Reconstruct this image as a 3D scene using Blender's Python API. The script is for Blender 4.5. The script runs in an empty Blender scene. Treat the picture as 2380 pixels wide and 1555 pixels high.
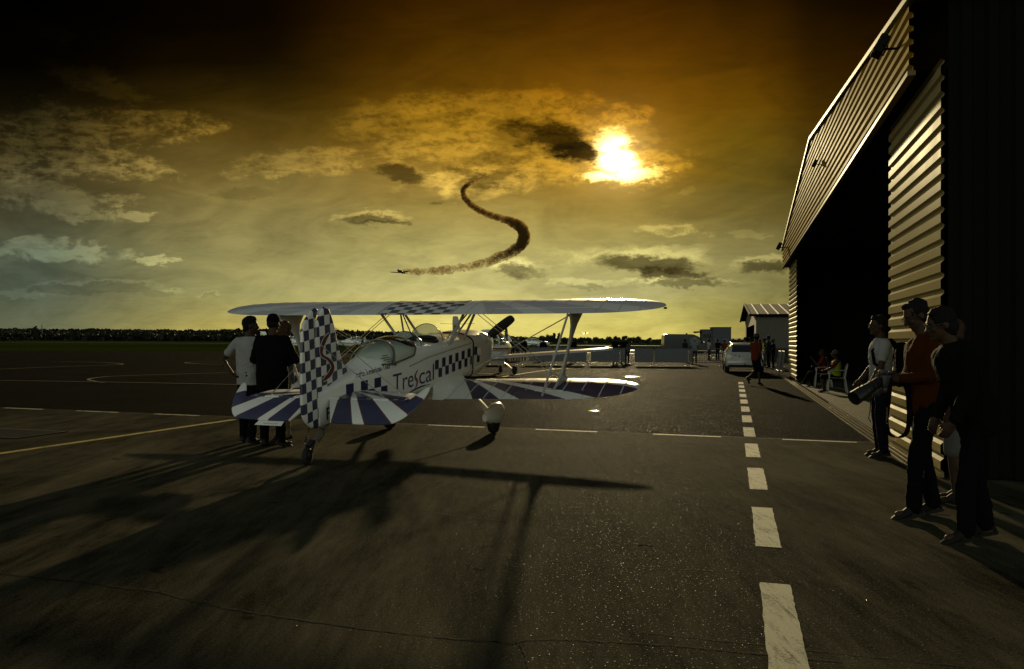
import bpy, bmesh, math, random
import numpy as np
from mathutils import Vector, Matrix, Quaternion
from mathutils import noise as mnoise
random.seed(7)
rng = np.random.default_rng(7)
SC = bpy.context.scene
COL = SC.collection

# ------------------------------------------------------------------ camera
F_PX = 1851.0            # focal length for a picture 2380 px wide
CAM_H = 1.48
PITCH = math.atan(15.5 / F_PX)
ROLL = math.radians(0.31)
_f = np.array([0, math.cos(PITCH), math.sin(PITCH)])
_r0 = np.array([1.0, 0, 0])
_u0 = np.cross(_r0, _f)
_r = math.cos(ROLL) * _r0 + math.sin(ROLL) * _u0
_u = np.cross(_r, _f)
CAMP = np.array([0, 0, CAM_H])
cam_data = bpy.data.cameras.new("camera")
cam_data.sensor_width = 36.0
cam_data.lens = 36.0 * F_PX / 2380.0
cam_data.clip_start = 0.1
cam_data.clip_end = 12000.0
cam = bpy.data.objects.new("camera", cam_data)
COL.objects.link(cam)
M = Matrix.Identity(4)
for i in range(3):
    M[i][0], M[i][1], M[i][2], M[i][3] = _r[i], _u[i], -_f[i], CAMP[i]
cam.matrix_world = M
SC.camera = cam


def ray(X, Y):
    d = _f * F_PX + _r * (X - 1190) - _u * (Y - 777.5)
    return d / d[1]


def ground(X, Y, h=0.0):
    d = ray(X, Y)
    return CAMP + d * ((h - CAM_H) / d[2])


def at(X, Y, depth):
    return CAMP + ray(X, Y) * depth


# ------------------------------------------------------------------ world, sun, exposure
SUN_DIR = Vector(ray(1430, 368)).normalized()
SUN_EL = math.asin(SUN_DIR.z)
SUN_AZ = math.atan2(SUN_DIR.x, SUN_DIR.y)
SC.view_settings.view_transform = 'Standard'
SC.view_settings.look = 'None'
SC.view_settings.exposure = 0.0
SC.view_settings.gamma = 1.0
SC.view_settings.use_curve_mapping = False
sun_d = bpy.data.lights.new("sun", 'SUN')
sun_d.energy = 4.2
sun_d.angle = math.radians(1.0)
sun_d.color = (1.0, 0.80, 0.42)
sun = bpy.data.objects.new("sun", sun_d)
COL.objects.link(sun)
sun.rotation_euler = (-SUN_DIR).to_track_quat('-Z', 'Y').to_euler()


class V:
    """a socket in a node tree with arithmetic"""
    tree = None

    def __init__(s, sock):
        s.s = sock

    @staticmethod
    def math(op, *a, clamp=False):
        n = V.tree.nodes.new('ShaderNodeMath')
        n.operation = op
        n.use_clamp = clamp
        for i, x in enumerate(a):
            if isinstance(x, V):
                V.tree.links.new(x.s, n.inputs[i])
            else:
                n.inputs[i].default_value = float(x)
        return V(n.outputs[0])

    def __add__(s, o): return V.math('ADD', s, o)
    __radd__ = __add__
    def __sub__(s, o): return V.math('SUBTRACT', s, o)
    def __rsub__(s, o): return V.math('SUBTRACT', o, s)
    def __mul__(s, o): return V.math('MULTIPLY', s, o)
    __rmul__ = __mul__
    def __truediv__(s, o): return V.math('DIVIDE', s, o)
    def __rtruediv__(s, o): return V.math('DIVIDE', o, s)


def smooth(x, a, b, lo=0.0, hi=1.0):
    n = V.tree.nodes.new('ShaderNodeMapRange')
    n.interpolation_type = 'SMOOTHSTEP'
    V.tree.links.new(x.s, n.inputs[0])
    n.inputs[1].default_value, n.inputs[2].default_value = a, b
    n.inputs[3].default_value, n.inputs[4].default_value = lo, hi
    return V(n.outputs[0])


def vec(x, y, z=0.0):
    n = V.tree.nodes.new('ShaderNodeCombineXYZ')
    for i, c in enumerate((x, y, z)):
        if isinstance(c, V):
            V.tree.links.new(c.s, n.inputs[i])
        else:
            n.inputs[i].default_value = c
    return V(n.outputs[0])


def noise(v, scale, detail=4.0, rough=0.55, dist=0.0):
    n = V.tree.nodes.new('ShaderNodeTexNoise')
    V.tree.links.new(v.s, n.inputs['Vector'])
    n.inputs['Scale'].default_value = scale
    n.inputs['Detail'].default_value = detail
    n.inputs['Roughness'].default_value = rough
    n.inputs['Distortion'].default_value = dist
    return V(n.outputs[0])


def ramp(fac, stops):
    n = V.tree.nodes.new('ShaderNodeValToRGB')
    cr = n.color_ramp
    while len(cr.elements) < len(stops):
        cr.elements.new(0.5)
    for e, (p, c) in zip(cr.elements, stops):
        e.position = p
        e.color = (c[0], c[1], c[2], 1)
    if isinstance(fac, V):
        V.tree.links.new(fac.s, n.inputs[0])
    return V(n.outputs[0])


def cmix(f, a, b, mode='MIX'):
    n = V.tree.nodes.new('ShaderNodeMix')
    n.data_type = 'RGBA'
    n.blend_type = mode
    n.clamp_factor = True
    for sock, x in ((n.inputs[0], f), (n.inputs[6], a), (n.inputs[7], b)):
        if isinstance(x, V):
            V.tree.links.new(x.s, sock)
        elif isinstance(x, (int, float)):
            sock.default_value = x
        else:
            sock.default_value = (x[0], x[1], x[2], 1)
    return V(n.outputs[2])


def lin(c):
    return tuple(((v / 255.0) / 12.92 if v / 255.0 <= 0.04045 else (((v / 255.0) + 0.055) / 1.055) ** 2.4) for v in c)


def build_world():
    w = bpy.data.worlds.new("World")
    w.use_nodes = True
    t = w.node_tree
    V.tree = t
    for n in list(t.nodes):
        t.nodes.remove(n)
    tc = t.nodes.new('ShaderNodeTexCoord')
    sp = t.nodes.new('ShaderNodeSeparateXYZ')
    t.links.new(tc.outputs['Generated'], sp.inputs[0])
    x, y, z = (V(sp.outputs[i]) for i in range(3))
    yc = V.math('MAXIMUM', y, 0.30)
    U = 1190.0 + F_PX * (x / yc)
    zc = V.math('MAXIMUM', z, 0.0)
    W = F_PX * (zc / yc)                       # height above the horizon, same unit as U
    front = smooth(y, 0.22, 0.60)
    # slow cloud layer coordinates (a flat sheet seen in perspective)
    inv = 1.0 / (zc + 0.10)
    P = vec(x * inv, y * inv, 0.0)
    nA = noise(P, 1.1, 5, 0.55, 0.6)           # big soft shapes
    nB = noise(P, 9.0, 6, 0.62, 0.3)           # puffs
    nC = noise(vec(U * 0.010, W * 0.022, 3.0), 1.0, 7, 0.62, 0.5)   # edges of single clouds
    nD = noise(vec(U * 0.0022 + W * 0.0008, W * 0.012, 7.0), 1.0, 4, 0.5, 0.8)   # streaks
    nE = noise(vec(U * 0.045, W * 0.075, 5.0), 1.0, 5, 0.65, 0.4)   # fine ripples
    wv = vec(U * 0.0125, W * 0.026, 11.0)
    w1, w2 = noise(wv, 1.0, 4, 0.6), noise(wv, 1.37, 4, 0.6)
    wf = vec(U * 0.06, W * 0.10, 2.0)
    w3, w4 = noise(wf, 1.0, 3, 0.65), noise(wf, 1.31, 3, 0.65)
    UB = U + (w1 - 0.5) * 130.0 + (w3 - 0.5) * 26.0
    WB = W + (w2 - 0.5) * 46.0 + (w4 - 0.5) * 15.0
    # base gradient: colour columns over the height above the horizon
    Hn = W / 800.0 + (nD - 0.5) * 0.09 + (nA - 0.5) * 0.05
    cols = [
        (60, [(0.00, (100, 104, 76)), (.06, (94, 99, 75)), (.15, (78, 86, 70)), (.24, (78, 86, 68)), (.34, (70, 69, 48)),
              (.47, (54, 48, 27)), (.58, (38, 32, 13)), (.70, (14, 11, 3)), (.80, (3, 2, 0)), (1.0, (0, 0, 0))]),
        (600, [(0.00, (200, 182, 92)), (.06, (176, 164, 92)), (.15, (156, 150, 94)), (.27, (146, 136, 82)), (.40, (132, 116, 62)),
               (.50, (112, 93, 42)), (.60, (86, 66, 20)), (.70, (50, 36, 5)), (.80, (20, 12, 1)), (.92, (7, 3, 0))]),
        (1080, [(0.00, (234, 216, 116)), (.06, (224, 210, 118)), (.15, (200, 191, 122)), (.27, (178, 166, 98)), (.40, (156, 134, 66)),
                (.50, (138, 106, 36)), (.62, (118, 86, 16)), (.74, (90, 58, 4)), (.85, (70, 42, 1)), (1.0, (50, 26, 0))]),
        (1450, [(0.00, (222, 204, 106)), (.06, (206, 194, 104)), (.15, (174, 168, 110)), (.27, (158, 149, 88)), (.38, (136, 116, 52)),
                (.50, (140, 100, 16)), (.62, (124, 82, 5)), (.74, (98, 58, 1)), (.86, (78, 42, 0)), (1.0, (52, 24, 0))]),
        (1740, [(0.00, (172, 156, 78)), (.06, (158, 148, 78)), (.15, (136, 130, 78)), (.25, (136, 128, 78)), (.36, (106, 94, 44)),
                (.46, (88, 74, 24)), (.58, (96, 74, 12)), (.70, (92, 60, 3)), (.84, (66, 37, 0)), (1.0, (34, 15, 0))]),
        (1900, [(0.00, (140, 128, 68)), (.10, (126, 118, 66)), (.25, (112, 104, 60)), (.36, (86, 76, 34)), (.50, (70, 57, 18)),
               (.66, (62, 40, 3)), (.80, (40, 21, 0)), (1.0, (9, 3, 0))]),
        (2150, [(0.00, (120, 110, 58)), (.10, (108, 102, 58)), (.25, (92, 86, 48)), (.36, (66, 58, 25)), (.50, (44, 36, 10)),
                (.66, (38, 24, 1)), (.80, (26, 13, 0)), (1.0, (8, 2, 0))]),
    ]
    base = None
    for i, (u0, st) in enumerate(cols):
        c = ramp(Hn, [(p, lin(k)) for p, k in st])
        base = c if base is None else cmix(smooth(U, cols[i - 1][0], u0), base, c)

    # one cloud: an ellipse with a noisy rim, as a node group used many times
    gt = bpy.data.node_groups.new('cloud', 'ShaderNodeTree')
    names = ['U', 'W', 'n', 'u', 'h', 'ia', 'ib', 'ca', 'sa', 'amp', 's0', 's1']
    for k in names:
        gt.interface.new_socket(k, in_out='INPUT', socket_type='NodeSocketFloat')
    gt.interface.new_socket('m', in_out='OUTPUT', socket_type='NodeSocketFloat')
    V.tree = gt
    gi = gt.nodes.new('NodeGroupInput')
    q = {k: V(gi.outputs[k]) for k in names}
    du, dw = q['U'] - q['u'], q['W'] - q['h']
    pp = (du * q['ca'] + dw * q['sa']) * q['ia']
    qq = (dw * q['ca'] - du * q['sa']) * q['ib']
    gg = 1.0 - V.math('SQRT', pp * pp + qq * qq) + (q['n'] - 0.5) * q['amp'] * 2.0
    mr = gt.nodes.new('ShaderNodeMapRange')
    mr.interpolation_type = 'SMOOTHSTEP'
    gt.links.new(gg.s, mr.inputs[0])
    gt.links.new(q['s0'].s, mr.inputs[1])
    gt.links.new(q['s1'].s, mr.inputs[2])
    go = gt.nodes.new('NodeGroupOutput')
    gt.links.new(mr.outputs[0], go.inputs[0])
    V.tree = t

    def blob(u, yy, a, b, ang=0.0, n=None, amp=0.9, s0=0.0, s1=0.45):
        k = t.nodes.new('ShaderNodeGroup')
        k.node_tree = gt
        t.links.new(UB.s, k.inputs['U'])
        t.links.new(WB.s, k.inputs['W'])
        if n is not None:
            t.links.new(n.s, k.inputs['n'])
        for nm, val in (('u', u), ('h', 793.0 - yy), ('ia', 1.0 / a), ('ib', 1.0 / b), ('ca', math.cos(math.radians(ang))),
                        ('sa', math.sin(math.radians(ang))), ('amp', amp), ('s0', s0), ('s1', s1)):
            k.inputs[nm].default_value = val
        return V(k.outputs[0])

    def union(l):
        r = l[0]
        for k in l[1:]:
            r = V.math('MAXIMUM', r, k)
        return r
    # sunlit altocumulus fields: rippled sheets
    nAC = nB * 0.55 + nE * 0.45
    left = union([blob(120, 325, 190, 100, 0, nC), blob(300, 292, 180, 55, 0, nC), blob(440, 300, 120, 34, 4, nC), blob(230, 385, 190, 46, -6, nC),
                  blob(60, 380, 130, 60, 0, nC)])
    left = left * smooth(nAC, 0.40, 0.60)
    left2 = union([blob(80, 455, 190, 42, -10, nC), blob(190, 500, 130, 26, -6, nC), blob(275, 467, 72, 17, 4, nC), blob(312, 507, 45, 15, -5, nC),
                   blob(140, 590, 170, 36, -3, nC), blob(370, 612, 66, 12, 0, nC), blob(205, 190, 160, 36, -16, nC), blob(90, 75, 90, 30, -20, nC)])
    left2 = left2 * smooth(nC * 0.7 + nE * 0.3, 0.36, 0.56)
    mid = union([blob(700, 382, 190, 40, 4, nC), blob(1020, 268, 320, 62, 4, nC, .6), blob(1250, 250, 170, 56, 0, nC, .6),
                 blob(1000, 330, 230, 60, -4, nC, .7), blob(1320, 330, 170, 110, 0, nC, .6), blob(1130, 410, 210, 56, 6, nC, .7),
                 blob(1430, 270, 90, 36, 10, nC), blob(1500, 380, 120, 36, 8, nC)])
    mid = mid * smooth(nAC, 0.36, 0.58)
    lows = union([blob(1560, 534, 84, 14, 0, nC), blob(1560, 585, 130, 22, 4, nC), blob(1740, 545, 60, 10, 0, nC), blob(1480, 600, 150, 24, 0, nC),
                  blob(1770, 600, 80, 16, 0, nC), blob(1200, 612, 80, 10, 0, nC), blob(1600, 442, 42, 6, 18, nC, .5), blob(1320, 655, 90, 8, 0, nC),
                  blob(850, 505, 100, 16, 0, nC, .4), blob(1500, 655, 220, 10, 0, nC)]) * smooth(nE * .4 + nC * .6, 0.36, 0.55)
    cum = union([blob(150, 672, 110, 17, 0, nC, .8), blob(262, 668, 120, 21, 0, nC, .8), blob(370, 684, 66, 13, 0, nC, .8), blob(485, 691, 30, 5, 0, nC, .5),
                 blob(40, 690, 100, 12, 0, nC, .8)])
    gain = 1.0 + left * 1.9 + left2 * 1.15 + mid * 1.0 + lows * 0.34
    nF = noise(vec(U * 0.0045 - W * 0.003, W * 0.0105, 17.0), 1.0, 7, 0.58, 1.2)      # ragged veils
    nG = noise(vec(U * 0.012 + W * 0.006, W * 0.05, 23.0), 1.0, 5, 0.6, 0.7)           # thin streaks
    gain = gain * V.math('MAXIMUM', 1.0 + (nB - 0.5) * 0.24 + (nD - 0.5) * 0.55 + (nF - 0.5) * 1.05 + (nG - 0.5) * 0.30, 0.2)
    # cumulus bank low on the left: a pale rim over a grey body
    cumbody = union([blob(150, 677, 104, 14, 0, nC, .8), blob(262, 674, 112, 17, 0, nC, .8), blob(370, 687, 60, 10, 0, nC, .8), blob(485, 692, 27, 4, 0, nC, .5)])
    gain = gain * (1.0 + cum * 0.36) * (1.0 - cumbody * 0.34)
    # backlit dark clouds, each with a pale rim above
    rim = union([blob(1500, 603, 215, 36, -3, nC, .8), blob(1600, 652, 150, 15, 0, nC, .7), blob(1770, 609, 100, 28, 2, nC, .7), blob(1195, 618, 105, 22, 0, nC, .7),
                 blob(930, 404, 125, 28, -12, nC, .8), blob(1142, 410, 125, 30, 16, nC, .8), blob(855, 507, 96, 19, 3, nC, .5), blob(1560, 532, 96, 18, 0, nC, .7)])
    gain = gain * (1.0 + rim * 0.42)
    dk = [(1275, 318, 135, 54, -14, .85, .88), (1340, 350, 84, 34, -8, .8, .88), (930, 408, 98, 22, -12, .6, .74), (1142, 416, 98, 25, 16, .6, .76),
          (1075, 398, 62, 10, -14, .6, .5), (855, 512, 80, 17, 3, .35, .72), (905, 519, 62, 5, -4, .3, .5), (1500, 612, 170, 25, -3, .6, .84),
          (1560, 634, 124, 16, -4, .6, .76), (1600, 656, 122, 11, 0, .6, .72), (1770, 617, 78, 20, 2, .5, .76), (1195, 626, 80, 17, 0, .5, .66),
          (1210, 640, 70, 8, 0, .5, .35), (1000, 468, 32, 7, 0, .5, .4), (560, 452, 90, 16, 4, .6, .22), (1150, 372, 80, 24, -6, .7, .45),
          (1360, 668, 60, 7, 0, .5, .25), (880, 320, 40, 14, -8, .7, .3), (1010, 300, 60, 12, 0, .7, .25), (1560, 536, 50, 7, 0, .5, .32)]
    for (u, yy, a, b, g, amp, k) in dk:
        gain = gain * (1.0 - k * blob(u, yy, a, b, g, nC * 0.75 + nE * 0.25, amp, 0.0, 0.55))
    gv = V.math('MAXIMUM', gain, 0.0)
    # glow of the veiled sun
    du, dw = U - 1432.0, W - (793.0 - 368.0)
    r2 = V.math('SQRT', du * du + dw * dw * 1.25)
    g1 = V.math('EXPONENT', r2 * (-1.0 / 62.0))
    g2 = V.math('EXPONENT', r2 * (-1.0 / 210.0))
    nH = nC * .5 + nE * .5
    hole = union([blob(1428, 325, 56, 42, 8, nH, .6, 0.0, 0.9), blob(1434, 372, 60, 40, 0, nH, .55, 0.0, 0.8),
                  blob(1474, 402, 96, 25, 4, nH, .75, 0.0, 0.8), blob(1398, 410, 70, 14, 0, nH, .6, 0.0, 0.8)])
    core = V.math('EXPONENT', r2 * (-1.0 / 34.0))
    edge = union([blob(1425, 335, 130, 84, 6, nH, .9), blob(1475, 398, 150, 42, 2, nH, 1.0), blob(1330, 350, 150, 80, 0, nH, .9)]) * smooth(nAC, 0.30, 0.55)
    dark1 = 1.0 - 0.93 * union([blob(1275, 318, 135, 54, -14, nC * 0.75 + nE * 0.25, .85, 0.0, 0.6), blob(1340, 350, 84, 34, -8, nC * 0.75 + nE * 0.25, .8, 0.0, 0.6)])

    def rgb(c, k):
        n = t.nodes.new('ShaderNodeVectorMath')
        n.operation = 'SCALE'
        n.inputs[0].default_value = c
        t.links.new(k.s, n.inputs['Scale'])
        return V(n.outputs[0])

    def vadd(a, b):
        n = t.nodes.new('ShaderNodeVectorMath')
        n.operation = 'ADD'
        t.links.new(a.s, n.inputs[0])
        t.links.new(b.s, n.inputs[1])
        return V(n.outputs[0])

    def vscale(a, k):
        n = t.nodes.new('ShaderNodeVectorMath')
        n.operation = 'SCALE'
        t.links.new(a.s, n.inputs[0])
        if isinstance(k, V):
            t.links.new(k.s, n.inputs['Scale'])
        else:
            n.inputs['Scale'].default_value = k
        return V(n.outputs[0])
    col = vscale(base, gv)
    col = vadd(col, rgb((0.46, 0.24, 0.012), g1 * (0.45 + edge * 1.7) * dark1))
    col = vadd(col, rgb((0.16, 0.085, 0.006), g2 * (0.6 + mid * 0.8) * dark1))
    col = vadd(col, rgb((1.5, 0.95, 0.16), hole * dark1))
    col = vadd(col, rgb((9.0, 7.2, 3.4), core * (0.12 + hole) * dark1))
    # behind the camera: clear evening air, bright low down and dark overhead
    sky = t.nodes.new('ShaderNodeTexSky')
    sky.sky_type = 'NISHITA'
    sky.sun_disc = False
    sky.sun_elevation = SUN_EL
    sky.sun_rotation = SUN_AZ
    sky.air_density = 1.0
    sky.dust_density = 2.5
    sky.ozone_density = 1.0
    back = vscale(V(sky.outputs[0]), 0.31)
    tint = t.nodes.new('ShaderNodeVectorMath')
    tint.operation = 'MULTIPLY'
    t.links.new(back.s, tint.inputs[0])
    tint.inputs[1].default_value = (1.24, 1.0, 0.72)
    backc = vscale(V(tint.outputs[0]), smooth(z, 0.25, 0.75, 1.0, 0.25))
    fin = cmix(front, backc, col)
    bg = t.nodes.new('ShaderNodeBackground')
    t.links.new(fin.s, bg.inputs[0])
    bg.inputs[1].default_value = 1.0
    out = t.nodes.new('ShaderNodeOutputWorld')
    t.links.new(bg.outputs[0], out.inputs[0])
    w.cycles.sampling_method = 'MANUAL'
    w.cycles.sample_map_resolution = 512
    SC.world = w


build_world()

# ------------------------------------------------------------------ materials
def new_mat(name):
    m = bpy.data.materials.new(name)
    m.use_nodes = True
    V.tree = m.node_tree
    b = m.node_tree.nodes['Principled BSDF']
    return m, m.node_tree, b


def objco(kind='Object'):
    return V(V.tree.nodes.new('ShaderNodeTexCoord').outputs[kind])


def vmul(v, k):
    n = V.tree.nodes.new('ShaderNodeVectorMath')
    n.operation = 'MULTIPLY'
    V.tree.links.new(v.s, n.inputs[0])
    n.inputs[1].default_value = k
    return V(n.outputs[0])


def bump(h, strength=0.3, dist=0.02):
    n = V.tree.nodes.new('ShaderNodeBump')
    n.inputs['Strength'].default_value = strength
    n.inputs['Distance'].default_value = dist
    V.tree.links.new(h.s, n.inputs['Height'])
    return V(n.outputs[0])


def link(v, sock):
    V.tree.links.new(v.s, sock)


MATS = {}


def mat(name, base, rough=0.6, metal=0.0, spec=0.5, var=0.15, vscale=8.0, bmp=0.0, bscale=60.0, coat=0.0, sheen=0.0, trans=0.0):
    """plain procedural material: base colour broken up by two noises, optional fine relief"""
    if name in MATS:
        return MATS[name]
    m, t, b = new_mat(name)
    co = objco()
    n1 = noise(co, vscale, 5, 0.6)
    n2 = noise(co, vscale * 7.3, 3, 0.6)
    f = 1.0 + (n1 - 0.5) * (var * 1.6) + (n2 - 0.5) * var
    n = t.nodes.new('ShaderNodeVectorMath')
    n.operation = 'SCALE'
    n.inputs[0].default_value = base[:3]
    t.links.new(f.s, n.inputs['Scale'])
    t.links.new(n.outputs[0], b.inputs['Base Color'])
    link(rough + (n1 - 0.5) * 0.16, b.inputs['Roughness'])
    b.inputs['Metallic'].default_value = metal
    b.inputs['Specular IOR Level'].default_value = spec
    b.inputs['Coat Weight'].default_value = coat
    b.inputs['Sheen Weight'].default_value = sheen
    b.inputs['Transmission Weight'].default_value = trans
    if bmp:
        link(bump(noise(co, bscale, 4, 0.6), bmp, 0.01), b.inputs['Normal'])
    MATS[name] = m
    return m


def glass_mat(name, tint=(0.8, 0.9, 0.85), alpha=0.25, rough=0.03):
    """thin clear sheet: mostly see-through, mirror-like at grazing angles"""
    if name in MATS:
        return MATS[name]
    m, t, b = new_mat(name)
    tr = t.nodes.new('ShaderNodeBsdfTransparent')
    tr.inputs[0].default_value = (*tint, 1)
    gl = t.nodes.new('ShaderNodeBsdfGlossy')
    gl.inputs['Roughness'].default_value = rough
    gl.inputs['Color'].default_value = (0.9, 0.95, 0.92, 1)
    lw = t.nodes.new('ShaderNodeLayerWeight')
    lw.inputs[0].default_value = 0.35
    n = noise(objco(), 4.0, 3)
    f = V.math('MULTIPLY', V(lw.outputs['Fresnel']), 0.75, clamp=True) + alpha * (0.3 + n * 0.4)
    mx = t.nodes.new('ShaderNodeMixShader')
    link(f, mx.inputs[0])
    t.links.new(tr.outputs[0], mx.inputs[1])
    t.links.new(gl.outputs[0], mx.inputs[2])
    t.links.new(mx.outputs[0], t.nodes['Material Output'].inputs[0])
    t.nodes.remove(b)
    MATS[name] = m
    return m


# ------------------------------------------------------------------ mesh building
class MB:
    def __init__(s):
        s.v, s.f, s.m = [], [], []

    def add(s, vs, fs, mi=0):
        k = len(s.v)
        s.v += [tuple(map(float, p)) for p in vs]
        s.f += [tuple(i + k for i in f) for f in fs]
        s.m += [mi] * len(fs)
        return s

    def box(s, c, size, R=None, mi=0, bev=0.0):
        hx, hy, hz = (q * 0.5 for q in size)
        c = Vector(c)
        if bev <= 0:
            vs = [Vector((x * hx, y * hy, z * hz)) for x in (-1, 1) for y in (-1, 1) for z in (-1, 1)]
            fs = [(0, 1, 3, 2), (4, 6, 7, 5), (0, 4, 5, 1), (2, 3, 7, 6), (0, 2, 6, 4), (1, 5, 7, 3)]
        else:
            b = min(bev, hx * .9, hy * .9, hz * .9)
            bm = bmesh.new()
            bmesh.ops.create_cube(bm, size=1.0)
            for q in bm.verts:
                q.co = Vector((q.co.x * 2 * hx, q.co.y * 2 * hy, q.co.z * 2 * hz))
            bmesh.ops.bevel(bm, geom=bm.edges[:], offset=b, segments=2, affect='EDGES', profile=0.6)
            bm.verts.index_update()
            vs = [q.co.copy() for q in bm.verts]
            fs = [tuple(q.index for q in f.verts) for f in bm.faces]
            bm.free()
        if R is not None:
            vs = [R @ q for q in vs]
        return s.add([q + c for q in vs], fs, mi)

    def loft(s, rings, closed=True, caps=True, mi=0, cyclic=False):
        n = len(rings[0])
        k = len(s.v)
        for r in rings:
            s.v += [tuple(map(float, p)) for p in r]
        m = len(rings)
        fs = []
        for i in range(m if cyclic else m - 1):
            a, b = k + i * n, k + ((i + 1) % m) * n
            for j in range(n if closed else n - 1):
                j2 = (j + 1) % n
                fs.append((a + j, a + j2, b + j2, b + j))
        if caps and closed and not cyclic:
            fs.append(tuple(k + j for j in reversed(range(n))))
            fs.append(tuple(k + (m - 1) * n + j for j in range(n)))
        s.f += fs
        s.m += [mi] * len(fs)
        return s

    def tube(s, pts, rad, n=8, mi=0, caps=True, cyclic=False, flat=None):
        """round (or, with flat=(axis, ratio), streamlined) tube along pts"""
        pts = [Vector(p) for p in pts]
        m = len(pts)
        if not hasattr(rad, '__len__'):
            rad = [rad] * m
        rings = []
        prev = None
        for i, p in enumerate(pts):
            if cyclic:
                d = pts[(i + 1) % m] - pts[i - 1]
            else:
                d = pts[min(i + 1, m - 1)] - pts[max(i - 1, 0)]
            d.normalize()
            if prev is None:
                ref = Vector((0, 0, 1)) if abs(d.z) < 0.9 else Vector((1, 0, 0))
                if flat is not None:
                    ref = Vector(flat[0])
                a = (ref - d * ref.dot(d)).normalized()
            else:
                a = (prev - d * prev.dot(d)).normalized()
            prev = a
            b = d.cross(a)
            ka = flat[1] if flat is not None else 1.0
            rings.append([p + (a * math.cos(t) * ka + b * math.sin(t)) * rad[i] for t in (2 * math.pi * j / n for j in range(n))])
        return s.loft(rings, True, caps, mi, cyclic)

    def ell(s, c, r, R=None, nu=16, nv=10, mi=0):
        c = Vector(c)
        vs, fs = [], []
        for i in range(1, nv):
            th = math.pi * i / nv
            for j in range(nu):
                ph = 2 * math.pi * j / nu
                p = Vector((r[0] * math.sin(th) * math.cos(ph), r[1] * math.sin(th) * math.sin(ph), r[2] * math.cos(th)))
                vs.append(p)
        top, bot = len(vs), len(vs) + 1
        vs += [Vector((0, 0, r[2])), Vector((0, 0, -r[2]))]
        for i in range(nv - 2):
            for j in range(nu):
                j2 = (j + 1) % nu
                fs.append((i * nu + j, (i + 1) * nu + j, (i + 1) * nu + j2, i * nu + j2))
        for j in range(nu):
            j2 = (j + 1) % nu
            fs.append((top, j, j2))
            fs.append((bot, (nv - 2) * nu + j2, (nv - 2) * nu + j))
        if R is not None:
            vs = [R @ p for p in vs]
        return s.add([p + c for p in vs], fs, mi)

    def lathe(s, prof, n=24, M=None, mi=0):
        """prof: (radius, height) pairs turned about Z, then M"""
        rings = []
        for r, h in prof:
            ring = [Vector((r * math.cos(2 * math.pi * j / n), r * math.sin(2 * math.pi * j / n), h)) for j in range(n)]
            rings.append([M @ p for p in ring] if M is not None else ring)
        return s.loft(rings, True, True, mi)

    def prism(s, poly, h, M=None, mi=0):
        """flat polygon (x, y) with thickness h along z, then M"""
        n = len(poly)
        vs = [Vector((p[0], p[1], -h / 2)) for p in poly] + [Vector((p[0], p[1], h / 2)) for p in poly]
        if M is not None:
            vs = [M @ p for p in vs]
        fs = [tuple(reversed(range(n))), tuple(range(n, 2 * n))] + [(j, (j + 1) % n, n + (j + 1) % n, n + j) for j in range(n)]
        return s.add(vs, fs, mi)

    def mesh(s, name, mats, smooth_=False, ang=35):
        me = bpy.data.meshes.new(name)
        me.from_pydata(s.v, [], s.f)
        for q in (mats if isinstance(mats, (list, tuple)) else [mats]):
            me.materials.append(q)
        if any(s.m):
            me.polygons.foreach_set('material_index', s.m)
        bm = bmesh.new()
        bm.from_mesh(me)
        bmesh.ops.recalc_face_normals(bm, faces=bm.faces[:])
        bm.to_mesh(me)
        bm.free()
        if smooth_:
            me.polygons.foreach_set('use_smooth', [True] * len(me.polygons))
            me.set_sharp_from_angle(angle=math.radians(ang))
        me.update()
        return me

    def build(s, name, mats, parent=None, smooth_=False, ang=35, loc=None):
        o = bpy.data.objects.new(name, s.mesh(name, mats, smooth_, ang))
        COL.objects.link(o)
        if parent is not None:
            o.parent = parent
        if loc is not None:
            o.location = loc
        return o


def tag(o, label=None, cat=None, group=None, kind=None):
    if label:
        o['label'] = label
    if cat:
        o['category'] = cat
    if group:
        o['group'] = group
    if kind:
        o['kind'] = kind
    return o


def thing(name, label, cat, loc=(0, 0, 0), rz=0.0, group=None):
    o = bpy.data.objects.new(name, None)
    o.empty_display_size = 0.2
    COL.objects.link(o)
    o.location = loc
    o.rotation_euler = (0, 0, rz)
    return tag(o, label, cat, group)


def structure(o):
    o['kind'] = 'structure'
    return o


def copy_tree(o, parent=None):
    c = o.copy()
    COL.objects.link(c)
    if parent is not None:
        c.parent = parent
    for ch in list(o.children):
        copy_tree(ch, c)
    return c


def frame_of(dirv):
    """rotation whose Y axis points along dirv on the ground"""
    return Matrix.Rotation(math.atan2(-dirv[0], dirv[1]), 3, 'Z')


# ------------------------------------------------------------------ ground sheets
# the apron, the hangar and the painted lines share one direction: D runs along them, N points right
DAZ = math.atan2(1706 - 1190, F_PX)
D = Vector((math.sin(DAZ), math.cos(DAZ), 0))
N = Vector((math.cos(DAZ), -math.sin(DAZ), 0))


def dn(t, o, z=0.0):
    return D * t + N * o + Vector((0, 0, z))


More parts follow.
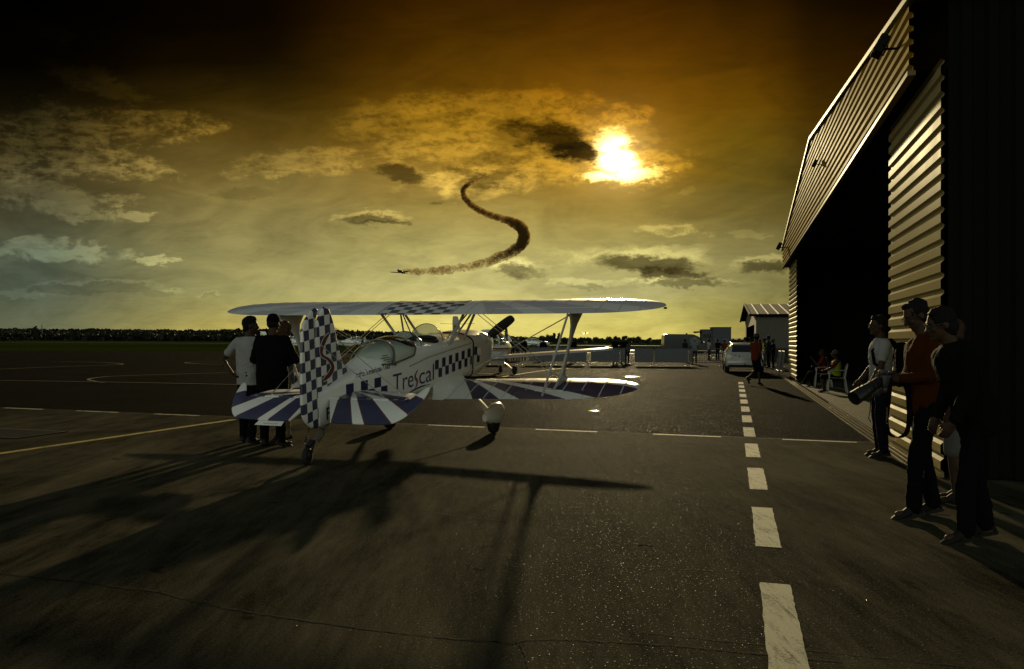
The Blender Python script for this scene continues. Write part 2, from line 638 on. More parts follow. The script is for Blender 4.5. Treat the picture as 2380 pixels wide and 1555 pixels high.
def strip_mat(name, base, rough, var, grain, glint, streak, spec=0.35, gs=0.07):
    """worn paving: broad stains, streaks along the traffic, stony grain that glints"""
    m, t, b = new_mat(name)
    co = objco()
    R = t.nodes.new('ShaderNodeMapping')
    t.links.new(co.s, R.inputs['Vector'])
    R.inputs['Rotation'].default_value = (0, 0, DAZ + 0.10)
    R.inputs['Scale'].default_value = (1.0, 0.16, 1.0)
    st = V(R.outputs[0])
    n1 = noise(co, 0.35, 6, 0.62, 0.5)
    n2 = noise(st, 2.2, 6, 0.65, 0.6)
    n3 = noise(co, grain, 3, 0.7)
    n4 = noise(co, grain * 3.1, 2, 0.6)
    n5 = noise(st, 14.0, 4, 0.7, 0.3)
    f = 1.0 + (n1 - 0.5) * (var * 4.2) + (n2 - 0.5) * streak * 3.2 + (n3 - 0.5) * 2.4 + (n4 - 0.5) * 2.2 + (n5 - 0.5) * streak * 1.6
    f = V.math('MAXIMUM', f, 0.12)
    spots = smooth(noise(co, 3.4, 2, 0.5), 0.30, 0.24)          # oil drips
    f = f * (1.0 - spots * 0.6)
    s = t.nodes.new('ShaderNodeVectorMath')
    s.operation = 'SCALE'
    s.inputs[0].default_value = base
    t.links.new(f.s, s.inputs['Scale'])
    t.links.new(s.outputs[0], b.inputs['Base Color'])
    g = smooth(noise(co, grain * 0.9, 2, 0.75), 0.60, 0.76)     # the odd shiny stone
    link(rough + (n2 - 0.5) * 0.2 - g * glint, b.inputs['Roughness'])
    link(spec + g * gs, b.inputs['Specular IOR Level'])
    h = n3 * 0.6 + n4 * 0.4 + n5 * 0.25
    link(bump(h, 0.8, 0.010), b.inputs['Normal'])
    return m


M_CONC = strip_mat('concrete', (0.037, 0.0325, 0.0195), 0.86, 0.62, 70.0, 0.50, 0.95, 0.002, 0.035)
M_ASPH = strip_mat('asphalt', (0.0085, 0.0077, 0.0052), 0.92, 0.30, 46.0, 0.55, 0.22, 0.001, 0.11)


def grass_mat():
    m, t, b = new_mat('grass')
    co = objco()
    n1 = noise(co, 0.05, 5, 0.6)
    n2 = noise(co, 1.7, 5, 0.7)
    c = ramp(n1 * 0.5 + n2 * 0.5, [(0.3, (0.012, 0.017, 0.003)), (0.55, (0.020, 0.027, 0.004)), (0.75, (0.032, 0.034, 0.007))])
    link(c, b.inputs['Base Color'])
    b.inputs['Roughness'].default_value = 1.0
    b.inputs['Specular IOR Level'].default_value = 0.0
    link(bump(n2, 0.8, 0.2), b.inputs['Normal'])
    return m


def sheet(name, pts, m, z):
    b = MB()
    b.add([(p[0], p[1], z) for p in pts], [tuple(range(len(pts)))])
    return structure(b.build(name, m))


def grid_sheet(name, x0, x1, y0, y1, nx, ny, m, zf):
    b = MB()
    xs, ys = np.linspace(x0, x1, nx), np.linspace(y0, y1, ny)
    b.add([(x, y, zf(x, y)) for y in ys for x in xs],
          [(j * nx + i, j * nx + i + 1, (j + 1) * nx + i + 1, (j + 1) * nx + i) for j in range(ny - 1) for i in range(nx - 1)])
    return structure(b.build(name, m, None, True))


M_GRASS = grass_mat()
sheet('ground', [(-4500, -60), (4500, -60), (4500, 6500), (-4500, 6500)], M_GRASS, -0.012)
# asphalt taxiway and stand: its far edge meets the grass about a hundred metres out
far = [ground(-500, 814), ground(0, 815), ground(500, 816.5), ground(700, 818), ground(780, 821), ground(860, 821), ground(1150, 815), ground(1500, 815), ground(1900, 816)]
asph = [(-190, -40)] + [(p[0], p[1]) for p in far] + [(140, 90), (140, -40)]
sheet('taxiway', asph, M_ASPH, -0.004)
# the concrete apron in the foreground; its edge runs across the picture
e0, e1 = Vector((-60.0, 31.6, 0)), Vector((60.0, -5.0, 0))
EDGE_DIR = Vector((ground(2000, 1022) - ground(0, 943))).normalized()
EDGE_P = Vector(ground(1000, 987.0))
EDGE_N = Vector((-EDGE_DIR.y, EDGE_DIR.x, 0))


def on_edge(s, back=0.0, z=0.0):
    return EDGE_P + EDGE_DIR * s - EDGE_N * back + Vector((0, 0, z))


def slab():
    """concrete bays with recessed joints and one wandering crack"""
    bays = [(-46, -14.0), (-13.98, 40)]
    rows = [(0.0, 16.0), (16.02, 40.0)]
    for (s0, s1) in bays:
        for (r0, r1) in rows:
            b = MB()
            p = [on_edge(s0, r0), on_edge(s1, r0), on_edge(s1, r1), on_edge(s0, r1)]
            top = [(q.x, q.y, 0.0) for q in p]
            low = [(q.x, q.y, -0.011) for q in p]
            b.add(top + low, [(0, 1, 2, 3)] + [(i, (i + 1) % 4, 4 + (i + 1) % 4, 4 + i) for i in range(4)])
            o = b.build('concrete_slab', M_CONC, APRON)
APRON = structure(thing('apron', None, None))
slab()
# runway strip far out on the field and further tarmac on the right
M_RWY = strip_mat('runway_asphalt', (0.03, 0.028, 0.022), 0.8, 0.2, 8.0, 0.2, 0.1, 0.03)
sheet('runway', [(-900, 318), (900, 300), (900, 316), (-900, 338)], M_RWY, 0.0)


# painted lines, worn by wheels
def paint_mat(name, base, wear):
    m, t, b = new_mat(name)
    co = objco()
    R = t.nodes.new('ShaderNodeMapping')
    t.links.new(co.s, R.inputs['Vector'])
    R.inputs['Rotation'].default_value = (0, 0, DAZ)
    R.inputs['Scale'].default_value = (1.0, 0.12, 1.0)
    st = V(R.outputs[0])
    w = smooth(noise(st, 24.0, 5, 0.7, 0.4) * 0.42 + noise(co, 55.0, 4, 0.7) * 0.30 + noise(co, 2.6, 3, 0.5) * 0.28, wear - 0.07, wear + 0.05)
    g = noise(co, 130.0, 3, 0.6)
    c = cmix(w, (0.028, 0.025, 0.018), base)
    c2 = cmix(0.55 * (1.0 - 0.0), c, c, 'MIX')
    k = t.nodes.new('ShaderNodeVectorMath')
    k.operation = 'SCALE'
    t.links.new(c2.s, k.inputs[0])
    t.links.new((0.6 + g * 0.8).s, k.inputs['Scale'])
    t.links.new(k.outputs[0], b.inputs['Base Color'])
    b.inputs['Roughness'].default_value = 0.8
    b.inputs['Specular IOR Level'].default_value = 0.08
    link(bump(g, 0.5, 0.004), b.inputs['Normal'])
    return m


M_PAINT = paint_mat('white_paint', (0.31, 0.295, 0.20), 0.465)
M_PAINT2 = paint_mat('old_white_paint', (0.20, 0.19, 0.14), 0.52)
M_YEL = paint_mat('yellow_paint', (0.30, 0.23, 0.055), 0.46)


def ribbon(name, pts, w, m, z=0.004, ragged=0.0):
    b = MB()
    pts = [Vector(p) for p in pts]
    L, R_ = [], []
    if len(pts) == 2 and ragged:
        n = max(2, int((pts[1] - pts[0]).length / 0.06))
        pts = [pts[0].lerp(pts[1], i / n) for i in range(n + 1)]
    for i, p in enumerate(pts):
        d = pts[min(i + 1, len(pts) - 1)] - pts[max(i - 1, 0)]
        d.normalize()
        s = Vector((-d.y, d.x, 0))
        L.append(p + s * (w / 2 + random.uniform(-ragged, ragged)))
        R_.append(p - s * (w / 2 + random.uniform(-ragged, ragged)))
    vs = [(q.x, q.y, z) for q in L] + [(q.x, q.y, z) for q in R_]
    n = len(pts)
    b.add(vs, [(i, i + 1, n + i + 1, n + i) for i in range(n - 1)])
    return structure(b.build(name, m))


# dashed line leading along the hangar
OFF_DASH = 0.245
t0 = 3.72
for k in range(13):
    a = t0 + 2.335 * (k - 1)
    ln = 1.43
    on_conc = k < 5
    if 12.3 < a + ln and a < 13.0:
        pass
    ribbon('painted_dash', [dn(a, OFF_DASH), dn(a + ln, OFF_DASH)], 0.178, M_PAINT if on_conc else M_PAINT2, 0.004 if a + ln < 12.6 else 0.002, 0.004 if k < 6 else 0.002)
# dashes along the edge of the slab
for k in range(-19, 14):
    s = k * 1.96
    ribbon('painted_dash', [on_edge(s, 0.09), on_edge(s + 1.05, 0.09)], 0.11, M_PAINT, 0.004, 0.004)
# yellow lead-in line on the slab and the loops out on the taxiway
g = lambda X, Y: Vector(ground(X, Y))
ribbon('yellow_line', [g(-300, 1098), g(545, 975.5)], 0.13, M_YEL, 0.004, 0.004)


def curve_pts(keys, n=10):
    """smooth line through picture points laid on the ground"""
    P = [g(*k) for k in keys]
    out = []
    for i in range(len(P) - 1):
        p0, p1, p2, p3 = P[max(i - 1, 0)], P[i], P[i + 1], P[min(i + 2, len(P) - 1)]
        for j in range(n):
            t = j / n
            out.append(0.5 * ((2 * p1) + (p2 - p0) * t + (2 * p0 - 5 * p1 + 4 * p2 - p3) * t * t + (3 * p1 - p0 - 3 * p2 + p3) * t ** 3))
    out.append(P[-1])
    return out


M_YEL2 = paint_mat('faded_yellow_paint', (0.10, 0.085, 0.045), 0.46)
for keys, w in (([(-60, 883), (260, 888), (560, 894), (700, 899)], .12), ([(560, 865), (300, 873), (240, 876), (205, 882), (240, 889)], .12),
                ([(0, 858), (120, 853), (240, 849), (285, 846), (230, 842), (120, 840)], .14), ([(560, 841), (470, 841), (430, 843), (470, 846), (560, 847)], .14),
                ([(1065, 893), (1137, 881), (1250, 863), (1335, 853)], .15), ([(1200, 850), (1265, 853), (1290, 858)], .15),
                ([(1215, 878), (1290, 880)], .12), ([(1110, 868), (1183, 870)], .12), ([(1375, 843), (1418, 838)], .2)):
    ribbon('yellow_line', curve_pts(keys, 8), w, M_YEL2 if keys[0][0] < 700 else M_YEL, 0.002)
ribbon('worn_marking', [g(700, 945.5), g(738, 944)], 0.3, M_PAINT2, 0.002)
ribbon('worn_marking', [g(802, 1065), g(830, 1064)], 0.16, M_PAINT2, 0.004) if False else None

# crack across the foreground slab
M_CRACK = mat('crack_dirt', (0.004, 0.0035, 0.003), 0.95, spec=0.05)


def crack(keys, w):
    P = curve_pts(keys, 14)
    Q = []
    for i, p in enumerate(P):
        Q.append(p + Vector((random.uniform(-1, 1), random.uniform(-1, 1), 0)) * 0.006)
    b = MB()
    L, R_ = [], []
    for i, p in enumerate(Q):
        d = (Q[min(i + 1, len(Q) - 1)] - Q[max(i - 1, 0)]).normalized()
        s = Vector((-d.y, d.x, 0)) * (w * 1.7 * random.uniform(0.3, 1.0))
        L.append(p + s)
        R_.append(p - s)
    n = len(Q)
    b.add([(q.x, q.y, 0.003) for q in L] + [(q.x, q.y, 0.003) for q in R_], [(i, i + 1, n + i + 1, n + i) for i in range(n - 1)])
    return structure(b.build('slab_crack', M_CRACK))


crack([(1195, 1497), (1225, 1488), (1300, 1487), (1400, 1491), (1560, 1501), (1700, 1514), (1810, 1524), (1960, 1540)], 0.0045)
crack([(1195, 1497), (1160, 1494)], 0.005)
crack([(1207, 1500), (1218, 1515), (1228, 1556), (1235, 1580)], 0.004)
crack([(372, 1376), (420, 1390), (480, 1404), (560, 1420), (640, 1432)], 0.005)
crack([(700, 1166), (830, 1176), (960, 1186), (1060, 1200), (1180, 1212)], 0.004)
crack([(-40, 1330), (160, 1352), (372, 1376)], 0.006)
crack([(640, 1432), (820, 1458), (1010, 1480), (1160, 1494)], 0.005)
crack([(1490, 1470), (1700, 1492), (1960, 1520), (2300, 1556)], 0.003)
crack([(1120, 1296), (1300, 1306), (1480, 1320), (1720, 1330)], 0.0025)
crack([(1330, 1182), (1352, 1180)], 0.012)
crack([(1486, 1268), (1502, 1266), (1518, 1270)], 0.012)

# drain grate at the left edge
gr = thing('drain_grate', 'dark iron drain grate of parallel bars sunk in the slab', 'drain')
gq = [g(-50, 1000), g(62, 1000.5), g(108, 1004), g(-80, 1017)]
u_ = (gq[1] - gq[0])
cen = g(20, 1008)
gr.location = (cen.x, cen.y, 0)
gr.rotation_euler = (0, 0, math.atan2(D.y, D.x) - math.pi / 2)
M_IRON = mat('cast_iron', (0.012, 0.011, 0.010), 0.6, 0.6, var=0.3)
MB().box((0, 0, 0.0035), (1.30, 0.86, 0.003)).build('pit', M_CRACK, gr)
fb = MB()
for sx, sy, lx_, ly_ in ((0, .44, 1.36, .05), (0, -.44, 1.36, .05), (.66, 0, .05, .83), (-.66, 0, .05, .83)):
    fb.box((sx, sy, 0.009), (lx_, ly_, 0.012))
fb.build('frame', M_IRON, gr)
bar_me = MB().box((0, 0, 0), (0.022, 0.82, 0.010)).mesh('bar', M_IRON)
for i in range(24):
    o = bpy.data.objects.new('bar', bar_me)
    COL.objects.link(o)
    o.parent = gr
    o.location = (-0.6 + i * 0.052, 0, 0.0105)

# round polished discs laid at two bright spots on the taxiway
M_STEEL = mat('polished_steel', (0.6, 0.58, 0.5), 0.16, 1.0, var=0.1)
for (X, Y, r, lab) in ((1380, 955, .105, 'bright round steel cover on the asphalt, in front of the lower right wing'),
                       (1470, 875.5, .30, 'bright round steel cover on the asphalt, beyond the right wing tip')):
    p = g(X, Y)
    o = thing('steel_cover', lab, 'cover', (p.x, p.y, -0.004), 0, 'steel covers in the asphalt')
    MB().lathe([(r, 0.0), (r, .006), (r * .93, .009), (r * .5, .010), (0.001, .0105)], 28).build('lid', M_STEEL, o, True)
    MB().lathe([(r * 1.10, 0.0), (r * 1.10, .005), (r * 1.02, .005), (r * 1.02, 0.0)], 28).build('rim', M_IRON, o)

ribbon('slab_joint', [on_edge(-45, -.03), on_edge(20, -.03)], 0.06, M_CRACK, -.002)
# sun sparkle: tiny bright chips added over the sunlit middle of the paving
gm, gt_, gb_ = new_mat('pale_grit')
gb_.inputs['Base Color'].default_value = (0.16, 0.14, 0.09, 1)
gb_.inputs['Roughness'].default_value = 0.25
gb_.inputs['Specular IOR Level'].default_value = 0.6
b = MB()
grs = random.Random(3)
for i in range(800):
    dd = 2.6 + 22.0 * grs.random() ** 1.6
    xx = grs.gauss(.12, .20) * dd
    s_ = grs.uniform(.0012, .0030) * (1 + dd * .05)
    a_ = grs.uniform(0, 6.28)
    z_ = .0 if dd < 13.3 - .31 * xx else -.004
    pts = [(xx + s_ * math.cos(a_ + k * 2.1) * grs.uniform(.7, 1.3), dd + s_ * math.sin(a_ + k * 2.1) * grs.uniform(.7, 1.3), z_) for k in range(3)]
    b.add(pts + [(xx + grs.uniform(-.3, .3) * s_, dd + grs.uniform(-.3, .3) * s_, z_ + s_ * grs.uniform(.4, 1.1))], [(0, 1, 3), (1, 2, 3), (2, 0, 3)])
tag(b.build('grit', gm), 'tiny pale chips of grit scattered over the dark paving', 'grit', kind='stuff')

# ------------------------------------------------------------------ the biplane
YAW, AL = math.radians(18.7), math.radians(5.7)
BO = Vector((-1.162, 13.128, 0.0))
_fw = Vector((math.sin(YAW), math.cos(YAW), 0))
_rt = Vector((math.cos(YAW), -math.sin(YAW), 0))
BLX = _fw * math.cos(AL) + Vector((0, 0, math.sin(AL)))
BLY = -_rt
BLZ = -_fw * math.sin(AL) + Vector((0, 0, math.cos(AL)))
BM = Matrix(((BLX.x, BLY.x, BLZ.x, BO.x), (BLX.y, BLY.y, BLZ.y, BO.y), (BLX.z, BLY.z, BLZ.z, BO.z), (0, 0, 0, 1)))

WHITE = (0.64, 0.63, 0.57)
NAVY_GLARE = (0.47, 0.46, 0.45)  # navy rays of the upper wing, with sky glare put into the colour
NAVY = (0.013, 0.015, 0.055)
M_WHITE = mat('white_paintwork', WHITE, 0.30, coat=0.4, var=0.05, vscale=3.0)
M_FABRIC = mat('white_doped_fabric', WHITE, 0.34, coat=0.3, var=0.06, vscale=3.0, bmp=0.05, bscale=40)
M_NAVY = mat('navy_paintwork', NAVY, 0.34, coat=0.3, var=0.1)
M_ORANGE = mat('orange_lettering', (0.20, 0.055, 0.006), 0.4)
M_RED = mat('dark_red_lettering', (0.085, 0.014, 0.005), 0.4)
M_RUBBER = mat('black_rubber', (0.010, 0.010, 0.010), 0.75, spec=0.25, var=0.3, vscale=20)
M_DARKMETAL = mat('dark_metal', (0.03, 0.03, 0.03), 0.45, 0.7, var=0.2)
M_GREYMETAL = mat('grey_metal', (0.35, 0.34, 0.31), 0.38, 0.8, var=0.15)
M_BLACKPAD = mat('black_padding', (0.008, 0.008, 0.009), 0.7, spec=0.3, var=0.2)
M_PIT = mat('dark_interior', (0.012, 0.011, 0.010), 0.9, spec=0.1)
M_CANOPY = glass_mat('canopy_glass', (0.90, 0.95, 0.88), 0.05)


def attr_co(name):
    n = V.tree.nodes.new('ShaderNodeAttribute')
    n.attribute_name = name
    sp = V.tree.nodes.new('ShaderNodeSeparateXYZ')
    V.tree.links.new(n.outputs['Vector'], sp.inputs[0])
    return tuple(V(sp.outputs[i]) for i in range(3))


def burst_mat(name, x0, y0, angs, edge=0.9, centre=None, use='flat'):
    """white and navy rays with thin dark-red borders, fanning from (x0, +-y0); optional chequered centre panel"""
    m, t, b = new_mat(name)
    x, y, z = attr_co(use)
    ay = V.math('ABSOLUTE', y)
    th = V.math('ARCTAN2', ay - y0, x0 - x) * (180.0 / math.pi)
    f = th / 180.0
    st = []
    use_edge = not any(k == 'p' for _, k in angs)
    for (a, c) in angs:
        if st and c == 'n':
            st.append((max(0, (a - edge)) / 180.0, (0.13, 0.02, 0.012)))
            st.append((a / 180.0, NAVY))
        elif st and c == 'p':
            st.append((a / 180.0, NAVY_GLARE))
        elif st:
            if use_edge:
                st.append((max(0, a - edge) / 180.0, (0.13, 0.02, 0.012)))
            st.append((a / 180.0, WHITE))
        else:
            st.append((0.0, WHITE if c == 'w' else NAVY))
    c = ramp(f, st)
    c.s.node.color_ramp.interpolation = 'CONSTANT'
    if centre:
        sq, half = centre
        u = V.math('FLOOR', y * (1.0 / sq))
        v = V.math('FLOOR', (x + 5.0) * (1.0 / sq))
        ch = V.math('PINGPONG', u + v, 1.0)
        cc = cmix(ch, (0.10, 0.10, 0.125), WHITE)  # navy squares lightened: the washed-out look of sky glare is in their colour
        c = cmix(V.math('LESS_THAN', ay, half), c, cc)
    n = noise(objco(), 5.0, 5)
    c = cmix(0.10, c, cmix(n, c, (0.3, 0.28, 0.2)))
    link(c, b.inputs['Base Color'])
    link(0.34 + n * 0.12, b.inputs['Roughness'])
    b.inputs['Coat Weight'].default_value = 0.25
    b.inputs['Coat Roughness'].default_value = 0.2
    return m


def check_mat(name, sq, slope, ox, oz, zmin):
    m, t, b = new_mat(name)
    x, y, z = attr_co('flat')
    u = V.math('FLOOR', (x + 10.0 + ox) * (1.0 / sq))
    zz = z - (x + 3.6) * slope + oz
    v = V.math('FLOOR', zz * (1.0 / sq))
    ch = V.math('PINGPONG', u + v, 1.0)
    keep = V.math('GREATER_THAN', zz, zmin) if zmin is not None else 1.0
    c = cmix(ch * keep, WHITE, NAVY)
    n = noise(objco(), 5.0, 5)
    c = cmix(0.10, c, cmix(n, c, (0.3, 0.28, 0.2)))
    link(c, b.inputs['Base Color'])
    link(0.32 + n * 0.12, b.inputs['Roughness'])
    b.inputs['Coat Weight'].default_value = 0.25
    return m


BP = thing('biplane', 'white and navy chequered aerobatic biplane parked with its tail towards us', 'biplane')
BP.matrix_world = BM


def set_flat(o, pts):
    a = o.data.attributes.new('flat', 'FLOAT_VECTOR', 'POINT')
    a.data.foreach_set('vector', [c for p in pts for c in p])


# fuselage -----------------------------------------------------------
FX = [-3.62, -3.40, -3.10, -2.83, -2.58, -2.30, -2.00, -1.75, -1.45, -1.20, -0.90, -0.55, -0.30, 0.00, 0.20, 0.43]
FW_ = [.040, .085, .150, .200, .240, .285, .325, .350, .375, .390, .400, .410, .415, .422, .426, .430]
FB = [.790, .795, .805, .812, .818, .826, .834, .838, .843, .846, .848, .850, .851, .853, .855, .858]
FS = [1.185, 1.215, 1.26, 1.295, 1.315, 1.335, 1.37, 1.40, 1.425, 1.43, 1.43, 1.428, 1.425, 1.42, 1.415, 1.41]
FT = [1.205, 1.255, 1.335, 1.400, 1.485, 1.570, 1.645, 1.675, 1.60, 1.585, 1.58, 1.582, 1.585, 1.58, 1.576, 1.57]
CX = [0.455, 0.60, 0.90, 1.20, 1.45, 1.62, 1.74, 1.80]
CW = [.447, .452, .452, .440, .405, .360, .310, .255]
CB = [.842, .846, .860, .890, .930, .965, 1.00, 1.04]
CS = [1.40, 1.40, 1.395, 1.37, 1.33, 1.30, 1.28, 1.26]
CT = [1.588, 1.592, 1.592, 1.572, 1.535, 1.50, 1.465, 1.43]


def fpar(x):
    if x < 0.445:
        X_, T_ = FX, (FW_, FB, FS, FT)
    else:
        X_, T_ = CX, (CW, CB, CS, CT)
    return tuple(float(np.interp(x, X_, q)) for q in T_)


def ring(x, grow=0.0, ne=2.1):
    w, zb, zs, zt = fpar(x)
    w, zb, zs, zt = w + grow, zb - grow, zs, zt + grow
    half = []
    for i in range(9):
        a = math.pi / 2 * i / 8
        half.append((w * math.sin(a) ** (2 / ne), zs + (zt - zs) * max(math.cos(a), 0) ** (2 / ne)))
    rb = 0.10
    for i in range(1, 5):
        q = i / 5
        half.append((w * (1 - 0.07 * q), zs + (zb + rb - zs) * q))
    for i in range(4):
        a = math.pi / 2 * i / 3
        half.append((w * 0.93 - min(rb, w * .6) * (1 - math.cos(a)), zb + rb - rb * math.sin(a)))
    half.append((w * 0.3, zb))
    pts = [(x, -y, z) for y, z in half]
    pts += [(x, y, z) for y, z in reversed(half[1:])]
    return pts


def side_y(x, z):
    w, zb, zs, zt = fpar(x)
    if z <= zs:
        q = min(max((z - zs) / (zb + 0.1 - zs), 0), 1)
        return w * (1 - 0.056 * q)
    k = min((z - zs) / (zt - zs), 0.999)
    return w * (1 - k ** 2.1) ** (1 / 2.1)


def decal(b, quads, side=-1, off=0.0035, mi=0):
    """lay (x, z) outlines on the fuselage side"""
    for q in quads:
        b.add([(x, side * (side_y(x, z) + off), z) for x, z in q], [tuple(range(len(q)))], mi)


def dquad(x0, x1, z0, z1, slope=0.0, n=2):
    """grid of small quads covering a leaning rectangle"""
    out = []
    for i in range(n):
        for j in range(n):
            a, c = x0 + (x1 - x0) * i / n, x0 + (x1 - x0) * (i + 1) / n
            e, f = z0 + (z1 - z0) * j / n, z0 + (z1 - z0) * (j + 1) / n
            out.append([(a, e + slope * a), (c, e + slope * c), (c, f + slope * c), (a, f + slope * a)])
    return out


xs = sorted(set(FX + list(np.arange(-3.55, 0.43, 0.08))))
fm = MB().loft([ring(x) for x in xs])
cut = MB()
# cockpit openings as egg-shaped cutters; their walls keep the dark interior colour
def egg(cx, lx_, wy, z0, z1):
    n = 36
    r = [(cx + lx_ * math.cos(2 * math.pi * j / n), wy * math.sin(2 * math.pi * j / n)) for j in range(n)]
    return [[(x, y, z0) for x, y in r], [(x, y, z1) for x, y in r]]
cut.loft(egg(-1.50, 0.235, 0.27, 1.05, 2.0))
cut.loft(egg(-0.72, 0.275, 0.285, 1.05, 2.0))


def boolean(mb_a, mats, mb_b, mat_b, op='DIFFERENCE'):
    a = bpy.data.objects.new('a', mb_a.mesh('a', list(mats) + [mat_b]))
    c = bpy.data.objects.new('c', mb_b.mesh('c', list(mats) + [mat_b]))
    c.data.polygons.foreach_set('material_index', [len(mats)] * len(c.data.polygons))
    COL.objects.link(a)
    COL.objects.link(c)
    md = a.modifiers.new('b', 'BOOLEAN')
    md.operation = op
    md.solver = 'EXACT'
    md.object = c
    dg = bpy.context.evaluated_depsgraph_get()
    me = bpy.data.meshes.new_from_object(a.evaluated_get(dg))
    bpy.data.objects.remove(a)
    bpy.data.objects.remove(c)
    return me


fme = boolean(fm, [M_WHITE], cut, M_PIT)
fme.polygons.foreach_set('use_smooth', [True] * len(fme.polygons))
fme.set_sharp_from_angle(angle=math.radians(32))
fus = bpy.data.objects.new('fuselage', fme)
COL.objects.link(fus)
fus.parent = BP

# engine cowl with its parting gap
MB().loft([ring(x, -0.022) for x in (0.39, 0.46)]).build('cowl_gap_ring', M_PIT, BP, True)
MB().tube(ring(0.445, 0.002), 0.011, 6, cyclic=True, caps=False).build('cowl_seam', M_PIT, BP, True)
cx_ = sorted(set(CX + [0.5, .7, .8, 1.0, 1.1, 1.3, 1.4, 1.5]))
cowl = MB().loft([ring(x, 0.0, 2.25) for x in cx_]).build('engine_cowl', M_WHITE, BP, True, 40)
for s in (-1, 1):
    cb_ = MB()
    rr = []
    for k in range(9):
        q = k / 8
        r = 0.125 * math.sin(math.pi * min(q * 0.62 + 0.06, 1)) ** 0.7
        rr.append([(1.36 - 0.42 * q, s * (0.34 + 0.02 * q) + r * 0.85 * math.cos(a) * s, 1.40 + 0.012 * q + r * math.sin(a)) for a in (2 * math.pi * j / 14 for j in range(14))])
    cb_.loft(rr).build('cheek_fairing', M_WHITE, BP, True)
    MB().box((1.70, s * 0.19, 1.30), (0.16, 0.15, 0.09), bev=.03).build('air_inlet', M_PIT, BP)
# louvre and riveted seams of the cowl and the deck edge
for i in range(3):
    MB().box((0.66 + i * 0.055, -(side_y(0.66 + i * .055, 1.30) + 0.003), 1.235), (0.018, 0.012, 0.12)).build('cowl_louvre', M_WHITE, BP)
rv = MB()
for (x0, x1, zf) in ((-1.75, 0.40, lambda x: float(np.interp(x, [-1.75, -1.2, .4], [1.315, 1.385, 1.432]))), (0.5, 1.3, lambda x: 1.455 - 0.05 * max(0, x - .9))):
    for x in np.arange(x0, x1, 0.062):
        z = zf(x)
        y = side_y(x, z)
        for s in (-1, 1):
            rv.ell((x, s * (y + 0.001), z), (0.007, 0.004, 0.007), None, 6, 4)
tag(rv.build('seam_screws', M_GREYMETAL, BP), kind='stuff')
for s in (-1, 1):
    sm_ = MB()
    pts = [(x, s * (side_y(x, z) + 0.002), z) for x, z in [(x, float(np.interp(x, [-1.78, -1.2, .4], [1.295, 1.365, 1.415]))) for x in np.linspace(-1.78, .4, 24)]]
    sm_.tube(pts, 0.0035, 5)
    sm_.build('deck_seam', M_DARKMETAL, BP)

# cockpit coamings
def coaming(cx, lx_, wy, r, nm='cockpit_coaming'):
    n = 40
    pts = []
    for j in range(n):
        a = 2 * math.pi * j / n
        x, y = cx + lx_ * math.cos(a), wy * math.sin(a)
        w, zb, zs, zt = fpar(x)
        k = min(abs(y) / w, .999)
        z = zs + (zt - zs) * (1 - k ** 2.1) ** (1 / 2.1)
        pts.append((x, y, z + 0.004))
    return MB().tube(pts, r, 8, 0, False, True).build(nm, M_BLACKPAD, BP, True)


coaming(-1.50, 0.235, 0.27, 0.022)
coaming(-0.72, 0.275, 0.285, 0.034)
# seat backs and panels in the dark of the cockpits
for cx in (-1.62, -0.88):
    MB().box((cx, 0, 1.22), (0.05, 0.36, 0.34), Matrix.Rotation(-.2, 3, 'Y'), bev=.02).build('seat_back', M_BLACKPAD, BP)
for cx in (-1.29, -0.47):
    MB().box((cx, 0, 1.40), (0.02, 0.44, 0.18)).build('instrument_panel', M_DARKMETAL, BP)
# headrest fairing front
MB().ell((-1.70, 0, 1.56), (0.05, 0.13, 0.10)).build('headrest', M_BLACKPAD, BP, True)

# sliding bubble canopy behind the rear cockpit
def arc(xt, zt, w, zb, k, n=17):
    return [(xt - k * (1 - math.sin(math.pi * j / (n - 1))), -w * math.cos(math.pi * j / (n - 1)), zb + (zt - zb) * math.sin(math.pi * j / (n - 1)) ** 0.85) for j in range(n)]
cst = [(-2.52, 1.515, .10, 1.475, .0), (-2.46, 1.57, .17, 1.43, .02), (-2.36, 1.625, .235, 1.405, .06), (-2.20, 1.672, .29, 1.395, .12), (-2.02, 1.700, .325, 1.395, .19),
       (-1.84, 1.718, .345, 1.405, .24), (-1.66, 1.724, .36, 1.42, .28), (-1.52, 1.712, .365, 1.43, .29), (-1.42, 1.69, .365, 1.44, .28), (-1.36, 1.665, .36, 1.45, .27)]
can = MB().loft([arc(*c) for c in cst], closed=False, caps=False).build('canopy', M_CANOPY, BP, True, 80)
M_FRAME = mat('grey_frame_paint', (0.10, 0.10, 0.09), 0.4, 0.4)
fr = MB()
fr.tube(arc(*cst[4]), 0.017, 8)
fr.tube(arc(*cst[-1]), 0.010, 8)
for e in (0, -1):
    fr.tube([arc(*c)[e] for c in cst[2:]], 0.012, 8)
fr.build('canopy_frame', M_FRAME, can, True)
MB().tube([(-2.215, -.322, 1.385), (-2.215, -.362, 1.375)], .012, 8).build('canopy_latch', M_DARKMETAL, can)

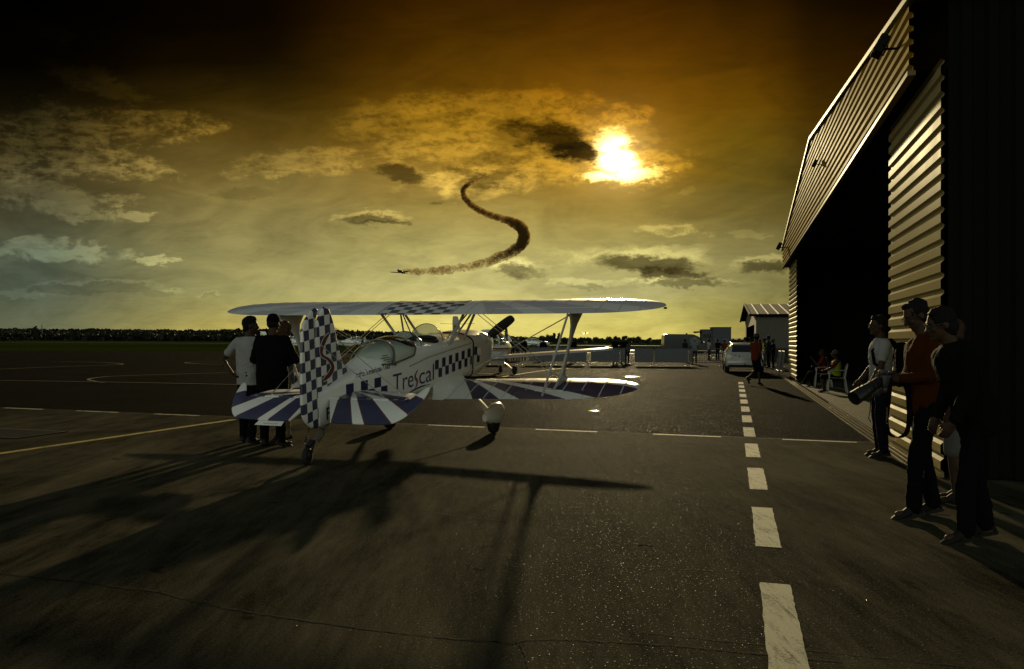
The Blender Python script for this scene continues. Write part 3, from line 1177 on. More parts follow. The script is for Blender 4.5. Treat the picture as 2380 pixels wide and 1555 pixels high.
# windscreens with their hoops
def screen(xh, zh, r, zb, xf, nm='windscreen'):
    n = 19
    A = [(xh + 0.06 * math.sin(math.pi * j / (n - 1)), -r * math.cos(math.pi * j / (n - 1)), zb + (zh - zb) * math.sin(math.pi * j / (n - 1))) for j in range(n)]
    B = []
    for j in range(n):
        c = math.cos(math.pi * j / (n - 1))
        x = xh + (xf - xh) * math.sin(math.pi * j / (n - 1))
        y = -(r + .01) * c
        w, z0, zs, zt = fpar(x)
        k = min(abs(y) / w, .999)
        B.append((x, y, zs + (zt - zs) * (1 - k ** 2.1) ** (1 / 2.1) + 0.004))
    m_ = [tuple((np.array(a) * .5 + np.array(b) * .5) + np.array((0.02, 0, 0.02))) for a, b in zip(A, B)]
    g_ = MB().loft([A, m_, B], closed=False, caps=False).build(nm, M_CANOPY, BP, True, 80)
    MB().tube(A, 0.0065, 6).build('hoop', M_FRAME, g_, True)
screen(-1.24, 1.745, 0.295, 1.47, -0.99)
screen(-0.47, 1.80, 0.295, 1.49, -0.12)

# paint: chequered bands and lettering, laid on the sides
for s in (-1, 1):
    for i in range(17):
        x0, x1 = -1.0 + i * 0.1235, -1.0 + (i + 1) * 0.1235
        if x0 < 0.44 < x1 or x0 < .40 < x1:
            x1 = 0.418
        z0 = 1.0 + 0.032 * (x0 + 1.0) + (0.15 if i % 2 == 0 else 0.01)
        if i < 14:
            chk = MB()
            decal(chk, dquad(x0, x1, z0, z0 + 0.140), s)
            chk.build('chequer', M_NAVY, BP)
    for (x0, zr) in ((-3.16, 1.115), (-2.88, 1.115), (-2.60, 1.115), (-2.74, .985), (-2.46, .985)):
        chk = MB()
        decal(chk, dquad(x0, x0 + .14, zr, zr + .13), s)
        chk.build('chequer', M_NAVY, BP)


def text_mesh(body, size, shear=0.0, extra=0.0, space=1.0):
    cu = bpy.data.curves.new('txt', 'FONT')
    cu.body = body
    cu.size = size
    cu.shear = shear
    cu.space_character = space
    cu.offset = extra
    cu.resolution_u = 4
    o = bpy.data.objects.new('txt', cu)
    COL.objects.link(o)
    dg = bpy.context.evaluated_depsgraph_get()
    me = bpy.data.meshes.new_from_object(o.evaluated_get(dg))
    vs = [tuple(v.co) for v in me.vertices]
    fs = [tuple(p.vertices) for p in me.polygons]
    bpy.data.objects.remove(o)
    bpy.data.meshes.remove(me)
    return vs, fs


def side_text(body, x0, x1, zb, slope, height, m, shear=0.0, extra=0.0, nm='lettering', space=1.0, sides=(-1, 1)):
    vs, fs = text_mesh(body, 1.0, shear, extra, space)
    mx = max(v[0] for v in vs)
    mn = min(v[0] for v in vs)
    k = (x1 - x0) / (mx - mn)
    ky = height / 0.70
    for s in sides:
        b = MB()
        out = []
        for v in vs:
            u = (v[0] - mn) * k
            x = x0 + u if s < 0 else x1 - u
            z = zb + v[1] * ky + slope * (x - x0)
            out.append((x, s * (side_y(x, z) + 0.004), z))
        b.add(out, fs)
        b.build(nm, m, BP)


side_text('North American Tour', -2.985, -2.245, 1.300, 0.050, 0.068, M_NAVY, 0.0, 0.014)
side_text('Tre', -2.19, -1.665, 0.992, 0.012, 0.255, M_NAVY, 0.0, -0.004)
side_text('cal', -1.50, -1.035, 0.998, 0.012, 0.255, M_NAVY, 0.0, -0.004)
side_text('F-', -3.515, -3.36, 0.865, 0.0, 0.15, M_NAVY, 0.0, 0.01)


def swoosh(pts, wid, n=40):
    """tapered S stroke from centre line points and half-widths"""
    P = [np.array(p) for p in pts]
    L, R_ = [], []
    out, ws = [], []
    for i in range(len(P) - 1):
        p0, p1, p2, p3 = P[max(i - 1, 0)], P[i], P[i + 1], P[min(i + 2, len(P) - 1)]
        for j in range(8):
            t = j / 8
            out.append(0.5 * ((2 * p1) + (p2 - p0) * t + (2 * p0 - 5 * p1 + 4 * p2 - p3) * t * t + (3 * p1 - p0 - 3 * p2 + p3) * t ** 3))
            ws.append(wid[i] + (wid[i + 1] - wid[i]) * t)
    out.append(P[-1])
    ws.append(wid[-1])
    for i, p in enumerate(out):
        d = out[min(i + 1, len(out) - 1)] - out[max(i - 1, 0)]
        d = d / (np.linalg.norm(d) + 1e-9)
        s = np.array((-d[1], d[0])) * ws[i]
        L.append(p + s)
        R_.append(p - s)
    return [[tuple(L[i]), tuple(L[i + 1]), tuple(R_[i + 1]), tuple(R_[i])] for i in range(len(out) - 1)]


for s in (-1, 1):
    sw = MB()
    decal(sw, swoosh([(-1.535, 1.225), (-1.60, 1.165), (-1.612, 1.115), (-1.575, 1.06), (-1.595, 1.0)][:4], [.004, .020, .022, .004]), s)
    decal(sw, swoosh([(-1.59, 1.12), (-1.555, 1.065), (-1.565, 1.01), (-1.615, .965)], [.002, .020, .018, .003]), s)
    sw.build('orange_emblem', M_ORANGE, BP)
for s in (-1, 1):
    ar = MB()
    decal(ar, swoosh([(-1.86, .905), (-1.65, .945), (-1.42, .962), (-1.16, .955)], [.003, .012, .012, .002]), s)
    ar.build('underline', M_NAVY, BP)
# list of tour stops in small print on the deck under the canopy
ls = MB()
for i, (x0, w_) in enumerate(((-2.30, .10), (-2.36, .17), (-2.335, .15), (-2.29, .12), (-2.24, .14), (-2.20, .11))):
    z = 1.50 - i * 0.026
    for j in range(5):
        a = x0 + w_ * j / 5
        decal(ls, [[(a, z), (a + w_ * .16, z), (a + w_ * .16, z + .012), (a, z + .012)]], -1, 0.004)
tag(ls.build('small_print', M_NAVY, BP), kind='stuff')


# thin surfaces: fin, rudder, stabiliser, elevator -------------------
def inset(poly, d):
    n = len(poly)
    ar_ = sum(poly[i][0] * poly[(i + 1) % n][1] - poly[(i + 1) % n][0] * poly[i][1] for i in range(n))
    sg = 1 if ar_ > 0 else -1
    out = []
    for i in range(n):
        p, a, b = np.array(poly[i]), np.array(poly[i - 1]), np.array(poly[(i + 1) % n])
        e1, e2 = p - a, b - p
        e1 = e1 / (np.linalg.norm(e1) + 1e-9)
        e2 = e2 / (np.linalg.norm(e2) + 1e-9)
        n1, n2 = np.array((-e1[1], e1[0])), np.array((-e2[1], e2[0]))
        m_ = n1 + n2
        m_ = m_ / max(np.dot(m_, m_) / 2, .5)
        out.append(tuple(p + sg * d * m_))
    return out


def plate(name, poly, t, d, M3, m, parent=BP, flat=None):
    """thin symmetric surface: poly in (a, b), M3(a, b, c) -> point, flat(a, b) -> pattern coordinates"""
    q = inset(poly, d)
    q2 = inset(poly, d * .35)
    n = len(poly)
    b = MB()
    layers = [(q, -t / 2), (q2, -t * .34), (poly, 0.0), (q2, t * .34), (q, t / 2)]
    pts2 = []
    vs = []
    for L, h in layers:
        for p in L:
            vs.append(M3(p[0], p[1], h))
            pts2.append(flat(*p) if flat else (p[0], p[1], 0))
    fs = []
    for k in range(4):
        for j in range(n):
            fs.append((k * n + j, k * n + (j + 1) % n, (k + 1) * n + (j + 1) % n, (k + 1) * n + j))
    fs.append(tuple(reversed(range(n))))
    fs.append(tuple(4 * n + j for j in range(n)))
    b.add(vs, fs)
    o = b.build(name, m, parent, True, 30)
    set_flat(o, pts2)
    return o


def smooth_poly(keys, n=6):
    """closed outline: keys flagged True are kept sharp, others rounded through"""
    out = []
    m_ = len(keys)
    for i in range(m_):
        p1, p2 = np.array(keys[i][:2], float), np.array(keys[(i + 1) % m_][:2], float)
        s1, s2 = len(keys[i]) > 2, len(keys[(i + 1) % m_]) > 2
        p0 = p1 - (p2 - p1) if s1 else np.array(keys[i - 1][:2], float)
        p3 = p2 + (p2 - p1) if s2 else np.array(keys[(i + 2) % m_][:2], float)
        for j in range(n):
            t = j / n
            out.append(tuple(0.5 * ((2 * p1) + (p2 - p0) * t + (2 * p0 - 5 * p1 + 4 * p2 - p3) * t * t + (3 * p1 - p0 - 3 * p2 + p3) * t ** 3)))
    return out


M_CHECK = check_mat('chequered_fabric', 0.121, 0.07, 0.060, 0.060, None)
M_CHECKF = check_mat('chequered_fin', 0.121, 0.07, 0.060, 0.060, 1.255)
vert = lambda x, z, c: (x, c, z)
vflat = lambda x, z: (x, 0, z)
fin_o = smooth_poly([(-3.588, 1.17, 1), (-3.588, 1.95, 1), (-3.53, 2.08), (-3.405, 2.222), (-3.33, 2.222), (-3.255, 2.185), (-3.16, 1.985), (-3.095, 1.75), (-3.03, 1.56), (-2.96, 1.46),
                     (-2.84, 1.385, 1), (-2.90, 1.28, 1)], 5)
plate('fin', fin_o, 0.05, 0.028, vert, M_CHECKF, BP, vflat)
rud_o = smooth_poly([(-3.603, 0.775, 1), (-3.603, 1.95, 1), (-3.56, 2.10), (-3.505, 2.21, 1), (-3.56, 2.232), (-3.66, 2.20), (-3.80, 2.12), (-3.885, 2.03), (-3.93, 1.80), (-3.975, 1.42),
                     (-3.992, 1.15), (-3.985, 1.02), (-3.94, .925), (-3.82, .83), (-3.70, .785)], 5)
RD = math.radians(4)
rudder = plate('rudder', rud_o, 0.045, 0.028, lambda x, z, c: (-3.603 + (x + 3.603) * math.cos(RD) - c * math.sin(RD), (x + 3.603) * math.sin(RD) + c * math.cos(RD), z), M_CHECK, BP, vflat)
# red S emblem on each face of fin and rudder
E1 = [(-3.318, 1.905), (-3.43, 1.83), (-3.512, 1.73), (-3.50, 1.655), (-3.385, 1.585)]
E2 = [(-3.47, 1.645), (-3.34, 1.565), (-3.278, 1.475), (-3.36, 1.40), (-3.512, 1.345)]
for s in (-1, 1):
    for nm, m_, off, g_ in (('red_emblem', M_RED, .0290, 0.0), ('emblem_outline', M_WHITE, .0270, 0.009)):
        em = MB()
        for pts, wd_ in ((E1, (.008, .034, .036, .024, .002)), (E2, (.002, .026, .038, .038, .012))):
            for q in swoosh(pts, [w + g_ for w in wd_]):
                em.add([(x, s * (off + .006), z) for x, z in q], [(0, 1, 2, 3)])
        em.build(nm, m_, BP)

TAILA = [(0, 'w'), (13, 'n'), (27, 'w'), (34, 'n'), (46, 'w'), (55, 'n'), (66.5, 'w')]
M_TAILB = burst_mat('sunburst_tail', -2.87, 0.07, TAILA, 0.8)
HX, HZ = -3.454, 1.105
ED = math.radians(33)
for s in (-1, 1):
    st_o = [(-2.83, .04), (-2.86, .35), (-2.91, .70), (-2.955, .96), (-2.985, 1.03), (-3.05, 1.075), (HX + .012, 1.095), (HX + .012, .04)]
    plate('stabiliser', [(x, s * y) for x, y in st_o], 0.050, 0.030, lambda x, y, c: (x, y, HZ + c), M_TAILB, BP, lambda x, y: (x, y, 0))
    # elevator: y outward, c aft of the hinge (horn balance has negative c)
    e_o = smooth_poly([(.075, 0, 1), (.27, .385, 1), (.31, .402), (.62, .405), (.98, .392), (1.10, .355), (1.195, .26), (1.275, .11), (1.325, -.06), (1.338, -.20), (1.325, -.285, 1), (1.26, -.22), (1.135, -.005, 1)], 4)

    def em3(y, c, h, s=s):
        return (HX - c * math.cos(ED) - h * math.sin(ED), s * y, HZ - c * math.sin(ED) + h * math.cos(ED))
    el = plate('elevator', e_o, 0.034, 0.020, em3, M_TAILB, BP, lambda y, c, s=s: (HX - c, s * y, 0))
    for yy in (.28, .62, .98):
        MB().tube([(HX, s * (yy - .03), HZ + .022), (HX, s * (yy + .03), HZ + .022)], .008, 6).build('hinge', M_GREYMETAL, el)
    if s > 0:
        tb = MB()
        tb.box((0, 0, 0), (.32, .16, .008))
        tab = plate('trim_tab', [(.36, .335), (.36, .475), (.74, .475), (.70, .335)], .010, .006, lambda y, c, h: em3(y, c, h - .012), M_WHITE, BP)
        vs, fs = text_mesh('NE PAS TOUCHER', 1.0)
        mx = max(v[0] for v in vs)
        MB().add([em3(.62 - .20 * v[0] / mx, .462 - v[1] * .022, .001) for v in vs], fs).build('lettering', M_NAVY, tab)
# tail bracing wires
M_WIRE = mat('steel_wire', (0.55, 0.53, 0.46), 0.28, 0.9, var=0.05)
wires = []
for s in (-1, 1):
    for (a, b_) in (((-3.52, 0.03 * s, 1.78), (-3.40, .80 * s, 1.135)), ((-3.10, .02 * s, 1.80), (-2.98, .80 * s, 1.13)),
                    ((-3.40, .80 * s, 1.08), (-3.35, .05 * s, .80)), ((-2.98, .80 * s, 1.08), (-3.0, .14 * s, .83))):
        w_ = MB().tube([a, b_], 0.0045, 6)
        for e, f in ((a, b_), (b_, a)):
            e, f = Vector(e), Vector(f)
            w_.tube([e, e.lerp(f, 0.09)], 0.009, 6)
        w_.build('tail_wire', M_WIRE, BP)


# wings ---------------------------------------------------------------
def foil(n=13, t=0.13, x1=1.0):
    up, lo = [], []
    for i in range(n):
        q = x1 * (1 - math.cos(math.pi * 0.5 * i / (n - 1) * 1.0)) if x1 >= 1 else x1 * (i / (n - 1)) ** 1.8
        if x1 >= 1:
            q = (1 - math.cos(math.pi * i / (n - 1))) / 2
        h = 5 * t * (0.2969 * math.sqrt(q) - 0.1260 * q - 0.3516 * q * q + 0.2843 * q ** 3 - 0.1036 * q ** 4)
        c = 0.010 * math.sin(math.pi * q)
        up.append((q, c + h))
        lo.append((q, c - h * .92))
    return up + lo[::-1][(1 if x1 >= 1 else 0):-1] if x1 >= 1 else up + lo[::-1][:-1]


def foil_ring(y, xle, zle, xte, zte, x0=0.0, x1=1.0, t=0.13, fat=1.0):
    """closed airfoil ring at span y between chord fractions x0 and x1"""
    N_ = 14
    pts = []
    def hh(q):
        return 5 * t * (0.2969 * math.sqrt(max(q, 0)) - 0.1260 * q - 0.3516 * q * q + 0.2843 * q ** 3 - 0.1036 * q ** 4)
    qs = [x0 + (x1 - x0) * (1 - math.cos(math.pi * i / (N_ - 1))) / 2 for i in range(N_)]
    ch = xle - xte
    for sgn in (1, -1):
        for q in (qs if sgn > 0 else qs[::-1]):
            c = 0.012 * math.sin(math.pi * q)
            h = (c + sgn * hh(q) * (fat if 0.12 < q < 0.9 else 1.0) * (1 if sgn > 0 else .85)) * ch
            pts.append((xle + (xte - xle) * q, y, zle + (zte - zle) * q + h + (0.0015 if sgn > 0 else -0.0015)))
    return pts


def wing(name, root_y, tip_y, tip0, xle, xte, z_le, z_te, dih, xtip, ztip_add, ail, m, side=None):
    def geo(y):
        a = abs(y)
        if a <= tip0:
            l, t_ = xle, xte
        else:
            q = (a - tip0) / (tip_y - tip0)
            e = math.sqrt(max(0, 1 - q ** 2.2))
            l = xtip + (xle - xtip) * max(e, 0.05) ** 0.9
            t_ = xtip + (xte - xtip) * max(e, 0.05)
        z = dih * a
        return l, z_le + z + (z_te - z_le) * (xle - l) / (xle - xte), t_, z_le + z + (z_te - z_le) * (xle - t_) / (xle - xte)
    y0, y1 = (-tip_y, tip_y) if side is None else ((root_y, tip_y) if side > 0 else (-tip_y, -root_y))
    ribs = []
    k = 0.285
    st = []
    y = 0.0
    allr = [i * k for i in range(-20, 21)]
    for r in allr:
        for (yy, ft) in ((r, 1.0), (r + k * .25, .965), (r + k * .5, .95), (r + k * .75, .965)):
            if y0 + .001 < yy < y1 - .001:
                st.append((yy, ft))
    st += [(y0, 1.0), (y1, 1.0)]
    for e in (.03, .08, .15, .22):
        if side is None or side < 0:
            st.append((y0 + e, 1.0))
        if side is None or side > 0:
            st.append((y1 - e, 1.0))
    a0, a1, ac = ail
    st = sorted(st)
    rings = []
    flats = []
    for i, (yy, ft) in enumerate(st):
        rings.append((yy, ft, 1.0))
    for s in ((-1, 1) if side is None else (side,)):
        lo, hi = (a0, a1) if s > 0 else (-a1, -a0)
        rings = [(yy, ft, (ac if lo < yy < hi and x1 == 1.0 else x1)) for yy, ft, x1 in rings]
        rings += [(lo, 1.0, 1.0), (lo + 1e-4, 1.0, ac), (hi - 1e-4, 1.0, ac), (hi, 1.0, 1.0)]
    rings.sort(key=lambda q: q[0])
    R = []
    for yy, ft, x1 in rings:
        l, zl, t_, zt_ = geo(yy)
        R.append(foil_ring(yy, l, zl, t_, zt_, 0.0, x1, 0.13, ft))
    b = MB().loft(R)
    o = b.build(name, m, BP, True, 40)
    set_flat(o, b.v)
    for r in allr:
        if y0 + .1 < r < y1 - .1:
            l, zl, t_, zt_ = geo(r)
            ch = l - t_
            lim = ac if a0 < abs(r) < a1 else 1.0
            pts = []
            for q in np.linspace(.0, 1, 12) ** 1.5:
                q = q * lim * .985 + .006
                h = 5 * .13 * (0.2969 * math.sqrt(q) - 0.1260 * q - 0.3516 * q * q + 0.2843 * q ** 3 - 0.1036 * q ** 4) + 0.012 * math.sin(math.pi * q)
                pts.append((l - ch * q, r, zl + (zt_ - zl) * q + h * ch + .0015))
            MB().tube(pts, .010, 6, flat=((0, 0, 1), .25)).build('rib_tape', M_TAPE, o, True)
    for s in ((-1, 1) if side is None else (side,)):
        R = []
        ys = [a0 + .008] + [q for q in np.arange(a0 + .1, a1 - .05, .095)] + [a1 - .008]
        for yy in ys:
            l, zl, t_, zt_ = geo(yy)
            R.append(foil_ring(s * yy, l, zl, t_, zt_, ac + .026, 1.0, 0.13, 1.0))
        b = MB().loft(R)
        ao = b.build('aileron', m, BP, True, 40)
        set_flat(ao, b.v)
        for yy in (a0 + .25, (a0 + a1) / 2, a1 - .25):
            l, zl, t_, zt_ = geo(yy)
            xx = l + (t_ - l) * (ac + .005)
            zz = zl + (zt_ - zl) * (ac + .005)
            MB().box((xx, s * yy, zz + .032), (.03, .05, .012)).build('hinge', M_GREYMETAL, ao)
    return o


M_TAPE = mat('rib_tape_fabric', (.42, .41, .38), .5, var=.1)
WA = [(0, 'w'), (29, 'n'), (43.5, 'w'), (51, 'n'), (62.5, 'w'), (68, 'n'), (79.5, 'w')]
M_LOWB = burst_mat('sunburst_lower_wing', 0.04, 0.40, WA, 0.3)
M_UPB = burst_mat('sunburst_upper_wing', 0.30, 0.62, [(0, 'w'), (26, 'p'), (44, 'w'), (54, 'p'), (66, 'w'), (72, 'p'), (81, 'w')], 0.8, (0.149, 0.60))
UP_ = dict(z_le=2.085, z_te=1.972)
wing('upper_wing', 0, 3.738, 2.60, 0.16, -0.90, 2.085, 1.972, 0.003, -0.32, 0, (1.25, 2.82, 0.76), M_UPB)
for s in (-1, 1):
    wing('lower_wing', 0.26, 3.36, 2.20, 0.06, -1.00, 0.815, 0.700, 0.026, -0.36, 0, (1.55, 2.62, 0.73), M_LOWB, s)
    # wing root fillet
    fl = []
    for x in np.linspace(-1.0, 0.05, 14):
        q = (x + 1.0) / 1.06
        w = fpar(x)[0] * .94
        zb = 0.70 + (0.815 - 0.70) * q + 0.02
        top = 0.90 + 0.02 * math.sin(math.pi * max(0, min(1, q)))
        fl.append([(x, s * (w - .02), top + .05), (x, s * (w + .03), top - .02), (x, s * (w + .13), zb + .055 * math.sin(math.pi * max(0.02, min(.98, 1 - (1 - q) ** 1)))), (x, s * (w + .13), zb - .025), (x, s * (w - .05), zb - .025)])
    MB().loft(fl).build('root_fairing', M_WHITE, BP, True, 50)
# centre section seams and the fuel cap
for s in (-1, 1):
    cs = MB()
    pts = [(0.16 - 1.06 * q, s * .62, 2.085 - .113 * q + (0.012 * math.sin(math.pi * q) + 5 * .13 * (0.2969 * math.sqrt(q) - 0.1260 * q - 0.3516 * q * q + 0.2843 * q ** 3 - 0.1036 * q ** 4)) * 1.06 + .003) for q in np.linspace(0.02, 1, 16)]
    cs.tube(pts, .004, 5)
    cs.build('wing_seam', M_DARKMETAL, BP)
MB().lathe([(.055, 0), (.055, .02), (.048, .034), (.03, .038), (.001, .038)], 16, Matrix.Translation((-0.45, -.62, 2.07))).build('fuel_cap', M_DARKMETAL, BP, True)
for s in (-1, 1):
    MB().ell((-0.34, s * 3.73, 2.012), (.03, .028, .016)).build('tip_lamp', M_DARKMETAL, BP, True)

# struts ---------------------------------------------------------------
M_STRUT = mat('strut_paint', (0.30, 0.295, 0.27), 0.32, coat=.3, var=.06)
for s in (-1, 1):
    # I-strut flaring at both ends
    def ist(x, v, c, s=s):
        y = 2.16 + (2.46 - 2.16) * (v - .86) / (1.99 - .86)
        return (x, s * (y + c), v)
    zt_, zb_ = 2.005, .862
    L_ = [(-.78, zb_ - .005), (-.66, .93), (-.57, 1.02), (-.515, 1.16), (-.50, 1.42), (-.53, 1.62), (-.60, 1.76), (-.74, 1.88), (-.90, zt_ - .035)]
    R_ = [(.06, zt_ + .035), (-.14, 1.90), (-.30, 1.77), (-.37, 1.62), (-.40, 1.42), (-.385, 1.16), (-.31, 1.03), (-.16, .96), (-.03, zb_ + .05)]
    plate('interplane_strut', L_ + R_, .040, .020, ist, M_STRUT, BP)
    MB().tube([(-.84, s * 2.42, 1.972), (-.90, s * 2.02, .775)], .017, 8).tube([(-.90, s * 2.02, .775), (-.902, s * 2.018, .74)], .022, 8).build('slave_strut', M_STRUT, BP, True)
    # cabane struts
    for a, b_, r in (((-.47, .36, 1.42), (-.58, .74, 2.02), .021), ((.19, .36, 1.46), (.06, .70, 2.06), .021), ((-.44, .36, 1.42), (.04, .69, 2.06), .015),
                     ((-.30, .30, 1.56), (-.02, .66, 2.06), .012)):
        MB().tube([(a[0], s * a[1], a[2]), (b_[0], s * b_[1], b_[2])], r, 10).build('cabane_strut', M_STRUT, BP, True)
    MB().box((-.46, s * .372, 1.41), (.09, .03, .05), bev=.008).build('strut_fitting', M_DARKMETAL, BP)
    MB().box((.19, s * .38, 1.45), (.09, .03, .05), bev=.008).build('strut_fitting', M_DARKMETAL, BP)
    # flying and landing wires, in pairs
    for a, b_ in (((-.05, .66, 2.05), (-.12, 2.14, .90)), ((-.22, .66, 2.04), (-.30, 2.14, .90)),
                  ((.10, .40, .93), (-.10, 2.43, 1.99)), ((-.02, .40, .92), (-.22, 2.43, 1.99))):
        MB().tube([(a[0], s * a[1], a[2]), (b_[0], s * b_[1], b_[2])], .0055, 6).build('flying_wire', M_WIRE, BP)
    # main gear leg, pant and wheel
    leg = MB().loft([[(x0 + dx, s * (y + dy), z) for dx, dy in ((.5 * c, 0), (.2 * c, .017), (-.35 * c, .012), (-.5 * c, 0), (-.35 * c, -.012), (.2 * c, -.017))]
                     for x0, y, z, c in ((.06, .24, .875, .34), (.04, .45, .70, .30), (.01, .70, .485, .25), (-.01, .90, .30, .20))])
    leg.build('gear_leg', M_WHITE, BP, True, 50)
    pant = []
    for q in np.linspace(0, 1, 15):
        x = .36 - .76 * q
        env = math.sin(math.pi * min(1, (q * .86 + .05)) ** .62) ** .62
        zc = .290 + .02 * q
        pant.append([(x, s * (.93 + .115 * env * math.cos(a)), zc + (.185 if math.sin(a) > 0 else .185 * (1 - .25 * q)) * env * math.sin(a)) for a in (2 * math.pi * j / 20 for j in range(20))])
    MB().loft(pant).build('wheel_pant', M_WHITE, BP, True, 60)
    Mw = Matrix.Translation((0.0, s * .93, .178)) @ Matrix.Rotation(math.pi / 2, 4, 'X')
    wh = MB().lathe([(.10, -.05), (.13, -.062), (.16, -.055), (.175, -.03), (.178, 0), (.175, .03), (.16, .055), (.13, .062), (.10, .05)], 28, Mw).build('wheel', M_RUBBER, BP, True, 60)
    MB().lathe([(.001, -.045), (.09, -.05), (.10, -.045), (.10, .045), (.09, .05), (.001, .045)], 20, Mw).build('hub', M_GREYMETAL, wh, True)

# tail wheel with leaf spring and steering springs
TW = (-3.878, 0, .492)
Mw = Matrix.Translation(TW) @ Matrix.Rotation(math.radians(8), 4, 'Z') @ Matrix.Rotation(math.pi / 2, 4, 'X')
tw = MB().lathe([(.05, -.022), (.075, -.034), (.098, -.026), (.107, 0), (.098, .026), (.075, .034), (.05, .022)], 26, Mw).build('tail_wheel', M_RUBBER, BP, True, 60)
MB().lathe([(.001, -.03), (.048, -.026), (.05, .026), (.001, .03)], 16, Mw).build('hub', M_DARKMETAL, tw, True)
MB().loft([[(x + .012 * 0, w * sy, z + h * sz) for sy, sz in ((-1, -1), (1, -1), (1, 1), (-1, 1))] for x, z, w, h in ((-3.33, .825, .032, .010), (-3.46, .765, .030, .009), (-3.62, .69, .027, .008), (-3.74, .64, .026, .008))]).build('leaf_spring', M_GREYMETAL, BP, True)
fk = MB().box((-3.79, 0, .625), (.11, .075, .05), Matrix.Rotation(-.45, 3, 'Y'), bev=.01)
for s in (-1, 1):
    fk.loft([[(x + dx, s * .047 + dy, z) for dx, dy in ((-.018, -.006), (.018, -.006), (.018, .006), (-.018, .006))] for x, z in ((-3.80, .62), (-3.845, .555), (TW[0], TW[2] - .01))])
fk.tube([(TW[0], -.06, TW[2]), (TW[0], .06, TW[2])], .010, 8)
fk.build('tail_fork', M_DARKMETAL, BP, True, 40)
for s in (-1, 1):
    b = MB()
    a, c = Vector((-3.66, s * .105, .765)), Vector((-3.80, s * .085, .615))
    b.tube([(-3.63, s * .02, .80), a], .006, 6)
    b.tube([a + Vector((0, 0, .03)), a - Vector((0, 0, .05))], .006, 6)
    n = 60
    hel = []
    ax = (c - a).normalized()
    p1 = ax.cross(Vector((0, 1, 0))).normalized()
    p2 = ax.cross(p1)
    for i in range(n + 1):
        q = i / n
        r = .011 if .3 < q < .75 else .003
        hel.append(a.lerp(c, q) + (p1 * math.cos(q * 70) + p2 * math.sin(q * 70)) * r - Vector((0, 0, .05 * (1 - q))))
    b.tube(hel, .0045, 5)
    b.build('steering_spring', M_DARKMETAL, BP)

# propeller and spinner
HUB = Vector((1.98, 0, 1.275))
MB().lathe([(.001, .26), (.05, .235), (.10, .17), (.14, .08), (.155, 0), (.155, -.05)], 24, Matrix.Translation((1.90, 0, 1.275)) @ Matrix.Rotation(math.pi / 2, 4, 'Y')).build('spinner', M_WHITE, BP, True)
tipd = Vector((0, -.63, .45)).normalized()
M_BLADE = mat('black_blade', (0.010, 0.010, 0.009), 0.5, spec=.4, var=.2)
for sg in (1, -1):
    d = tipd * sg
    ch_dir = Vector((1, 0, 0)).cross(d).normalized()
    R = []
    for r, c, tw_, th in ((.08, .06, 62, .05), (.16, .10, 52, .04), (.28, .165, 42, .03), (.42, .185, 33, .022), (.58, .180, 27, .016), (.70, .165, 24, .012), (.765, .135, 22, .009), (.79, .07, 22, .006)):
        a = math.radians(tw_ * .8)
        u = ch_dir * math.cos(a) + Vector((1, 0, 0)) * math.sin(a)
        v = d.cross(u)
        sw_ = ch_dir * (-.05 if sg > 0 else .05) * 0
        R.append([HUB + d * r + u * (c / 2 * math.cos(t)) + v * (th / 2 * math.sin(t)) for t in (2 * math.pi * j / 14 for j in range(14))])
    MB().loft(R).build('propeller_blade', M_BLADE, BP, True, 50)
MB().tube([(1.78, 0, 1.275), (1.95, 0, 1.275)], .09, 16).build('propeller_hub', M_DARKMETAL, BP, True)

# ------------------------------------------------------------------ the big hangar on the right
def t_at(X, o):
    k = (X - 1190) / F_PX
    return o * (N.x - k * N.y) / (k * D.y - D.x)


def z_at(X, Y, o):
    t = t_at(X, o)
    p = dn(t, o)
    d = ray(X, Y)
    return CAM_H + d[2] * p.y


HO = Vector(ground(2072, 1031)).dot(N)          # the line of the front wall
TN, TP = t_at(2196, HO), t_at(2070, HO)           # near corner, edge of the near panel
TF, TQ = t_at(1835, HO), t_at(1853, HO)           # far corner, far side of the doorway
FO = HO - 0.24                                    # face of the gable fascia
DOORH = 4.66
EAVE, RIDGE = 5.46, 6.86
TC = (TN + TF) / 2

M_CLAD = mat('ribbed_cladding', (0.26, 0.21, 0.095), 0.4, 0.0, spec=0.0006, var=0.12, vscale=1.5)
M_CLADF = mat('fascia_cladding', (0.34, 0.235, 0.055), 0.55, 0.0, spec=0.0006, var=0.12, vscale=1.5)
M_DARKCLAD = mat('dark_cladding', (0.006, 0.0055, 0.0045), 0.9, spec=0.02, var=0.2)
M_TRIM = mat('trim_sheet', (0.16, 0.125, 0.06), 0.45, 0.0, spec=.002, var=0.1)
M_RAKE = mat('rake_trim_paint', (0.05, 0.036, 0.012), 0.7, spec=0.0)
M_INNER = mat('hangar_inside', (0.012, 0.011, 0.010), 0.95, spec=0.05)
M_ROOF = mat('roof_sheet', (0.10, 0.09, 0.07), 0.6, 0.1)
HG = thing('hangar', 'large hangar with ribbed metal front, gabled fascia and wide open dark doorway', 'hangar')


def top_z(t):
    return EAVE + (RIDGE - EAVE) * max(0, 1 - abs(t - TC) / (TF - TC))


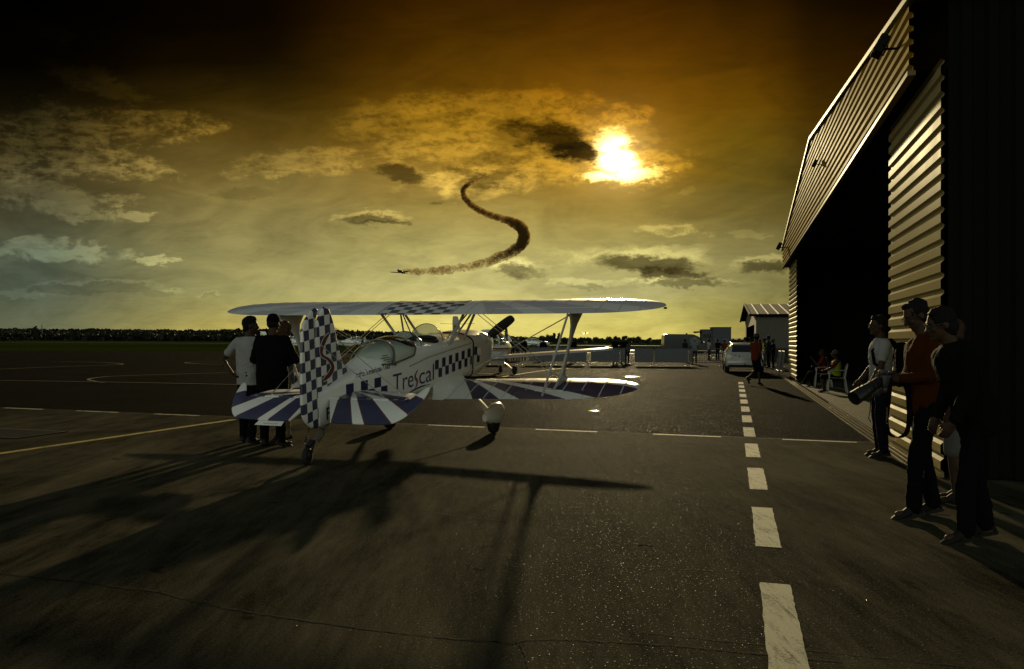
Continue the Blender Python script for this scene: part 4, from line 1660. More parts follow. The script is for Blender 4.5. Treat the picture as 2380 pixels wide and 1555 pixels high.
def ribbed(name, t0, t1, z0, z1, o, m, pitch=0.183, depth=0.036, clip=False, prof=None):
    """sheet with horizontal trapezoid ribs; with clip the upper edge follows the gable"""
    b = MB()
    prof = prof or [(0.0, 0.0), (.030, 0.0), (.052, depth), (.146, depth), (.183, 0.0)]
    k0 = math.floor(z0 / pitch)
    z = z0
    while z < z1 - 1e-4:
        for (a, da), (c, dc) in zip(prof[:-1], prof[1:]):
            za, zc = z + a * pitch / .183, min(z + c * pitch / .183, z1)
            if za >= z1:
                break
            r = []
            for zz, dd in ((za, da), (zc, dc)):
                if clip:
                    q = (zz - EAVE) / (RIDGE - EAVE)
                    if q > 0:
                        hw = (TF - TC) * (1 - q)
                        a0, a1 = max(t0, TC - hw), min(t1, TC + hw)
                    else:
                        a0, a1 = t0, t1
                else:
                    a0, a1 = t0, t1
                r.append((a0, a1, zz, dd))
            if r[0][0] >= r[0][1]:
                continue
            if r[1][0] > r[1][1]:
                mid = (r[1][0] + r[1][1]) / 2
                r[1] = (mid, mid, r[1][2], r[1][3])
            b.add([dn(r[0][0], o - r[0][3], r[0][2]), dn(r[0][1], o - r[0][3], r[0][2]), dn(r[1][1], o - r[1][3], r[1][2]), dn(r[1][0], o - r[1][3], r[1][2])], [(0, 1, 2, 3)])
        z += pitch
    b2 = bpy.data.objects.new(name, b.mesh(name, m))
    COL.objects.link(b2)
    b2.parent = HG
    return b2


# fascia sheets, lapped side by side
fe = [TN + 0.4] + [TN + .4 + (TF + .1 - TN - .4) * i / 5 for i in range(1, 5)] + [TF + 0.12]
for i in range(5):
    ribbed('fascia_sheet', fe[i] + (.006 if i else 0), fe[i + 1] - .006, DOORH, RIDGE - .02, FO + (0.003 if i % 2 else 0.0), M_CLADF, 0.155, 0.050, True, [(0.0, 0.0), (.055, 0.0), (.085, .050), (.160, .050), (.183, 0.0)])
fb = MB()
fb.box((0, 0, 0), (.001, .001, .001))
# underside, lower trim and rake trims of the fascia
def beam(p, q, w, h, nm, m, par=HG):
    p, q = Vector(p), Vector(q)
    d = (q - p).normalized()
    s = d.cross(Vector((0, 0, 1))).normalized()
    u = s.cross(d)
    b = MB().loft([[c + s * (w / 2 * i) + u * (h / 2 * j) for i, j in ((-1, -1), (1, -1), (1, 1), (-1, 1))] for c in (p, q)])
    return b.build(nm, m, par)


beam(dn(TN + .4, FO - .02, DOORH - .03), dn(TF + .12, FO - .02, DOORH - .03), .09, .055, 'lower_trim', M_TRIM)
beam(dn(TN - .1, FO - .03, EAVE + .0), dn(TC, FO - .03, RIDGE + .02), .10, .10, 'rake_trim', M_RAKE)
beam(dn(TC, FO - .03, RIDGE + .02), dn(TF + .15, FO - .03, EAVE), .10, .10, 'rake_trim', M_RAKE)
beam(dn(TF + .13, FO + .10, DOORH - .05), dn(TF + .13, FO + .10, EAVE), .30, .04, 'end_trim', M_DARKCLAD)
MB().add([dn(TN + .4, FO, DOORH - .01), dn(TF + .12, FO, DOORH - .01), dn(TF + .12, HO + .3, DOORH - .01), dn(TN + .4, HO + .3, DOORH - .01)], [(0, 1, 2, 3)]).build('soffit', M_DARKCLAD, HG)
# front panels either side of the doorway
ribbed('front_sheet', TN + .03, TP - .03, 0.03, DOORH - .012, HO, M_CLAD)
ribbed('front_sheet', TQ + .06, TF - .04, 0.10, DOORH - .012, HO, M_CLAD)
beam(dn(TP, HO - .02, 0.02), dn(TP, HO - .02, DOORH - .02), .05, .10, 'panel_edge_trim', M_TRIM)
beam(dn(TN, HO - .02, 0.02), dn(TN, HO - .02, DOORH - .02), .07, .13, 'corner_trim', M_DARKCLAD)
beam(dn(TF, HO - .015, 0.02), dn(TF, HO - .015, DOORH - .02), .08, .10, 'corner_trim', M_DARKCLAD)
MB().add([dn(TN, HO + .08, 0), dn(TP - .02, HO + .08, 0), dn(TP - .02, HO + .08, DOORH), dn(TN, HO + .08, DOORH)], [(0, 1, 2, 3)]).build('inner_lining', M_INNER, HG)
beam(dn(TN, HO - .03, .022), dn(TP, HO - .03, .022), .05, .04, 'base_rail', M_TRIM)
# screws down the ribs of the near panel
scm = MB()
for i in range(25):
    for f in (0.47, 0.02, .98):
        scm.ell(dn(TN + (TP - TN) * f * .96 + .04, HO - .012, 0.13 + i * .183), (.012, .012, .010), None, 6, 4)
tag(scm.build('cladding_screws', M_DARKMETAL, HG), kind='stuff')
# stacked sliding doors on the far side
for i in range(3):
    beam(dn(TQ - .12 - .17 * i, HO + .10 + .09 * i, 0.02), dn(TQ - .12 - .17 * i, HO + .10 + .09 * i, DOORH), .07, .16, 'door_leaf', mat('door_edge', (0.05, 0.045, 0.035), .6, .2))
# end wall towards us, with upright ribs, and the rest of the shell
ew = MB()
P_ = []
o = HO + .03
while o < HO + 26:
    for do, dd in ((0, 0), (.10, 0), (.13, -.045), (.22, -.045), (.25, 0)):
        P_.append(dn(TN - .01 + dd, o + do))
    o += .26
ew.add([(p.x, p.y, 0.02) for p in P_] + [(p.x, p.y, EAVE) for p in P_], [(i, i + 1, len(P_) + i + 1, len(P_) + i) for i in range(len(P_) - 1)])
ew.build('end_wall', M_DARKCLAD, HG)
BKO = HO + 26
sh = MB()
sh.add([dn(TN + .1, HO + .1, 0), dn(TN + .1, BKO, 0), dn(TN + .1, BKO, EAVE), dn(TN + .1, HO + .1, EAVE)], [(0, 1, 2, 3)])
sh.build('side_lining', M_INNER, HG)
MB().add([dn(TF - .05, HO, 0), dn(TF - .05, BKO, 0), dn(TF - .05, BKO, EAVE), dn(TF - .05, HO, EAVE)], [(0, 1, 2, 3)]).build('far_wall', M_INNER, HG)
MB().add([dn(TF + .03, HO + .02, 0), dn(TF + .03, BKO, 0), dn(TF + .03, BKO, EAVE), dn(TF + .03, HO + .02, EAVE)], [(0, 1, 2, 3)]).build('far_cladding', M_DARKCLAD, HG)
MB().add([dn(TN, BKO, 0), dn(TF, BKO, 0), dn(TF, BKO, EAVE), dn(TC, BKO, RIDGE), dn(TN, BKO, EAVE)], [(0, 1, 2, 3, 4)]).build('back_wall', M_INNER, HG)
for a, c in ((TN - .35, EAVE - .06), (TF + .35, EAVE - .06)):
    b = MB()
    q = [dn(a, FO - .10, c + .03), dn(TC, FO - .10, RIDGE + .10), dn(TC, BKO, RIDGE + .10), dn(a, BKO, c + .03)]
    b.add(q + [p - Vector((0, 0, .07)) for p in q], [(0, 1, 2, 3), (7, 6, 5, 4), (0, 4, 5, 1), (1, 5, 6, 2), (2, 6, 7, 3), (3, 7, 4, 0)])
    b.build('roof_slope', M_ROOF, HG)
# door tracks on the ground
M_RAIL = mat('worn_steel_rail', (0.55, 0.50, 0.36), 0.30, 0.9, var=0.15)
for i, (oo, ta, tb) in enumerate(((-.150, TN + .3, TF + .6), (-.075, TN + .3, TF + .4), (.0, TN + .6, TF - 3), (.075, TN + 3.2, TP + 8))):
    b = MB()
    n = 60
    for k in range(2):
        pass
    p0, p1 = dn(ta, HO - .08 + oo, 0), dn(tb, HO - .08 + oo, 0)
    beam(p0 + Vector((0, 0, .006)), p1 + Vector((0, 0, .006)), .020, .022, 'door_track', M_RAIL)
# floodlights on the fascia
def floodlight(X, Y, k):
    t, z = t_at(X, FO - .25), z_at(X, Y, FO - .25)
    p = dn(t, FO - .34 * k, z)
    o = bpy.data.objects.new('floodlight', MB().box((0, 0, 0), (.16, .40, .30), Matrix.Rotation(.5, 3, 'Y'), bev=.03).mesh('floodlight', M_PIT))
    COL.objects.link(o)
    o.parent = HG
    o.location = p
    o.rotation_euler = (0, 0, -DAZ)
    o.scale = (k, k, k)
    a = MB().tube([(.05, 0, -.05), (.34, 0, -.06)], .022, 8).box((.33, 0, -.05), (.03, .14, .14)).tube([(-.02, -.22, -.02), (.08, -.22, -.08), (.08, .22, -.08), (-.02, .22, -.02)], .012, 6)
    a.build('bracket', M_PIT, o)
    MB().box((-.075, 0, -.045), (.01, .33, .24), Matrix.Rotation(.5, 3, 'Y')).build('lamp_glass', M_DARKMETAL, o)
floodlight(1884, 380, .5)
floodlight(1814, 572, .9)
floodlight(2046, 108, .75)
# concrete floor inside
b = MB()
q = [dn(TP - 3.0, HO + .045), dn(TF - .1, HO + .045), dn(TF - .1, BKO), dn(TP - 3.0, BKO)]
b.add([(p.x, p.y, 0.004) for p in q], [(0, 1, 2, 3)])
M_FLOOR = strip_mat('hangar_floor_concrete', (0.075, 0.068, 0.048), 0.8, .3, 60, .2, .3, .02)
structure(b.build('hangar_floor', M_FLOOR))

# ------------------------------------------------------------------ people
def capsule(mb, p0, r0, p1, r1, n=12):
    p0, p1 = Vector(p0), Vector(p1)
    d = p1 - p0
    L = d.length
    if L < 1e-5:
        return
    d.normalize()
    pts, rad = [], []
    for i in range(4):
        a = math.pi / 2 * (1 - (i + .15) / 4.0)
        pts.append(p0 - d * r0 * math.sin(a))
        rad.append(r0 * math.cos(a) + 1e-4)
    for i in range(5):
        q = i / 4
        pts.append(p0 + d * L * q)
        rad.append(r0 + (r1 - r0) * q)
    for i in range(4):
        a = math.pi / 2 * (i + .85) / 4.0
        pts.append(p1 + d * r1 * math.sin(a))
        rad.append(r1 * math.cos(a) + 1e-4)
    mb.tube(pts, rad, n)


def remesh(mb, voxel, iters=4, name='m', mats=None, fold=0.0, seed=0):
    me = bpy.data.meshes.new(name)
    me.from_pydata(mb.v, [], mb.f)
    bm = bmesh.new()
    bm.from_mesh(me)
    bmesh.ops.recalc_face_normals(bm, faces=bm.faces[:])
    bm.to_mesh(me)
    bm.free()
    o = bpy.data.objects.new(name, me)
    COL.objects.link(o)
    r = o.modifiers.new('r', 'REMESH')
    r.mode = 'VOXEL'
    r.voxel_size = voxel
    s = o.modifiers.new('s', 'SMOOTH')
    s.iterations = iters
    s.factor = 0.5
    dg = bpy.context.evaluated_depsgraph_get()
    out = bpy.data.meshes.new_from_object(o.evaluated_get(dg))
    bpy.data.objects.remove(o)
    bpy.data.meshes.remove(me)
    if fold:
        n = len(out.vertices)
        co = np.empty(n * 3)
        no = np.empty(n * 3)
        out.vertices.foreach_get('co', co)
        out.vertices.foreach_get('normal', no)
        co, no = co.reshape(-1, 3), no.reshape(-1, 3)
        for i in range(n):
            p = co[i]
            h = mnoise.fractal(Vector((p[0] * 9 + seed, p[1] * 9, p[2] * 6 + p[0] * 5)), 0.8, 2.0, 4) * 1.5
            h2 = 1 - abs(mnoise.noise(Vector((p[0] * 7 + seed, p[1] * 7 + 3, p[2] * 11 - p[0] * 6)))) * 2
            co[i] += no[i] * (h * fold + max(h2, 0) ** 3 * fold * .7)
        out.vertices.foreach_set('co', co.ravel())
    out.polygons.foreach_set('use_smooth', [True] * len(out.polygons))
    out.materials.clear()
    if mats:
        out.materials.append(mats)
    out.update()
    return out


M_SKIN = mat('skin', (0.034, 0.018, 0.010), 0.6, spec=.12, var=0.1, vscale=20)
M_HAIR = mat('dark_hair', (0.006, 0.005, 0.004), 0.7, spec=.06, var=0.4, vscale=60, bmp=.6, bscale=90)
M_HAIRG = mat('grey_hair', (0.16, 0.15, 0.13), 0.6, var=0.4, vscale=60, bmp=.6, bscale=90)
M_HAIRB = mat('brown_hair', (0.03, 0.016, 0.007), 0.6, spec=.1, var=0.4, vscale=60, bmp=.6, bscale=90)
M_SHOE = mat('dark_shoe', (0.010, 0.009, 0.009), 0.7, spec=.12, var=.2)
M_SHOEW = mat('pale_shoe', (0.014, 0.013, 0.011), 0.9, spec=.03, var=.4, vscale=25)


def cloth(name, c, rough=0.9):
    return mat(name, c, rough, spec=0.03, var=0.22, vscale=9, sheen=0.0, bmp=0.25, bscale=180)


C_BLACK = cloth('black_cloth', (0.003, 0.003, 0.0032))
C_NAVY = cloth('dark_navy_cloth', (0.010, 0.011, 0.018))
C_DENIM = cloth('dark_denim', (0.005, 0.0055, 0.009))
C_WHITE = cloth('white_cloth', (0.21, 0.205, 0.195))
C_GREYW = cloth('pale_grey_cloth', (0.08, 0.077, 0.07))
C_ORANGE = cloth('orange_cloth', (0.036, 0.0100, 0.0012))
C_RED = cloth('rust_red_cloth', (0.085, 0.016, 0.006))
C_YELLOW = cloth('safety_yellow_cloth', (0.22, 0.25, 0.012))
C_KHAKI = cloth('khaki_cloth', (0.16, 0.13, 0.085))
C_GREEN = cloth('dark_green_jacket_cloth', (0.003, 0.004, 0.0025))
C_GREY = cloth('grey_cloth', (0.05, 0.05, 0.048))
C_CHECK = cloth('checked_shirt_cloth', (0.11, 0.115, 0.12))


def default_joints():
    J = dict(pelvis=(0, 0, .96), neck=(0, -.015, 1.49), head=(0, .02, 1.655))
    for s, k in ((1, 'r'), (-1, 'l')):
        J['hip' + k] = (s * .092, 0, .93)
        J['knee' + k] = (s * .10, .015, .50)
        J['ank' + k] = (s * .105, -.02, .085)
        J['toe' + k] = (s * .13, .17, .03)
        J['sho' + k] = (s * .185, -.01, 1.435)
        J['elb' + k] = (s * .245, -.03, 1.15)
        J['wri' + k] = (s * .25, .04, .90)
    return J


def person(label, loc, face, joints=None, height=1.78, top=None, sleeve='short', bottom=None, shorts=False, shoes=None, hair=None, cap=None, vest=None,
           voxel=0.02, look=0.0, nod=0.0, hands=None, bulk=1.0, group=None, glasses=False, tlen=0.0, longhair=False, seed=0, seated=False, bare_head=False):
    """face: compass direction the person faces (degrees right of straight ahead)"""
    J = default_joints()
    if joints:
        J.update(joints)
    J = {k: Vector(v) for k, v in J.items()}
    sc = height / 1.78
    root = thing('person', label, 'person', (loc[0], loc[1], loc[2] if len(loc) > 2 else 0.0), -math.radians(face), group)
    fine = voxel < 0.012
    hr = (J['hipr'] - J['hipl']).normalized()
    sr = (J['shor'] - J['shol']).normalized()
    P, NK = J['pelvis'], J['neck']
    up = (NK - P)

    def torso(mb, grow, f0=-0.13, f1=1.0, belly=0.0):
        prof = [(-.20, .135, .10), (-.13, .155, .112), (0, .168, .122), (.12, .165, .118), (.25, .158, .112), (.40, .163, .115), (.55, .172, .122), (.72, .185, .125), (.86, .182, .112), (.95, .135, .088), (1.0, .075, .065)]
        rings = []
        for f, hw, hd in prof:
            if f < f0 - .001 or f > f1 + .001:
                continue
            c = P + up * f
            r = hr.lerp(sr, min(max(f, 0), 1)).normalized()
            u = up.normalized()
            fw = u.cross(r).normalized()
            hw_, hd_ = hw * bulk + grow, hd * bulk + grow
            if belly and .1 < f < .6:
                hd_ += belly
            rings.append([c + r * (hw_ * math.copysign(abs(math.cos(a)) ** .8, math.cos(a))) + fw * (hd_ * math.copysign(abs(math.sin(a)) ** .8, math.sin(a)) + (.01 if f > .5 else 0)) for a in (2 * math.pi * j / 20 for j in range(20))])
        mb.loft(rings)
    # head frame
    H = J['head']
    Rz = Matrix.Rotation(-math.radians(look), 3, 'Z') @ Matrix.Rotation(-math.radians(nod), 3, 'X')
    hp = lambda x, y, z: H + Rz @ Vector((x, y, z))
    body = MB()
    torso(body, -.012)
    capsule(body, NK - up.normalized() * .05, .062, H - Vector((0, .02, .05)), .055)
    body.ell(H + Rz @ Vector((0, -.005, .03)), (.076, .096, .098), Rz)
    body.ell(H + Rz @ Vector((0, .018, -.035)), (.060, .074, .085), Rz)
    body.ell(hp(0, .06, -.085), (.032, .028, .025), Rz)                      # chin
    if voxel < 0.03:
        capsule(body, hp(0, .088, .018), .010, hp(0, .108, -.022), .0155, 8)     # nose
        body.ell(hp(0, .083, -.055), (.026, .014, .011), Rz)                     # lips
        body.ell(hp(0, .084, .035), (.055, .014, .012), Rz)                      # brow
        for s in (-1, 1):
            body.ell(hp(s * .079, -.012, -.005), (.010, .020, .032), Rz)
            body.ell(hp(s * .038, .070, -.018), (.022, .02, .018), Rz)
    for s, k in ((1, 'r'), (-1, 'l')):
        S_, E_, W_ = J['sho' + k], J['elb' + k], J['wri' + k]
        capsule(body, S_, .050, E_, .040)
        capsule(body, E_, .042, W_, .028)
        m = E_.lerp(W_, .3)
        body.ell(m, (.044, .044, .05))
        # hand
        spec = (hands or {}).get(k, {})
        hd = Vector(spec.get('dir', (W_ - E_))).normalized()
        pn = Vector(spec.get('palm', (-s, 0, 0)))
        pn = (pn - hd * pn.dot(hd)).normalized()
        sd = hd.cross(pn).normalized()
        curl = spec.get('curl', .35)
        Rh = Matrix((sd, hd, pn)).transposed()
        body.ell(W_ + hd * .050, (.040, .056, .017), Rh)
        capsule(body, W_ - hd * .01, .027, W_ + hd * .03, .026)
        if fine:
            for i, (of, ln) in enumerate(((-.030, .066), (-.010, .076), (.010, .072), (.029, .056))):
                b0 = W_ + hd * .088 + sd * of
                d1 = (hd * math.cos(curl) + pn * math.sin(curl)).normalized()
                d2 = (hd * math.cos(curl * 2.3) + pn * math.sin(curl * 2.3)).normalized()
                d3 = (hd * math.cos(curl * 3.2) + pn * math.sin(curl * 3.2)).normalized()
                b1 = b0 + d1 * ln * .45
                b2 = b1 + d2 * ln * .32
                capsule(body, b0 - hd * .03, .0095, b1, .0088, 8)
                capsule(body, b1, .0088, b2, .0082, 8)
                capsule(body, b2, .0082, b2 + d3 * ln * .28, .0075, 8)
            tside = spec.get('thumb', -1) * sd
            t0 = W_ + hd * .028 + tside * .026
            t1 = t0 + (hd * .6 + tside * .55 + pn * .35).normalized() * .042
            t2 = t1 + (hd * .8 + tside * .1 + pn * .5).normalized() * .034
            capsule(body, t0, .014, t1, .0105, 8)
            capsule(body, t1, .0105, t2, .009, 8)
        else:
            d1 = (hd * math.cos(curl) + pn * math.sin(curl)).normalized()
            capsule(body, W_ + hd * .07, .026, W_ + hd * .09 + d1 * .06, .020)
            capsule(body, W_ + hd * .03, .014, W_ + hd * .07 - sd * .04, .012)
        HP, K, A, T = J['hip' + k], J['knee' + k], J['ank' + k], J['toe' + k]
        capsule(body, HP, .078, K, .052)
        capsule(body, K, .050, A, .034)
        calf = K.lerp(A, .28)
        back = (A - K).normalized().cross(hr)
        body.ell(calf - back * .012 * (1 if back.y > 0 else -1), (.052, .055, .10), Vector((0, 0, 1)).rotation_difference((A - K).normalized()).to_matrix())
        ft = (T - A)
        ft.z = 0
        fl = ft.normalized()
        capsule(body, A + Vector((0, 0, -.03)) - fl * .025, .036, A + Vector((0, 0, -.045)) + fl * .13, .028)
    bm_ = remesh(body, voxel, 3, 'body', M_SKIN)
    ob = bpy.data.objects.new('body', bm_)
    COL.objects.link(ob)
    ob.parent = root
    ob.scale = (sc, sc, sc)

    def part(nm, me):
        o = bpy.data.objects.new(nm, me)
        COL.objects.link(o)
        o.parent = root
        o.scale = (sc, sc, sc)
        return o
    cv = max(voxel * 1.15, .009)
    if top:
        tb = MB()
        torso(tb, .012, -.20 if tlen >= 0 else 0.0)
        if tlen > 0:
            c = P - up.normalized() * (.10 + tlen)
            tb.loft([[P + up * f - up.normalized() * d + hr * (.182 * bulk * math.cos(a)) + up.normalized().cross(hr) * (.138 * bulk * math.sin(a)) for a in (2 * math.pi * j / 20 for j in range(20))] for f, d in ((.1, 0), (0, .06), (0, .10 + tlen))])
        for s, k in ((1, 'r'), (-1, 'l')):
            S_, E_, W_ = J['sho' + k], J['elb' + k], J['wri' + k]
            capsule(tb, S_, .066, S_.lerp(E_, .5), .062)
            capsule(tb, NK - up.normalized() * .04, .06, S_, .062)
            if sleeve == 'short':
                capsule(tb, S_, .066, S_.lerp(E_, .62), .060)
            else:
                capsule(tb, S_, .066, E_, .056)
                capsule(tb, E_, .057, E_.lerp(W_, .93), .042)
        if sleeve != 'none' and fine:
            capsule(tb, NK - up.normalized() * .035 - hr * .045, .022, NK - up.normalized() * .035 + hr * .045, .022)      # collar
            for j in range(10):
                a0, a1 = 2 * math.pi * j / 10, 2 * math.pi * (j + 1) / 10
                u = up.normalized()
                fw = u.cross(sr)
                cc = NK + u * .006
                capsule(tb, cc + sr * .072 * math.cos(a0) + fw * .070 * math.sin(a0), .014, cc + sr * .072 * math.cos(a1) + fw * .070 * math.sin(a1), .014, 8)
        part('top_garment' if sleeve == 'short' else 'jacket' if tlen > .02 else 'long_sleeved_top', remesh(tb, cv, 3, 'top', top, .006 if fine else 0, seed))
    if vest:
        vb = MB()
        torso(vb, .022, 0.0, .95)
        for s, k in ((1, 'r'), (-1, 'l')):
            capsule(vb, NK - up.normalized() * .05, .055, J['sho' + k] - sr * s * .03, .062)
        part('safety_vest', remesh(vb, cv, 3, 'vest', vest))
    if bottom:
        bb = MB()
        torso(bb, .006, -.20, .14)
        for s, k in ((1, 'r'), (-1, 'l')):
            HP, K, A = J['hip' + k], J['knee' + k], J['ank' + k]
            if shorts:
                capsule(bb, HP, .094, HP.lerp(K, .95), .082)
            else:
                capsule(bb, HP, .092, K, .068)
                capsule(bb, K, .068, A + (A - K).normalized() * -.02, .062)
        part('shorts' if shorts else 'trousers', remesh(bb, cv, 3, 'bottom', bottom, .006 if fine else 0, seed + 5))
    sb = []
    for s, k in ((1, 'r'), (-1, 'l')):
        A, T, K = J['ank' + k], J['toe' + k], J['knee' + k]
        ft = T - A
        ft.normalize()
        side = ft.cross(Vector((0, 0, 1))).normalized()
        upv = side.cross(ft).normalized()
        fb_ = MB()
        base = A + upv * 0 
        sole = -.052
        R_ = []
        for q, w, hgt in ((-.062, .026, .05), (-.05, .034, .085), (-.01, .037, .10), (.04, .037, .085), (.09, .043, .062), (.14, .046, .046), (.175, .040, .036), (.20, .024, .024)):
            c = A + ft * q
            R_.append([c + side * (w * math.cos(a)) + upv * (sole + (hgt * .5) + hgt * .5 * math.sin(a)) for a in (2 * math.pi * j / 12 for j in range(12))])
        fb_.loft(R_)
        o = fb_.build('shoe', shoes or M_SHOE, root, True, 60)
        o.scale = (sc, sc, sc)
        if fine:
            sl = MB()
            R_ = []
            for q, w in ((-.066, .024), (-.05, .037), (-.01, .039), (.04, .038), (.09, .046), (.14, .048), (.18, .041), (.205, .022)):
                c = A + ft * q
                R_.append([c + side * (w * i) + upv * (sole + j) for i, j in ((-1, -.012), (1, -.012), (1, .012), (-1, .012))])
            sl.loft(R_)
            sl.build('sole', M_SHOEW if shoes is M_SHOEW else M_RUBBER, o, True, 60)
    # hair or cap
    if cap:
        cb = MB()
        cb.ell(hp(0, -.006, .050), (.086, .106, .090), Rz)
        keep = []
        b2 = MB()
        R_ = []
        for z, k in ((.030, 1.0), (.055, 1.0), (.085, .95), (.115, .80), (.135, .55), (.145, .2)):
            R_.append([hp(.085 * k * math.cos(a), -.006 + .106 * k * math.sin(a), z) for a in (2 * math.pi * j / 24 for j in range(24))])
        b2.loft(R_)
        b2.loft([[hp(x, y, .040 - .9 * (y - .09) * .22 - abs(x) * .25 + dz) for x, y in ((-.072, .062), (-.068, .10), (-.045, .145), (0, .165), (.045, .145), (.068, .10), (.072, .062))] for dz in (-.004, .004)], True, True)
        part('cap', b2.mesh('cap', cap, True, 50))
        if hair:
            hb = MB()
            hb.ell(hp(0, -.018, .012), (.081, .092, .082), Rz)
            part('hair', remesh(hb, max(voxel * .8, .006), 1, 'hair', hair, .004, seed))
    elif hair:
        hb = MB()
        hb.ell(hp(0, -.022, .050), (.083, .094, .094), Rz)
        hb.ell(hp(0, -.045, -.01), (.074, .062, .085), Rz)
        hb.ell(hp(0, .035, .105), (.062, .040, .030), Rz)
        if longhair:
            hb.ell(hp(0, -.075, -.09), (.060, .045, .12), Rz)
            hb.ell(hp(0, -.12, -.03), (.035, .05, .06), Rz)
        part('hair', remesh(hb, max(voxel * .7, .006), 1, 'hair', hair, .010, seed))
    if glasses:
        gb = MB()
        for s in (-1, 1):
            gb.tube([hp(s * .034 + .022 * math.cos(a), .102, .012 + .017 * math.sin(a)) for a in (2 * math.pi * j / 14 for j in range(14))], .0022, 6, cyclic=True, caps=False)
            gb.tube([hp(s * .056, .101, .016), hp(s * .080, .06, .018), hp(s * .084, -.01, .010)], .0022, 6)
        gb.tube([hp(-.013, .104, .016), hp(.013, .104, .016)], .002, 6)
        part('spectacles', gb.mesh('spectacles', M_DARKMETAL, True))
    return root


def G(X, Y):
    p = ground(X, Y)
    return (p[0], p[1], 0.0)


# --- three men in conversation by the tail
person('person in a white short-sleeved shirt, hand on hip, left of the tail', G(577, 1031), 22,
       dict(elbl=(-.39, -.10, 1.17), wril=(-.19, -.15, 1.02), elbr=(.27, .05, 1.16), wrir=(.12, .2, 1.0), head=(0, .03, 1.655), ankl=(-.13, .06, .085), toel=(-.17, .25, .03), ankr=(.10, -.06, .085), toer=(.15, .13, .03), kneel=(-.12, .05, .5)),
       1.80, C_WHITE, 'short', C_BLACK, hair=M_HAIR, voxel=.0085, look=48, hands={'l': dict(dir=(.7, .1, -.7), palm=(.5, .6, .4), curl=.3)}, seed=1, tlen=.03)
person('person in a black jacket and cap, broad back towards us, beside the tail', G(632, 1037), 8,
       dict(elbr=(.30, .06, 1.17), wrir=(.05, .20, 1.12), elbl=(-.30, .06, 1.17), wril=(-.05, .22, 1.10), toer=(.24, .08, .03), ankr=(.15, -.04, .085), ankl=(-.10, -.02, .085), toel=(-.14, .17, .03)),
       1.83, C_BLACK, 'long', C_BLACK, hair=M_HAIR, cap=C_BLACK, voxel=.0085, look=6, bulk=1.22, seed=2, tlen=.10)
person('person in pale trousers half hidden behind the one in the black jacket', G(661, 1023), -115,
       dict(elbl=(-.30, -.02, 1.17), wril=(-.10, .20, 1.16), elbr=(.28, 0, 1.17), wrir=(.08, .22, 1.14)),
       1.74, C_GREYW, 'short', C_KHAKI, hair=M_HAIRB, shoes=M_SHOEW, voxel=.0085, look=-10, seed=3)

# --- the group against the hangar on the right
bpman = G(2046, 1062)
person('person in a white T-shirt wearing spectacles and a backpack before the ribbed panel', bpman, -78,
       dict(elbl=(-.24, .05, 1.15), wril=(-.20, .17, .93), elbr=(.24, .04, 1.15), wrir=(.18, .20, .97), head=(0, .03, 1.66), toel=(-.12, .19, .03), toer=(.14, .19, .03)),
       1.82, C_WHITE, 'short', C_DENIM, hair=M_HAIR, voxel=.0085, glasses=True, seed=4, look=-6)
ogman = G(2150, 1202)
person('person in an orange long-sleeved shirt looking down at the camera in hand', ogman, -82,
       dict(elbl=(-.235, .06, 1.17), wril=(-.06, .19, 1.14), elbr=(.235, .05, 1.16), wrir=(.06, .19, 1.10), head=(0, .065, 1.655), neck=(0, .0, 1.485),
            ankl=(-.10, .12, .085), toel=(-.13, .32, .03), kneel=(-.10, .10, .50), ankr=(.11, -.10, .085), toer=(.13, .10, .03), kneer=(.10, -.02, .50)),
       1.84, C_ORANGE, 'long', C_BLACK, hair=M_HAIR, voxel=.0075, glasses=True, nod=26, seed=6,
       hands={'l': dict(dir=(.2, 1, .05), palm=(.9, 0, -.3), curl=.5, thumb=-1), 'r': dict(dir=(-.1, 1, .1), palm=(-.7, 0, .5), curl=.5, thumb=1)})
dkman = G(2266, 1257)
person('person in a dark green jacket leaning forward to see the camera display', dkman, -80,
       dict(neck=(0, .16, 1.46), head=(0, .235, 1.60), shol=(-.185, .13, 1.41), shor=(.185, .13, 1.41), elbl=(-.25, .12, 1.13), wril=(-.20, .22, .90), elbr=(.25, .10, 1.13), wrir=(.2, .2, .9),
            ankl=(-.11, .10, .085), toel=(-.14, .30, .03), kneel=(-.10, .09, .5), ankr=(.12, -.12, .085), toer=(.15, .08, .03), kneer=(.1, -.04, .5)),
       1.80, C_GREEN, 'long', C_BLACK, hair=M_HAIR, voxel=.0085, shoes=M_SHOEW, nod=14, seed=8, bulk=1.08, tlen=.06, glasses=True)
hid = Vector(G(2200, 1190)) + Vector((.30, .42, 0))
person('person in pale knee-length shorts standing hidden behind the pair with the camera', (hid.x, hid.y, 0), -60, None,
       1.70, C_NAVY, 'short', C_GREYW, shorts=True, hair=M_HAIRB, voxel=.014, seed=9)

# backpack on the man by the panel
def local_frame(loc, face):
    M_ = Matrix.Rotation(-math.radians(face), 4, 'Z')
    M_.translation = Vector(loc)
    return M_


